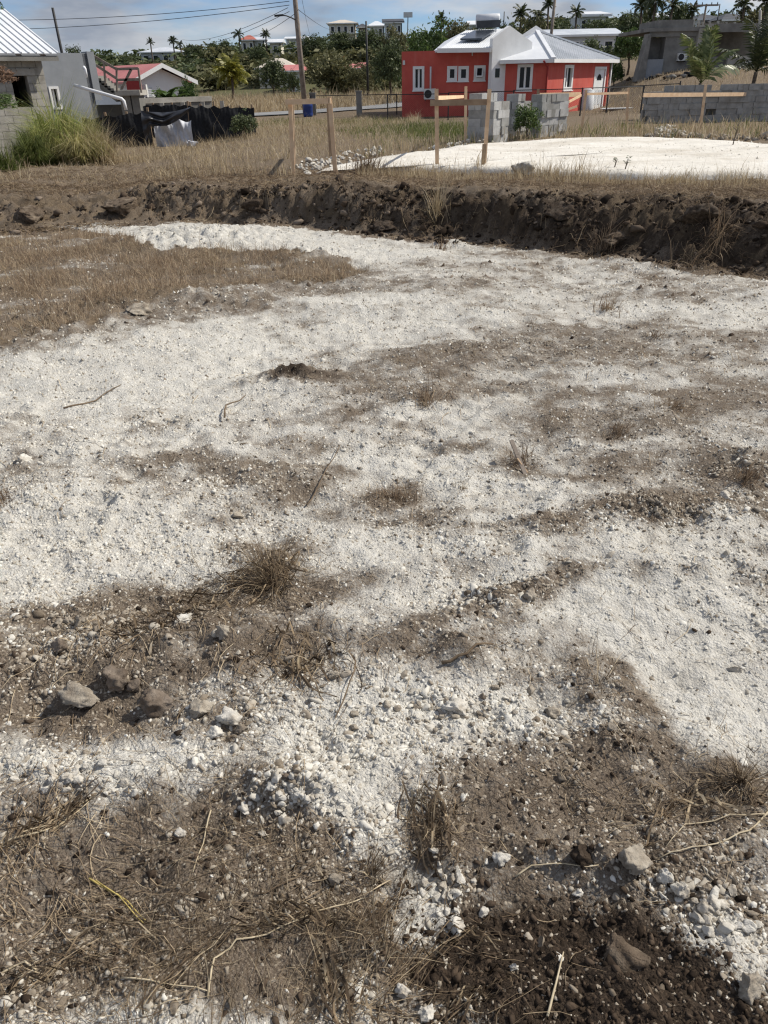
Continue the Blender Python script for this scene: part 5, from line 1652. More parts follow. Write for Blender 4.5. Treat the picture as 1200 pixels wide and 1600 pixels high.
# ---- hollow blocks
def block_proto(mat):
    m = MB()
    l, w, h, t = .39, .19, .19, .032
    ys, xs = (-w / 2, -w / 2 + t, w / 2 - t, w / 2), (-l / 2, -l / 2 + t, -t / 2, t / 2, l / 2 - t, l / 2)
    holes = {(1, 1), (3, 1)}
    V, idx, F = [], {}, []
    for zi, z in enumerate((0, h)):
        for j, y in enumerate(ys):
            for i, x in enumerate(xs):
                idx[(i, j, zi)] = len(V); V.append((x, y, z))
    for i in range(5):
        for j in range(3):
            if (i, j) in holes:
                a, b = [(i, j), (i + 1, j), (i + 1, j + 1), (i, j + 1)], None
                for k in range(4):
                    p, q = a[k], a[(k + 1) % 4]
                    F.append([idx[(*q, 0)], idx[(*p, 0)], idx[(*p, 1)], idx[(*q, 1)]])
                continue
            F.append([idx[(i, j, 1)], idx[(i + 1, j, 1)], idx[(i + 1, j + 1, 1)], idx[(i, j + 1, 1)]])
            F.append([idx[(i, j, 0)], idx[(i, j + 1, 0)], idx[(i + 1, j + 1, 0)], idx[(i + 1, j, 0)]])
    for i in range(5):
        F.append([idx[(i, 0, 0)], idx[(i + 1, 0, 0)], idx[(i + 1, 0, 1)], idx[(i, 0, 1)]])
        F.append([idx[(i + 1, 3, 0)], idx[(i, 3, 0)], idx[(i, 3, 1)], idx[(i + 1, 3, 1)]])
    for j in range(3):
        F.append([idx[(5, j, 0)], idx[(5, j + 1, 0)], idx[(5, j + 1, 1)], idx[(5, j, 1)]])
        F.append([idx[(0, j + 1, 0)], idx[(0, j, 0)], idx[(0, j, 1)], idx[(0, j + 1, 1)]])
    me = bpy.data.meshes.new('concrete_block')
    me.from_pydata(V, [], F); me.materials.append(MATS[mat])
    return me
BLK = {'block': block_proto('block'), 'block_pale': block_proto('block_pale')}

def put_block(x, y, z, rz, label, group, mat='block', tip=None):
    o = bpy.data.objects.new('concrete_block', BLK[mat]); COL.objects.link(o)
    o.location = (x, y, z); o.rotation_euler = (tip or 0, 0, rz)
    tag(o, label, 'concrete block', group)
    return o

def pallet_stack(px, py, ang, na, nb, rows, label, group, seed, missing=0.0, top=0):
    """blocks stacked on end rows; corner nearest the viewer at the pixel"""
    r = random.Random(seed)
    c = on(px, py)
    ua = np.array([math.cos(ang), math.sin(ang)]); ub = np.array([-math.sin(ang), math.cos(ang)])
    z0 = c[2] - .06
    for k in range(rows):
        for i in range(na):            # along the sunny side
            for j in range(nb):
                if k == rows - 1 and r.random() < missing: continue
                turned = (k % 2 == 0)
                if turned:      # long axis along a
                    for jj in (0, 1):
                        if i not in (0, na - 1) and j not in (0, nb - 1): continue
                        q = c[:2] + ua * (.2 + i * .4) + ub * (.1 + j * .4 + jj * .2)
                        o = r.uniform(-.014, .014); 
                        put_block(q[0] + ub[0] * o, q[1] + ub[1] * o, z0 + k * .193, ang + r.uniform(-.03, .03), label, group, 'block_pale' if r.random() < .6 else 'block')
                else:
                    for ii in (0, 1):
                        if i not in (0, na - 1) and j not in (0, nb - 1): continue
                        q = c[:2] + ua * (.1 + i * .4 + ii * .2) + ub * (.2 + j * .4)
                        o = r.uniform(-.02, .045)
                        put_block(q[0] - ub[0] * o, q[1] - ub[1] * o, z0 + k * .193, ang + math.pi / 2 + r.uniform(-.03, .03), label, group, 'block_pale' if r.random() < .6 else 'block')
AN = math.radians(52)
pallet_stack(770, 221, AN, 2, 2, 6, 'grey concrete block in the stack nearest the middle profile frame', 'blocks of the left pallet stack', 1, .3)
pallet_stack(806, 214, AN, 2, 1, 6, 'concrete block in the narrow stack in the middle of the block pallets', 'blocks of the middle pallet stack', 2, .3)
pallet_stack(843, 216, math.radians(40), 3, 1, 6, 'sunlit concrete block in the stack behind the green bush', 'blocks of the sunlit pallet stack', 3, .15)

def block_wall_stack():
    r = random.Random(9)
    a, b = on(1010, 193), on(1230, 190)
    b[1] = a[1] + .3
    t = (b - a)[:2]; L = np.linalg.norm(t); t = t / L; n = np.array([-t[1], t[0]])
    ang = math.atan2(t[1], t[0])
    z0 = min(hz(a[0], a[1]), hz(b[0], b[1])) - .12
    lb, gp = 'dark grey concrete block in the long stack at the right', 'blocks of the long right stack'
    rows = 7
    for dpt in range(2):
        for k in range(rows):
            s = r.uniform(-.06, .06)
            while s < L:
                end = r.random() < .22
                w = .195 if end else .398
                hi = rows if (s < 1.0 and k < rows) else rows
                if k == rows - 1 and (s < .3 or r.random() < .3 or dpt == 1):
                    s += w; continue
                if not (dpt == 0 and r.random() < .02):
                    q = a[:2] + t * (s + w / 2) + n * (dpt * .41 + (.2 if end else .1) + r.uniform(-.03, .03))
                    put_block(q[0], q[1], z0 + k * .193, ang + (math.pi / 2 if end else 0) + r.uniform(-.02, .02), lb, gp)
                s += w
block_wall_stack()

# ---- shade cloth fence and tarp
def shade_fence(label, px0, py0, px1, py1, top0, top1, Y0, Y1, npost, mat='shade_cloth', name='shade_cloth_fence', stick=.12):
    a, b = W(px0, py0, Y0), W(px1, py1, Y1)
    ta, tb = W(px0, top0, Y0)[2], W(px1, top1, Y1)[2]
    g = min(hz(a[0], a[1]), hz(b[0], b[1])) - .3
    root = thing(name, label, 'fence', (a[0], a[1], g))
    nx, nz = 60, 14
    vs, fs = [], []
    d = (b - a)[:2]; n = np.array([-d[1], d[0]]) / np.linalg.norm(d)
    for i in range(nx + 1):
        s = i / nx
        tz = ta + (tb - ta) * s - .05 * abs(math.sin(s * math.pi * (npost - 1))) + .02 * math.sin(s * 37)
        for j in range(nz + 1):
            k = j / nz
            o = .02 * math.sin(s * 31 + k * 3) * (1 - k * .5) + .008 * math.sin(s * 97 + 2 * k) + .02 * math.sin(k * 11 + s * 13)
            q = a[:2] + d * s + n * o
            vs.append((q[0], q[1], g + (tz - g) * k))
    for i in range(nx):
        for j in range(nz):
            p = i * (nz + 1) + j
            fs.append([p, p + nz + 1, p + nz + 2, p + 1])
    m = MB(); m.v, m.f = vs, fs
    m.build('cloth', mat, root, True)
    for k in range(npost):
        s = (k + .02) / (npost - 1) if k < npost - 1 else .99
        q = a[:2] + d * s + n * .12
        MB().bar((q[0], q[1], g), (q[0] + random.uniform(-.04, .04), q[1], ta + (tb - ta) * s + random.uniform(.0, stick)), .07, .05).build('post', 'lumber_old', root)
    return root
shade_fence('low black mesh fence beside the big grass clump', 133, 200, 236, 200, 185, 173, 28.5, 29.2, 4)
shade_fence('tall black shade-cloth fence at the end of the yard', 297, 195, 399, 195, 165, 167, 29.6, 30.4, 6, stick=.16)
shade_fence('inner black mesh fence glimpsed behind the tarp', 215, 190, 300, 190, 163, 163, 34.0, 34.5, 4)

def tarp():
    a, b = W(226, 190, 28.6), W(303, 190, 29.0)
    vs, fs = [], []
    nx, nz = 70, 22
    g = hz(a[0], a[1])
    zt0, zt1 = W(232, 172, 28.6)[2], W(300, 167, 29)[2]
    zb = W(265, 196, 28.7)[2]
    for i in range(nx + 1):
        s = i / nx
        top = zt0 + (zt1 - zt0) * s - .10 * math.sin(s * math.pi)
        low = zb + (.42 * (abs(s - .45) * 2) ** 1.5 if s > .45 else 0) - (max(0, .16 - s) / .16) * .45
        for j in range(nz + 1):
            k = j / nz
            fold = .06 * math.sin(k * 15 - 5 * abs(s - .42) * 3) * math.sin(math.pi * min(1, s * 1.2 + .1)) + .07 * math.sin(s * 30) * (1 - k) * (1 if s < .25 else .35)
            x = a[0] + (b[0] - a[0]) * s
            y = a[1] + (b[1] - a[1]) * s - .25 + fold - .12 * math.sin(k * math.pi)
            vs.append((x, y, low + (top - low) * k))
    for i in range(nx):
        for j in range(nz):
            p = i * (nz + 1) + j
            fs.append([p, p + nz + 1, p + nz + 2, p + 1])
    m = MB(); m.v, m.f = vs, fs
    o = m.build('tarpaulin', 'tarp', None, True)
    tag(o, 'black tarpaulin hanging in folds between the two mesh fences', 'tarpaulin')
    # the pale sheet wrapped round the pile below it
    m = MB()
    vs, fs = [], []
    x0, x1 = W(238, 200, 28.7)[0], W(297, 200, 28.7)[0]
    zt = W(265, 187, 28.7)[2]
    for i in range(61):
        s = i / 60
        for j in range(13):
            k = j / 12
            fold = .035 * math.sin(s * 19 + k * 5) + .02 * math.sin(s * 47 + k * 9) + .04 * math.sin(k * 9 + s * 12)
            vs.append((x0 + (x1 - x0) * s, 28.95 + fold - .35 * (1 - k) ** 2 * .4 + (.5 * (k - .8) if k > .8 else 0), g - .15 + (zt - g + .15) * min(1, k * 1.05) - .1 * math.sin(s * 9) * k))
    for i in range(60):
        for j in range(12):
            p = i * 13 + j
            fs.append([p, p + 13, p + 14, p + 1])
    m.v, m.f = vs, fs
    tag(m.build('wrapped_sheet', 'white_sheet', None, True), 'pale plastic sheet wrapped over a pile under the black tarpaulin', 'plastic sheet')
    P, F = rock_mesh(77, 2, 6, .2)
    c = W(299, 214, 27.8)
    o = np_mesh('white_sack', P * [.28, .2, .16], F, 'white_sheet', smooth=True)
    o.location = (c[0], c[1], hz(c[0], c[1]) + .1)
    tag(o, 'small white sack on the grass at the foot of the black fences', 'sack')
tarp()

# ---- chain-link fences, gate posts, barrel
def chain_fence(label, pts, h, posts, mesh=True, name='chain_link_fence', rail=True):
    """pts: plan points; posts: spacing"""
    P = [np.array(p, float) for p in pts]
    root = thing(name, label, 'fence', (P[0][0], P[0][1], hz(*P[0])))
    for a, b in zip(P[:-1], P[1:]):
        L = np.linalg.norm(b - a)
        k = max(1, round(L / posts))
        for i in range(k + 1):
            if i == k and not np.allclose(b, P[-1]): continue
            q = a + (b - a) * i / k
            z = hz(*q)
            MB().tube([(q[0], q[1], z - .3), (q[0], q[1], z + h + .03)], .035, 6).build('post', 'dark_metal', root)
        ln = [a + (b - a) * t for t in np.linspace(0, 1, 8)]
        if rail:
            MB().tube([(q[0], q[1], hz(*q) * .3 + hz(*a) * .35 + hz(*b) * .35 + h) for q in ln], .022, 6).build('top_rail', 'dark_metal', root)
        if mesh:
            m = MB()
            d = (b - a) / L
            za, zb_ = hz(*a), hz(*b)
            s = 0
            while s < L:
                for sg in (1, -1):
                    e = s + sg * h
                    f = 1.0
                    if e < 0: f = s / h
                    if e > L: f = (L - s) / h
                    e = s + sg * h * f
                    q0, q1 = a + d * s, a + d * e
                    z0_, z1_ = za + (zb_ - za) * s / L, za + (zb_ - za) * e / L
                    m.add([(q0[0], q0[1], z0_), (q0[0], q0[1], z0_ + .006), (q1[0], q1[1], z1_ + h * f + .006), (q1[0], q1[1], z1_ + h * f)], [[0, 1, 2, 3]])
                s += .09
            m.build('mesh_fabric', 'dark_metal', root)['kind'] = 'stuff'
    return root
g1, g2, g3 = on(537, 178), on(607, 196), on(628, 182)
chain_fence('chain-link fence with dark posts along the road left of the red house', [W(487, 178, 50)[:2], W(562, 178, 49.5)[:2], W(620, 178, 49.5)[:2]], 1.05, 2.3)
chain_fence('chain-link fence round the red house yard', [W(606, 190, 42)[:2], W(700, 190, 41.2)[:2], W(800, 190, 40.5)[:2], W(905, 190, 40)[:2], W(1000, 180, 41)[:2]], 1.15, 3.0)
chain_fence('chain-link fence below the concrete building', [W(950, 150, 43.5)[:2], W(1060, 150, 43)[:2]], 1.1, 2.0)
for lb, px, Y, top, bot, w in (('concrete gate post beside the blue barrel', 489, 51, 145, 180, .34), ('concrete gate post standing alone by the road', 561, 48.5, 142, 182, .32)):
    x = W(px, 160, Y)[0]
    z = W(px, top, Y)[2]; g = hz(x, Y)
    root = thing('gate_post', lb, 'gate post', (x, Y, g - .2), 'concrete gate posts by the road')
    MB().box(x - w / 2, x + w / 2, Y - w / 2, Y + w / 2, g - .2, z - .06).build('shaft', 'concrete', root)
    MB().prism([(x - w / 2 - .03, Y - w / 2 - .03, z - .06), (x + w / 2 + .03, Y - w / 2 - .03, z - .06), (x + w / 2 + .03, Y + w / 2 + .03, z - .06), (x - w / 2 - .03, Y + w / 2 + .03, z - .06)], (0, 0, .07)).build('cap', 'concrete', root)
def barrel():
    x, Y = W(481, 170, 49.5)[0], 49.5
    g = hz(x, Y)
    z1 = W(481, 163, Y)[2]; h = max(.75, z1 - g)
    root = thing('barrel', 'blue plastic barrel at the foot of the street pole', 'barrel', (x, Y, g))
    rs = [.25, .28, .29, .275, .29, .275, .29, .28, .24]
    zs = [0, .04, .2, .33, .36, .62, .66, .93, 1.0]
    MB().tube([(x, Y, g + h * k) for k in zs], rs, 16).build('drum', 'blue_plastic', root, True)
    MB().tube([(x, Y, g + h * .992), (x, Y, g + h * 1.03)], [.25, .23], 16).build('lid', 'blue_plastic', root, True)
barrel()
def junk():
    # a lumber sheet and tub lying in the red house yard, rubbish heap below the concrete building
    a = on(970, 172)
    root = thing('board_pile', 'pale board lying on the ground right of the red house door', 'board', a)
    MB().obox(a + [-1.0, 0, .05], (2.0, .2, 0), (0, .7, 0), (0, 0, .04)).build('top_board', 'white_paint', root)
    MB().obox(a + [-.8, .1, -.03], (1.7, .1, 0), (0, .5, 0), (0, 0, .07)).build('lower_board', 'lumber_old', root)
    b = on(912, 172)
    root = thing('wash_tub', 'pale lilac tank standing below the red house door', 'tank', b)
    MB().tube([b + [0, 0, -.1], b + [0, 0, .1], b + [0, 0, .95], b + [0, 0, 1.0]], [.5, .52, .5, .44], 14).build('body', 'pale_wall', root, True)
    MB().tube([b + [0, 0, .99], b + [0, 0, 1.08]], [.46, .30], 14).build('lid', 'pale_wall', root, True)
    r = random.Random(4)
    for k in range(12):
        px = 975 + k * 9 + r.uniform(-4, 4)
        c = on(px, 123 + r.uniform(-4, 3))
        P, F = rock_mesh(300 + k, 1, 5, .3)
        o = np_mesh('rubbish_lump', P * [r.uniform(.3, .6), r.uniform(.2, .4), r.uniform(.12, .25)], F, r.choice(['bark', 'rock_earth', 'concrete', 'shade_cloth']))
        o.location = (c[0], c[1], c[2] + .08)
        o.rotation_euler = (0, 0, r.uniform(0, 3))
        tag(o, 'dark lump in the heap of rubbish below the concrete building', 'rubbish', 'rubbish heap below the concrete building')
junk()
# marl spoil along the far and left edges of the pad
def spoil(label, pts, n, smin, smax, seed, gname, name='marl_rock', mat='rock_white', jx=10, jy=4):
    r = random.Random(seed)
    ms = []
    for k in range(6):
        P, F = rock_mesh(seed * 10 + k, 2, 8, .14)
        ms.append((P, F))
    data = {}
    for i in range(n):
        f = r.uniform(0, len(pts) - 1.001); k = int(f); t = f - k
        px = pts[k][0] + (pts[k + 1][0] - pts[k][0]) * t + r.gauss(0, jx); py = pts[k][1] + (pts[k + 1][1] - pts[k][1]) * t + r.gauss(0, jy)
        c = on(px, py)
        k = r.randrange(6)
        if k in data:
            o = bpy.data.objects.new(name, data[k]); COL.objects.link(o)
        else:
            o = np_mesh(name, *ms[k], mat, smooth=False); data[k] = o.data
        s = r.uniform(smin, smax) * (1.7 if r.random() < .1 else 1)
        o.scale = (s, s * r.uniform(.7, 1), s * r.uniform(.6, .85)); o.rotation_euler = (r.uniform(-.3, .3), r.uniform(-.3, .3), r.uniform(0, 6))
        inside = bool(inpoly(np.array([c[0]]), np.array([c[1]]), PADXY)[0])
        o.location = (c[0], c[1], max(c[2], .19 if inside else -9) + s * .3)
        tag(o, label, 'rock', gname)
spoil('white marl lump heaped at the left tip of the pale pad', [(470, 268), (500, 258), (545, 245), (600, 238)], 110, .03, .075, 51, 'marl lumps at the left tip of the pad')
spoil('white marl lump in the small heap behind the pad', [(1030, 208), (1042, 206), (1055, 210)], 70, .035, .11, 52, 'marl heap behind the pad', 'heaped_marl', jx=9, jy=4)
spoil('grey stone lying along the far edge of the pad', [(990, 212), (1080, 213), (1130, 216), (1210, 218)], 60, .04, .12, 53, 'stones along the far pad edge', 'edge_stone', 'rock_grey', 8, 2)
spoil('white marl crumb along the left back edge of the pad', [(640, 238), (700, 228), (735, 224), (790, 222)], 24, .04, .09, 54, 'crumbs along the left back pad edge', 'marl_crumb', 'rock_white', 8, 1.5)
# ------------------------------------------------------------------ vegetation
def crown_arrays(n_clump, per, rx, ry, rz, leaf, seed, flat=.3, core=.25, clump=.26):
    """leaf quads gathered in clumps through an uneven crown; returns vertices and quads"""
    r = np.random.default_rng(seed)
    u = r.normal(size=(n_clump, 3)); u /= np.linalg.norm(u, axis=1)[:, None]
    u[:, 2] = np.where(u[:, 2] < -.45, -u[:, 2] * .5, u[:, 2])
    rad = (core + (1 - core) * r.uniform(0, 1, n_clump) ** .45) * (1 + .28 * vnoise(u[:, 0] * 2.2 + seed, u[:, 1] * 2.2 + u[:, 2] * 1.7, seed))
    C = u * rad[:, None] * np.array([rx, ry, rz])
    cs = clump * (rx + ry + rz) / 3 * r.uniform(.5, 1.25, n_clump)
    o = r.normal(size=(n_clump, per, 3)) * .5
    P = C[:, None, :] + o * cs[:, None, None] * np.array([1, 1, .7])
    P = P.reshape(-1, 3)
    n = len(P)
    nn = r.normal(size=(n, 3)) + np.array([0, 0, flat * 2]); nn /= np.linalg.norm(nn, axis=1)[:, None]
    a = np.cross(nn, r.normal(size=(n, 3))); a /= np.linalg.norm(a, axis=1)[:, None]
    b = np.cross(nn, a)
    s = leaf * r.uniform(.6, 1.35, (n, 1))
    V = np.stack([P - a * s, P - b * s * .45 + a * s * .1, P + a * s, P + b * s * .45 + a * s * .1], 1).reshape(-1, 3)
    Q = np.arange(n * 4).reshape(-1, 4)
    return V, Q

CROWNS = {}
def crown_mesh(key, mat, *a, **k):
    if key not in CROWNS:
        V, Q = crown_arrays(*a, **k)
        o = np_mesh('crown', V, Q, mat, quads=True)
        CROWNS[key] = o.data
        return o
    o = bpy.data.objects.new('crown', CROWNS[key]); COL.objects.link(o)
    return o

TRUNKS = {}
def tree(label, px0, px1, py_top, py_base, Y, leaf='leaf_dark', kind=0, group='trees and bushes on the slope', name='tree', cat='tree', lift=None, trunk=True):
    """a tree seen between px0..px1, py_top..py_base at distance Y"""
    a, b = W(px0, (py_top + py_base) / 2, Y), W(px1, (py_top + py_base) / 2, Y)
    cx, rx = (a[0] + b[0]) / 2, (b[0] - a[0]) / 2
    zt = W((px0 + px1) / 2, py_top, Y)[2]
    g = hz(cx, Y)
    zb = max(g - .2, W((px0 + px1) / 2, py_base, Y)[2])
    if zt - g < .8: zt = g + .8
    low = zb if lift is None else g + lift * (zt - g)
    rz = (zt - low) / 2
    root = thing(name, label, cat, (cx, Y, g - .1), group)
    o = crown_mesh((leaf, kind), leaf, 95, 38, 1, 1, 1, .070 if kind < 10 else .09, 400 + kind * 7, core=.2)
    o.parent = root
    o.location = (0, 0, low + rz - g + .1)
    o.scale = (rx, max(rx * .8, .6), rz * 1.05)
    o.rotation_euler = (0, 0, random.uniform(-.6, .6))
    if trunk:
        H_ = low + rz * 1.2 - g + .1
        if kind not in TRUNKS:
            m = MB().tube([(0, 0, 0), (.03, 0, .3), (-.02, .02, .65), (.05, 0, 1)], [.045, .036, .028, .012], 8)
            for k in range(5):
                t = random.uniform(0, 6.28)
                m.tube([(0, 0, .4 + .08 * k), (.1 * math.cos(t), .1 * math.sin(t), .62 + .07 * k), (.26 * math.cos(t), .26 * math.sin(t), .85 + .06 * k)], [.02, .014, .006], 6)
            TRUNKS[kind] = m.build('trunk', 'bark', None, True).data
            t_ = [q for q in bpy.data.objects if q.data == TRUNKS[kind]][0]
        else:
            t_ = bpy.data.objects.new('trunk', TRUNKS[kind]); COL.objects.link(t_)
        t_.parent = root
        t_.scale = (H_, H_, H_)
    return root

tree('tall bright green tree behind the left wing of the red house', 632, 712, 37, 135, 74, 'leaf_green', 0, lift=.12)
tree('dark full tree left of the red house behind the thin pole', 578, 640, 62, 140, 78, 'leaf_dark', 1, lift=.05)
tree('olive tree between the bright green tree and the solar heater', 690, 742, 33, 90, 96, 'leaf_olive', 2)
tree('round brownish-green bush right of the street pole', 472, 562, 82, 140, 96, 'leaf_olive', 3, name='bush', cat='bush', lift=.0)
tree('dark green bush in front of the tan-roofed house', 398, 452, 94, 138, 92, 'leaf_dark', 4, name='bush', cat='bush', lift=.0)
tree('scrubby brown-green bush right of the round bush', 545, 590, 96, 140, 88, 'leaf_olive', 5, name='bush', cat='bush', lift=.0)
tree('small dark bush just left of the street pole', 446, 470, 112, 140, 90, 'leaf_dark', 6, name='bush', cat='bush', lift=.0)
tree('broad green tree left of the concrete building', 960, 1010, 42, 112, 70, 'leaf_green', 7, lift=.1)
tree('dark hedge-like tree behind the red hipped roof', 890, 968, 62, 108, 74, 'leaf_dark', 8, lift=.0)
tree('light yellow-green bush at the right corner of the red house', 948, 976, 92, 112, 62, 'leaf_green', 9, name='bush', cat='bush', lift=.0)
tree('dark tree mass on the ridge behind the red house gables', 742, 808, 36, 70, 120, 'leaf_dark', 2, lift=.0)
tree('olive tree under the palms above the red house roof', 795, 862, 28, 62, 112, 'leaf_olive', 5, lift=.0)
tree('dark tree left of the pole behind the red house', 858, 908, 32, 64, 118, 'leaf_dark', 3, lift=.0)
tree('big dark tree on the skyline left of the concrete building', 960, 1035, 12, 60, 100, 'leaf_dark', 0, lift=.0)
tree('dark tree between the palms above the concrete building', 1028, 1085, 5, 50, 98, 'leaf_dark', 4, lift=.0)
tree('olive tree at the far right above the concrete building', 1150, 1215, 10, 50, 92, 'leaf_olive', 1, lift=.0)
tree('dark tree under the upper white-roofed house', 905, 975, 30, 62, 112, 'leaf_dark', 6, lift=.0)
tree('rounded dark tree left of the long pale ridge house', 95, 140, 74, 100, 150, 'leaf_dark', 5, lift=.0)
tree('dark tree right of the long pale ridge house', 284, 322, 68, 95, 165, 'leaf_dark', 7, lift=.0)
tree('dark tree cluster left of the orange-roofed ridge house', 322, 374, 64, 98, 165, 'leaf_dark', 1, lift=.0)
tree('dark tree below the orange-roofed ridge house', 388, 420, 72, 104, 150, 'leaf_dark', 8, lift=.0)
tree('dark tree just right of the street pole on the ridge', 470, 512, 56, 92, 150, 'leaf_dark', 2, lift=.0)
tree('dark tree below the cream ridge house', 508, 556, 50, 86, 160, 'leaf_dark', 4, lift=.0)
tree('dark tree below the white ridge house', 552, 604, 46, 84, 160, 'leaf_dark', 6, lift=.0)
tree('grey-green tree between the ridge houses and the bright green tree', 592, 640, 42, 76, 140, 'leaf_olive', 8, lift=.0)
tree('tree top showing behind the white roof at the left edge', -14, 24, 10, 70, 40, 'leaf_green', 6, lift=.3)
tree('shrub beside the banana plants of the white house', 278, 306, 122, 160, 45, 'leaf_green', 3, name='shrub', cat='shrub', lift=.0)
tree('low round shrub in front of the white house window', 240, 256, 140, 160, 44.5, 'leaf_green', 8, name='shrub', cat='shrub', lift=.0)
tree('green leafy bush growing before the block pallets', 802, 846, 165, 222, 23.2, 'leaf_green', 2, name='bush', cat='bush', lift=.0, group='bushes in the yard')
tree('bushy dark weed at the end of the tall shade-cloth fence', 362, 402, 176, 215, 28.6, 'leaf_dark', 9, name='weed_bush', cat='bush', lift=.0, group='bushes in the yard')
tree('leafy green branch poking in at the left edge', -16, 1, 146, 172, 19.0, 'leaf_green', 4, name='shrub', cat='shrub', lift=.7, trunk=False, group='bushes in the yard')
tree('dead brown branch hanging at the left edge before the block house', -16, 2, 100, 120, 20.0, 'leaf_brown', 1, name='dead_branch', cat='branch', lift=.75, trunk=False, group='bushes in the yard')

# scrub that reads as one mass over the slope
def scrub():
    r = np.random.default_rng(71)
    Vs, Qs, off = [], [], 0
    protos = [crown_arrays(20, 14, 1, 1, .8, .17, 500 + k, core=.3, clump=.34) for k in range(5)]
    for tone, mat, cnt, lab in (('dark', 'leaf_dark', 300, 'dark green scrub covering the far hillside'), ('olive', 'leaf_olive', 220, 'olive brown scrub covering the far hillside')):
        Vs, Qs, off = [], [], 0
        n = 0
        while n < cnt:
            y = 96 + 130 * r.uniform() ** 1.1
            x = r.uniform(-.58, .58) * (y + 30)
            m = vnoise(np.array([x * .045]), np.array([y * .03]), 77)[0] + .012 * (y - 150)
            if (tone == 'dark') != (m + r.normal(0, .3) > 0): continue
            if y < 112 and -25 < x < -8: continue
            s = r.uniform(1.1, 2.3) * (.8 + .004 * y)
            V, Q = protos[r.integers(5)]
            a = r.uniform(0, 6.28)
            R = np.array([[math.cos(a), -math.sin(a), 0], [math.sin(a), math.cos(a), 0], [0, 0, 1]])
            V = V @ R.T * np.array([s * 1.35, s * 1.35, s * r.uniform(.6, .95)]) + np.array([x, y, hz(x, y) + s * .35])
            Vs.append(V); Qs.append(Q + off); off += len(V); n += 1
        tag(np_mesh('hillside_scrub', np.concatenate(Vs), np.concatenate(Qs), mat, quads=True), lab, 'scrub', kind='stuff')
scrub()

# ---- palms
def frond_mesh(key, mat, L=1.0, droop=.55, n=20, leaf=.30, width=.03, hang=.5, seed=0):
    r = random.Random(seed)
    V, F = [], []
    pts = []
    ang = .75
    p = np.array([0.0, 0, 0])
    for i in range(n + 1):
        pts.append(p.copy())
        ang -= droop * 2.2 / n * (.5 + 1.0 * i / n)
        p = p + np.array([math.cos(ang), 0, math.sin(ang)]) * L / n
    def quad(a, b, c, d):
        k = len(V); V.extend([a, b, c, d]); F.append([k, k + 1, k + 2, k + 3])
    for i in range(n):
        w = .012 * (1 - .8 * i / n)
        a, b = pts[i], pts[i + 1]
        quad(a + [0, -w, 0], a + [0, w, 0], b + [0, w * .9, 0], b + [0, -w * .9, 0])
        quad(a + [0, 0, -w], a + [0, 0, w], b + [0, 0, w * .9], b + [0, 0, -w * .9])
    for i in range(2, n + 1):
        t = i / n
        l = leaf * math.sin(math.pi * min(1, .12 + .9 * t)) ** .6 * r.uniform(.85, 1.1)
        d = pts[i] - pts[i - 1]; d /= np.linalg.norm(d)
        for sg in (-1, 1):
            out = np.array([0, sg, 0]) * .8 + d * .65 + np.array([0, 0, -hang * r.uniform(.4, 1.2)])
            out /= np.linalg.norm(out)
            m = pts[i] + out * l * .55
            e = m + (out + np.array([0, 0, -.5])) / 1.15 * l * .5
            wv = d * width * .5
            quad(pts[i] - wv * .6, pts[i] + wv * .6, m + wv, m - wv)
            quad(m - wv, m + wv, e + wv * .15, e - wv * .15)
    me = bpy.data.meshes.new('frond')
    me.from_pydata([tuple(map(float, v)) for v in V], [], F)
    me.materials.append(MATS[mat])
    return me
FR = {}
def palm(label, base, top, r, n, mat, name='coconut_palm', group='palms', trunk_r=.16, spread=(0.1, 1.15), droop=.6, seed=0, joined=False, hang=.5, leaf=.3, width=.045, elong=0):
    """trunk from base to top, fronds of length r"""
    rr = random.Random(seed)
    key = (mat, droop, hang, leaf, width)
    if key not in FR:
        FR[key] = [frond_mesh(key, mat, 1.0, droop * k, 20, leaf, width, hang, 40 + i) for i, k in enumerate((.75, 1.0, 1.3))]
    root = thing(name, label, 'palm tree', base, group)
    base, top = np.array(base, float), np.array(top, float)
    if top[2] - base[2] > .25:
        mid = (base + top) / 2 + np.array([rr.uniform(-.04, .04) * (top[2] - base[2]), 0, 0])
        MB().tube([base - [0, 0, .3], base + [0, 0, .2], mid, top], [trunk_r * 1.3, trunk_r, trunk_r * .8, trunk_r * .7], 8).build('trunk', 'bark', root, True)
    parts = []
    for i in range(n):
        a = i * 2.39996 + rr.uniform(-.3, .3)
        pit = spread[0] + (spread[1] - spread[0]) * (i / max(1, n - 1)) + rr.uniform(-.1, .1)
        M = Matrix.Rotation(a, 4, 'Z') @ Matrix.Rotation(pit - .75, 4, 'Y') @ Matrix.Rotation(rr.uniform(-.4, .4), 4, 'X')
        s = r * rr.uniform(.82, 1.1)
        me = FR[key][i % 3]
        if joined:
            parts.append((me, M, s))
        else:
            o = bpy.data.objects.new('frond', me); COL.objects.link(o)
            o.parent = root
            o.matrix_local = Matrix.Translation(Vector(top - base)) @ M @ Matrix.Diagonal((s, s, s, 1))
    if joined:
        Vs, Qs, off = [], [], 0
        for me, M, s in parts:
            v = np.empty(len(me.vertices) * 3, np.float32); me.vertices.foreach_get('co', v); v = v.reshape(-1, 3) * s
            q = np.empty(len(me.loops), np.int32); me.loops.foreach_get('vertex_index', q)
            Rm = np.array(M.to_3x3())
            Vs.append(v @ Rm.T + (top - base)); Qs.append(q.reshape(-1, 4) + off); off += len(v)
        np_mesh('crown', np.concatenate(Vs), np.concatenate(Qs), mat, root, quads=True)
    return root

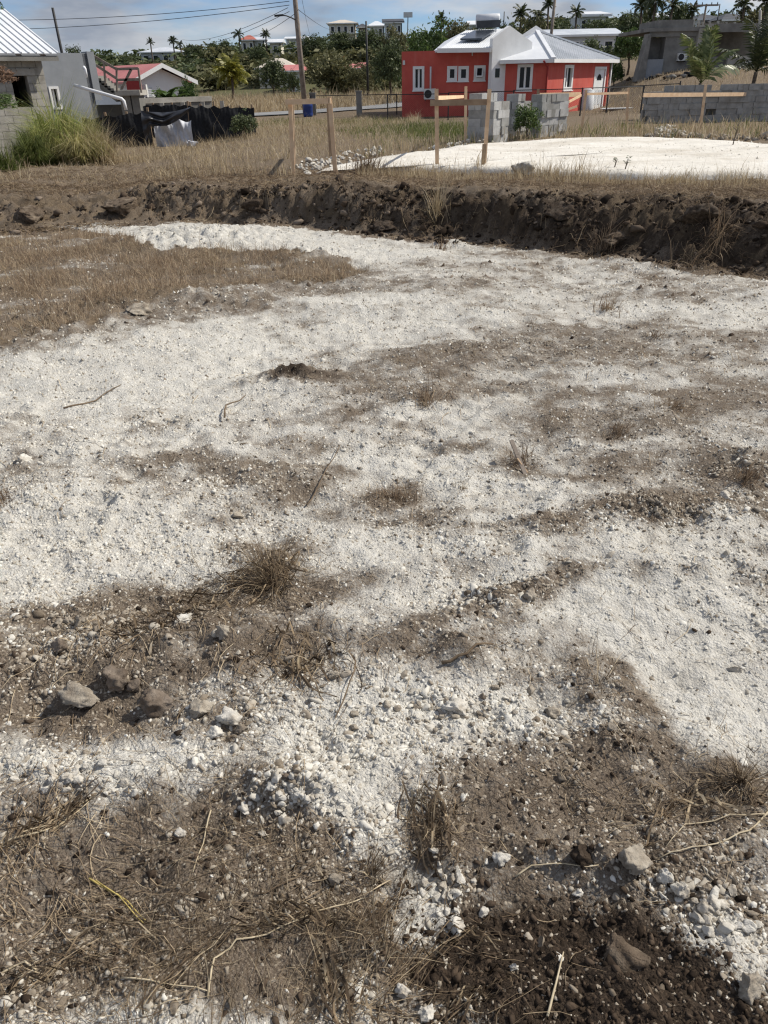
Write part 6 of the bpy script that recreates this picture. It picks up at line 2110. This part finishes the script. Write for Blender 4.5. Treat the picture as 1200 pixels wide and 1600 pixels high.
def ridge_palm(label, px, py, Y, rpx, seed, mat='palm_leaf', n=17):
    """a palm whose crown centre shows at a pixel"""
    c = W(px, py, Y)
    g = hz(c[0], Y)
    palm(label, (c[0], Y, g - .1), (c[0], Y, max(c[2], g + .4)), rpx * Y / 1347.0 * (.74 + .08 * (seed % 4)), 11 + (seed * 5) % 9, mat, seed=seed, joined=True, group='palms on the skyline', trunk_r=.16, spread=(-.3 + .3 * ((seed * 7) % 5) / 5, 1.75), droop=.45 + .12 * (seed % 4), leaf=.26 + .03 * (seed % 3), width=.07)
for i, (lb, px, py, Y, rp) in enumerate([
        ('palm standing left of the long pale ridge house', 235, 66, 165, 11), ('palm on the ridge above the long pale house, taller of two', 270, 64, 168, 11), ('shorter ridge palm beside the taller one', 281, 69, 168, 8),
        ('palm left of the orange-red ridge roof', 373, 54, 175, 13), ('palm right of the orange-red ridge roof', 415, 54, 170, 14), ('palm sticking out above the bright green tree', 690, 30, 110, 16),
        ('palm left of the pole on the skyline above the red house', 815, 22, 120, 20), ('second skyline palm close to the pole above the red house', 842, 26, 118, 20), ('tall palm just left of the pole behind the red house', 857, 7, 112, 17),
        ('palm beside the upper white-roofed house', 901, 19, 112, 19), ('palm on the skyline at the top left of the concrete building', 1003, 10, 95, 24), ('large palm above the concrete building', 1025, 4, 92, 26), ('palm right of the large one above the concrete building', 1052, 8, 92, 26),
        ('lone palm between the palm group and the cross-arm pole', 1083, 17, 96, 19), ('palm on the skyline right of the cross-arm pole', 1163, 8, 92, 24), ('palm at the top right corner', 1198, 4, 88, 24)]):
    ridge_palm(lb, px, py, Y, rp, 60 + i)
b = W(362, 137, 82)
gz = hz(b[0], 82)
c = W(362, 112, 82)
palm('yellow-green young coconut palm in the dry field', (b[0], 82, gz - .1), (c[0], 82, c[2] - .3), 2.1, 20, 'palm_leaf_yellow', 'coconut_palm', None, .16, (-.35, 1.45), .75, 5, leaf=.34, width=.075, hang=.7)
b = W(1093, 140, 33.5)
palm('young coconut palm with upright fronds behind the long block stack', (b[0], 33.5, hz(b[0], 33.5) - .1), (b[0], 33.5, W(1093, 130, 33.5)[2]), 2.1, 9, 'palm_leaf_young', 'coconut_palm', None, .1, (-.8, .75), .5, 9, leaf=.26, width=.05, hang=.4)
b = W(1180, 120, 38)
palm('darker young coconut palm at the right edge', (b[0], 38, hz(b[0], 38) - .1), (b[0], 38, W(1180, 112, 38)[2]), 2.3, 14, 'palm_leaf', 'coconut_palm', None, .12, (-.7, 1.1), .6, 13, leaf=.26, width=.035, hang=.45)

def banana(label, px, py, Y, h, seed):
    r = random.Random(seed)
    b = W(px, py, Y)
    g = hz(b[0], Y)
    root = thing('banana_plant', label, 'banana plant', (b[0], Y, g), 'banana plants by the white house')
    MB().tube([(b[0], Y, g - .1), (b[0], Y, g + h * .55)], [.11, .07], 8).build('stem', 'leaf_olive', root, True)
    for k in range(8):
        a = k * 2.4 + r.uniform(-.3, .3)
        V, F = [], []
        L = h * r.uniform(.5, .7); ang = r.uniform(.9, 1.35)
        p = np.array([b[0], Y, g + h * .5]); d2 = np.array([math.cos(a), math.sin(a), 0]); sd = np.array([-d2[1], d2[0], 0])
        for i in range(8):
            t = i / 7
            w = .24 * math.sin(math.pi * min(1, .06 + t * .92)) ** .6
            V += [p - sd * w + [0, 0, .04], p, p + sd * w + [0, 0, .04]]
            p = p + (d2 * math.cos(ang) + np.array([0, 0, math.sin(ang)])) * L / 7
            ang -= .22
        for i in range(7):
            for j in (0, 1):
                F.append([i * 3 + j, i * 3 + j + 1, i * 3 + j + 4, i * 3 + j + 3])
        m = MB().add(V, F)
        m.build('leaf', 'leaf_green', root, True)
banana('taller banana plant in front of the white house gable', 262, 156, 43.5, 1.9, 1)
banana('shorter banana plant right of the taller one', 273, 158, 43.8, 1.6, 2)
banana('banana plant nearest the white house window', 250, 158, 43.2, 1.4, 3)

# ---- grass
def keep_pad(x, y):
    return ~inpoly(x, y, PADXY)

def field(name, label, n, xr, yr, dens, length, width, lean, mat, seed, kind='stuff', curl=.6, cat='grass'):
    r = np.random.default_rng(seed)
    x = r.uniform(*xr, n); y = r.uniform(*yr, n)
    k = r.uniform(0, 1, n) < dens(x, y)
    k &= keep_pad(x, y)
    x, y = x[k], y[k]
    z = H(x, y)
    m = len(x)
    L = length * np.exp(r.normal(0, .35, m)) * (1 + .35 * vnoise(x * .8, y * .8, seed))
    o = blades(name, x, y, z - .01, L, width * r.uniform(.6, 1.3, m), np.abs(r.normal(0, lean, m)), mat, seed, curl=curl)
    return tag(o, label, cat, kind=kind)

def poly_px(pts, z=0.0):
    q = [G(px, py, z) for px, py in pts]
    return [(p[0], p[1]) for p in q]
ISL = [(blob(*b), k) for b, k in [((250, 445, 220, 26), 1.0), ((60, 490, 110, 36), 1.0), ((160, 420, 130, 16), .6), ((90, 380, 100, 14), .8), ((300, 380, 90, 7), .3), ((480, 415, 90, 9), .8), ((20, 420, 60, 30), .6)]]
field('dead_grass_island', 'brown dead grass on the low island at the left of the clearing', 170000, (-6, 1.2), (3.6, 10.5), lambda x, y: isle(x, y) * np.clip(.42 + .6 * vnoise(x * 1.1, y * 1.5, 105) + .9 * vnoise(x * 2.2, y * 2.6, 81), .03, 1) * .8, .10, .0042, .75, 'isle_blade', 81, curl=1.0)
field('pale_island_grass', 'paler straw-coloured wisps among the brown grass island', 60000, (-6, 1.2), (3.6, 10.5), lambda x, y: isle(x, y) * np.clip(.1 + .9 * vnoise(x * 1.4 + 3, y * 1.7, 107), 0, 1) * .5, .13, .0035, .8, 'dry_blade', 95, curl=1.0)
field('bank_face_grass', 'dead grass hanging on the face of the earth bank', 100000, (-10, 9), (6.5, 13), lambda x, y: ((y > np.interp(x, FX, FY) - .1) & (y < np.interp(x, CX, CY) + .3)) * np.clip(.16 + .7 * vnoise(x * 1.5, y * 1.5, 98) + .20 * sstep(2, -3, x), .01, 1), .075, .0045, 1.0, 'dead_blade', 82, curl=1.0)
def top_d(x, y):
    yc = np.interp(x, CX, CY)
    return np.clip((.32 + .5 * vnoise(x * 1.1, y * 1.1, 82)) * sstep(-.2, .5, y - yc), .0, 1) * .8
field('bank_top_grass', 'flattened dry grass along the top of the earth bank', 90000, (-9, 10), (8, 15.5), top_d, .11, .005, .95, 'dead_blade', 83)
fringe = poly_px([(560, 284), (620, 278), (700, 278), (860, 282), (1000, 285), (1260, 290), (1260, 268), (1000, 268), (860, 264), (700, 258), (620, 268), (560, 274)], .2)
field('pad_fringe_grass', 'tufted dry grass along the near edge of the white pad', 75000, (-3, 9), (10.5, 16), lambda x, y: inpoly(x, y, fringe) * np.clip(.35 + .9 * vnoise(x * 1.8, y * 1.8, 84), .03, 1), .19, .006, .45, 'dry_blade', 85)
def left_d(x, y):
    edge = -3.2 + .16 * (y - 14) + .4 * vnoise(y * .5, x * .2, 88)
    return np.clip(.5 + .8 * vnoise(x * .7, y * .7, 86), .06, 1) * sstep(edge + .8, edge - .4, x) * sstep(12.6, 14.0, y + .5 * vnoise(x * .7, y * 0, 87))
field('dry_field_grass', 'tan dry grass in the field before the fence on the left', 80000, (-19, 4), (12, 36), left_d, .105, .008, .9, 'dry_blade', 86)
field('straw_field_grass', 'pale straw-coloured grass between the left profile frame and the road', 42000, (-8, 5), (18, 46), lambda x, y: np.clip(.5 + .5 * vnoise(x * .4, y * .4, 89), .1, 1) * sstep(0, .8, (x + 7) * .5) * (x < -.4 + .045 * y + .6 * vnoise(y * .4, x * .4, 90)), .17, .011, .75, 'dry_blade', 87)
field('tall_dry_weeds', 'scattered taller clumps of tan dry weeds before the fence and frames', 90000, (-16, 5), (13.5, 44), lambda x, y: sstep(.30, .6, vnoise(x * .75, y * .6, 111) + .3 * vnoise(x * 2.2, y * 2.2, 112)) * (x < .5 + .04 * y) * .9, .30, .010, .38, 'dry_blade', 93, cat='weeds', curl=1.0)
lawn = [(blob(690, 206, 75, 11, 0, 0), 1.2), (blob(590, 205, 60, 7, 0, 0), .5), (blob(560, 186, 60, 5, 0, -.1), .6), (blob(430, 186, 40, 5, 0, -.1), .5)]
field('green_grass', 'short green grass in front of the red house', 50000, (-6, 8), (20, 48), lambda x, y: np.clip(blobsum(x, y, lawn), 0, 1), .16, .014, .4, 'green_blade', 88)
far_edge = poly_px([(560, 250), (640, 240), (735, 226), (820, 221), (900, 216), (1000, 214), (1230, 222), (1230, 192), (1000, 192), (900, 200), (800, 206), (700, 218), (600, 235)], .1)
field('pad_back_grass', 'dry yellow-green grass along the far edge of the white pad', 40000, (-2, 18), (17, 38), lambda x, y: inpoly(x, y, far_edge) * np.clip(.5 + .7 * vnoise(x * .9, y * .9, 91), .1, 1), .26, .013, .35, 'dry_blade', 89)
field('yard_weeds', 'olive weeds along the far edge of the white pad', 16000, (-2, 18), (17, 38), lambda x, y: inpoly(x, y, far_edge) * np.clip(.2 + .9 * vnoise(x * .7 + 5, y * .7, 92), 0, 1), .3, .014, .35, 'green_blade', 90, cat='weeds')
field('meadow_grass', 'tall pale grass in the meadow beyond the road', 60000, (-48, 16), (56, 98), lambda x, y: np.clip(.7 + .5 * vnoise(x * .12, y * .12, 93), .2, 1) * sstep(0, 4, y - np.interp(x, [-60, -30, -14, -6, -1, 3, 8], [41.5, 46, 51, 54.5, 59, 68, 84]) - 3), .6, .045, .4, 'dry_blade', 91)
field('slope_grass', 'dry grass on the rise before the concrete building', 24000, (11, 34), (34, 62), lambda x, y: np.clip(.35 + .6 * vnoise(x * .3, y * .3, 94), .05, 1), .22, .022, .4, 'dry_blade', 92)

# single tufts that stand out
def tuft(label, px, py, hpx, n, mat='dry_blade', spread=.5, seed=0, name='grass_tuft', lean=.55, width=None, cat='grass tuft', ry=None, curl=.6, org_z=None):
    c = on(px, py)
    sl = math.sqrt(c[0] ** 2 + c[1] ** 2 + (EYE - c[2]) ** 2)
    h = hpx * sl / FOC
    r = np.random.default_rng(1000 + seed)
    rad = h * spread * np.abs(r.normal(0, .5, n))
    a = r.uniform(0, 6.28, n)
    x, y = c[0] + rad * np.cos(a), c[1] + rad * np.sin(a) * (ry or 1)
    z = H(x, y) - .01
    wind = r.uniform(0, 6.28)
    hd = np.where(r.uniform(0, 1, n) < .5, a + r.normal(0, .7, n), wind + r.normal(0, .8, n))
    lay = r.uniform(0, 1, n) < .3
    o = blades(name, x, y, z, h * np.clip(np.exp(r.normal(-.45, .5, n)), .12, 1.35), (width or max(.0020, sl * .75 / FOC)) * r.uniform(.6, 1.5, n), np.where(lay, r.uniform(1.1, 1.5, n), np.abs(r.normal(0, lean, n))), mat, 1000 + seed, curl=curl, heading=hd, org=c)
    o.location = c
    tag(o, label, cat)
    return o
def mound(label, px, py, rpx, hpx, n, mat, seed):
    c = on(px, py)
    sl = np.linalg.norm(c - [0, 0, EYE])
    R, h = rpx * sl / FOC, hpx * sl / FOC
    r = np.random.default_rng(seed)
    rad = np.sqrt(r.uniform(0, 1, n)); a = r.uniform(0, 6.283, n)
    bumpy = 1 + .5 * vnoise(np.cos(a) * 1.5 + seed, np.sin(a) * 1.5 + rad * 2, seed)
    x, y = c[0] + R * .62 * rad * np.cos(a), c[1] + R * .62 * rad * np.sin(a)
    L = h * (1.02 - .40 * rad ** 2) * np.clip(r.normal(.9, .16, n), .35, 1.2) * bumpy
    o = blades('grass_clump', x, y, H(x, y) - .02, L, .011 * r.uniform(.6, 1.5, n), .08 + .55 * rad * np.abs(r.normal(.8, .35, n)), mat, seed, curl=1.5, heading=a + r.normal(0, .5, n), org=c)
    o.location = c
    return tag(o, label, 'grass clump')
mound('big rounded green and yellow grass clump before the block house', 95, 255, 48, 82, 5200, 'clump_blade', 5)
mound('yellower grass clump on the right flank of the big green clump', 130, 256, 40, 60, 2600, 'clump_blade_dry', 8)
mound('dark green grass clump on the left flank of the big green clump', 60, 258, 30, 56, 1800, 'green_blade', 9)
tuft('dry yellow clump right of the big green grass clump', 158, 254, 46, 1300, 'dry_blade', .6, 2, 'grass_clump', .35, .012, 'grass clump', curl=.9)
tuft('green weedy clump at the left edge below the block house', 6, 266, 32, 600, 'green_blade', .6, 3, 'grass_clump', .4, .013, 'grass clump')
tuft('dry grass clump beside the white marl lumps left of the pad', 572, 272, 34, 500, 'dead_blade', .9, 4, 'grass_clump', .35, cat='grass clump')
tuft('orange-brown grass tuft in the middle of the clearing', 425, 905, 92, 520, 'straw', .45, 5, lean=.6)
tuft('spiky dry tuft at the right edge of the foreground', 1158, 1222, 62, 260, 'straw', .35, 6, lean=.8)
tuft('small brown tuft left of the middle of the clearing', 668, 628, 34, 260, 'dead_blade', .9, 7, lean=.8)
tuft('low brown tuft beside the pale stake', 815, 722, 34, 260, 'dead_blade', .9, 8, lean=.9)
tuft('brown tuft in the dark gravel at the right', 1165, 750, 40, 200, 'dead_blade', .5, 9, lean=.5)
tuft('low brown tuft on the right middle of the marl', 965, 678, 24, 240, 'dead_blade', 1.1, 10, lean=.9)
tuft('brown tuft below the bank on the right', 948, 484, 22, 240, 'dead_blade', 1.2, 11, lean=.8)
tuft('small dark tuft at the right of the upper marl', 1022, 527, 14, 140, 'dead_blade', 1.2, 12, lean=.9)
tuft('brown tuft at the left edge half way up', 6, 782, 30, 240, 'dead_blade', .9, 13, lean=.8)
tuft('brown mat of dead grass in the middle of the marl', 620, 780, 34, 420, 'dead_blade', 1.3, 14, lean=1.1, ry=.6)
tuft('low brown tuft right of the right-hand soil streak', 1055, 636, 24, 220, 'dead_blade', 1.1, 15, lean=.9)
tuft('wispy tuft with long stalks on the top of the bank', 682, 330, 46, 130, 'dry_blade', .4, 16, lean=.3)
tuft('dry tuft hanging at the foot of the right bank', 945, 388, 36, 260, 'dead_blade', .7, 17, lean=.8)
tuft('tangled dry stalks at the right end of the bank', 1120, 372, 56, 170, 'dead_blade', 1.1, 18, lean=.9)
tuft('dark hollow tuft beside the white gravel heap', 583, 1365, 44, 160, 'straw', .4, 19, lean=.5)
tuft('brown stalk tuft left of the dark earth patch', 672, 1290, 60, 200, 'straw', .6, 20, lean=.8)
tuft('thin dead stalks in the lower middle', 600, 1480, 120, 60, 'straw', .4, 21, lean=.4)
tuft('low straw tuft right of the gravel spread', 935, 1075, 50, 140, 'straw', .8, 22, lean=.9)
tuft('short brown tuft beside the white marl tongue', 690, 390, 18, 120, 'dead_blade', 1.2, 23, lean=.7)
tuft('yellowing tuft on the marl right of centre', 720, 765, 26, 60, 'straw', .5, 24, lean=.6)
tuft('upright wisps on the pad edge beside the middle frame', 745, 268, 30, 80, 'dry_blade', .7, 25, lean=.3)
tuft('upright wisps on the pad edge right of the pale boulder', 905, 275, 30, 90, 'dry_blade', 1.2, 26, lean=.35)

# long straws and sticks that can be followed by eye
def stalk(label, pts, r0, mat='straw', name='straw_stalk', lift=.006, cat='stalk'):
    P = [on(px, py) for px, py in pts]
    Q = []
    for a, b in zip(P[:-1], P[1:]):
        for t in (0, .33, .66):
            q = a + (b - a) * t
            Q.append(np.array([q[0], q[1], hz(q[0], q[1]) + lift]))
    Q.append(P[-1] + [0, 0, lift])
    rs = [r0 * (1 - .5 * i / (len(Q) - 1)) for i in range(len(Q))]
    o = MB().tube(Q, rs, 5).build(name, mat, None, True)
    return tag(o, label, cat)
surf('stalk_pale', (.38, .31, .20), (.56, .48, .34), 30, .8, .2, None)
surf('stalk_yellow', (.42, .32, .10), (.55, .44, .16), 30, .8, .2, None)
surf('stick_brown', (.10, .07, .045), (.2, .15, .10), 30, .9, .2, None)
stalk('long pale straw bent at the lower left', [(325, 1560), (335, 1500), (370, 1470), (440, 1450), (500, 1425), (570, 1405)], .0026, 'stalk_pale')
stalk('yellow stalk crossing the lower left', [(140, 1375), (185, 1400), (225, 1445)], .0024, 'stalk_yellow')
stalk('second yellow stalk beside the first', [(150, 1378), (200, 1410), (228, 1440)], .002, 'stalk_yellow')
stalk('long straw arching in from the right edge', [(1205, 1265), (1170, 1300), (1120, 1320), (1060, 1332), (1025, 1345)], .0026, 'stalk_pale')
stalk('second straw arching from the right edge above the first', [(1205, 1275), (1140, 1275), (1070, 1290), (1040, 1325)], .0022, 'stalk_pale')
stalk('pale forked stalk standing in the dark earth', [(855, 1590), (868, 1540), (880, 1490)], .003, 'stalk_pale')
stalk('straw lying across the rim of the dark earth patch', [(805, 1372), (830, 1355), (880, 1352), (935, 1354)], .0022, 'stalk_pale')
stalk('bundle straw at the left edge, upper', [(10, 1320), (80, 1290), (150, 1245)], .003, 'stalk_pale')
stalk('bundle straw at the left edge, lower', [(0, 1325), (70, 1300), (125, 1268)], .003, 'stalk_pale')
stalk('bundle straw at the left edge, middle', [(20, 1315), (90, 1296), (140, 1255)], .0022, 'stalk_pale')
stalk('straw running down from the white gravel mound', [(330, 1268), (318, 1320), (302, 1365)], .0024, 'stalk_pale')
stalk('straw curving at the bottom left corner', [(0, 1525), (40, 1505), (60, 1520), (30, 1530)], .003, 'stalk_pale')
stalk('straight straw near the bottom edge', [(190, 1530), (260, 1540), (330, 1552)], .0022, 'stalk_pale')
stalk('dark twig across the lower middle', [(400, 1400), (450, 1380), (490, 1350), (540, 1300)], .0022, 'stick_brown', 'twig', cat='twig')
stalk('brown stick on the soil mound right of the middle', [(690, 1040), (730, 1025), (770, 1010)], .006, 'stick_brown', 'stick', .012, 'stick')
stalk('thin twig on the pale marl upper left', [(100, 640), (150, 628), (190, 605)], .006, 'stick_brown', 'twig', .012, 'twig')
stalk('thin twig with a bend in the middle left', [(352, 660), (354, 640), (385, 625)], .006, 'stick_brown', 'twig', .03, 'twig')
stalk('long dark twig lying below the clod row', [(480, 795), (500, 760), (532, 700)], .004, 'stick_brown', 'twig', .02, 'twig')
def bundle(label, pts, n, spread, mat='straw', seed=0, w=.0016):
    P = [on(px, py) for px, py in pts]
    r = np.random.default_rng(seed)
    L = sum(np.linalg.norm(b - a) for a, b in zip(P[:-1], P[1:]))
    cum = np.concatenate([[0], np.cumsum([np.linalg.norm(b - a) for a, b in zip(P[:-1], P[1:])])])
    Pa = np.array(P)
    V, T = [], []
    for i in range(n):
        t0, t1 = sorted(r.uniform(-.08, 1.08, 2))
        if t1 - t0 < .3: t1 = t0 + .3
        o0, o1 = r.normal(0, spread, 2), r.normal(0, spread, 2)
        ww = w * r.uniform(.6, 1.6)
        base = len(V)
        m = 9
        bow = r.normal(0, spread * .8)
        for k in range(m):
            s = (t0 + (t1 - t0) * k / (m - 1)) * L
            q = np.array([np.interp(s, cum, Pa[:, 0]), np.interp(s, cum, Pa[:, 1])]) + o0 * (1 - k / (m - 1)) + o1 * k / (m - 1) + bow * math.sin(math.pi * k / (m - 1))
            z = .004 + .02 * abs(r.normal()) * math.sin(math.pi * k / (m - 1))
            V += [(q[0] - ww, q[1], z), (q[0] + ww, q[1] + ww * .3, z + ww * .6)]
        for k in range(m - 1):
            b = base + 2 * k
            T += [(b, b + 1, b + 3), (b, b + 3, b + 2)]
    c = P[0]
    V = np.array(V)
    V[:, 2] += H(V[:, 0], V[:, 1])
    o = np_mesh('straw_bundle', V - c, T, mat)
    o.location = c
    tag(o, label, 'straw')
bundle('pale straw bundle at the left edge below the white gravel band', [(0, 1328), (70, 1296), (150, 1240)], 34, .02, 'straw', 1, .002)
bundle('long swept straw bundle at the lower left', [(220, 1570), (290, 1500), (350, 1465), (440, 1440), (520, 1415)], 34, .022, 'straw', 2, .0018)
bundle('straw arc below the white gravel mound', [(410, 1412), (490, 1452), (570, 1442), (630, 1400)], 40, .025, 'straw', 3)
bundle('straw bundle beside the tip of the gravel trail', [(590, 1570), (660, 1500), (710, 1472), (795, 1478)], 30, .025, 'straw', 4)
bundle('straw bundle running to the bottom edge in the middle', [(490, 1460), (520, 1550), (555, 1610)], 26, .03, 'straw', 5)
bundle('brown stalks sweeping down right of the gravel mound', [(640, 1235), (675, 1290), (700, 1345)], 40, .03, 'straw', 6)
bundle('crossed straws in the lower middle near the bottom edge', [(670, 1600), (740, 1558), (810, 1525)], 22, .02, 'straw', 7)
bundle('golden straws lying right of the centre tuft', [(430, 1000), (470, 1040), (510, 1068)], 40, .05, 'straw', 8, .0022)
bundle('mat of stalks below the centre tuft', [(300, 935), (390, 915), (480, 885)], 50, .07, 'straw', 9, .0025)
bundle('stalks swept across the slope above the brown stones', [(170, 990), (260, 975), (330, 950)], 36, .05, 'straw', 10, .0022)
bundle('thin straws curving along the bottom left corner', [(0, 1540), (90, 1500), (160, 1480), (230, 1490)], 26, .03, 'straw', 11, .0018)
bundle('straws leading up to the right-hand spiky tuft', [(1010, 1270), (1090, 1255), (1170, 1245)], 30, .04, 'straw', 12, .002)
def stake():
    b = on(820, 740); t = W(799, 688, b[1] + .16)
    root = thing('wooden_stake', 'pale wooden stake leaning out of the marl right of the middle', 'stake', b)
    MB().bar(b - (t - b) * .15, t, .02, .008).build('shaft', 'pole_wood', root)
    MB().bar(b + [.02, .01, -.01], b + [-.03, .06, .05], .008, .006).build('splinter', 'lumber_old', root)
stake()
def sapling(label, px, py, hpx, seed, leaves=True):
    b = on(px, py); r = random.Random(seed)
    b[2] = max(b[2], .2) if inpoly(np.array([b[0]]), np.array([b[1]]), PADXY)[0] else b[2]
    sl = np.linalg.norm(b - [0, 0, EYE]); h = hpx * sl / FOC
    root = thing('sapling', label, 'sapling', b)
    MB().tube([b - [0, 0, .05], b + [.02, 0, h * .5], b + [.05, 0, h]], [.012, .009, .004], 6).build('stem', 'bark', root, True)
    for k in range(5):
        a = r.uniform(0, 6.28); z = h * r.uniform(.35, .95)
        e = b + [.2 * h * math.cos(a), .2 * h * math.sin(a), z + .2 * h]
        t_ = MB().tube([b + [.03, 0, z], e], [.006, .003], 5).build('twig', 'bark', root)
        if leaves:
            for j in range(3):
                q = e + [r.uniform(-.05, .05), r.uniform(-.05, .05), r.uniform(-.03, .04)]
                MB().add([q, q + np.array([.13, .05, .05]) * h, q + np.array([.27, 0, 0]) * h, q + np.array([.13, -.06, .0]) * h], [[0, 1, 2, 3]]).build('leaf', 'leaf_dark', t_)
sapling('bare sapling standing on the far right of the white pad', 1143, 236, 26, 1, False)
sapling('small leafy weed at the near edge of the white pad', 975, 273, 13, 2)
sapling('two-leaved weed right of the pale boulder', 958, 272, 11, 3)
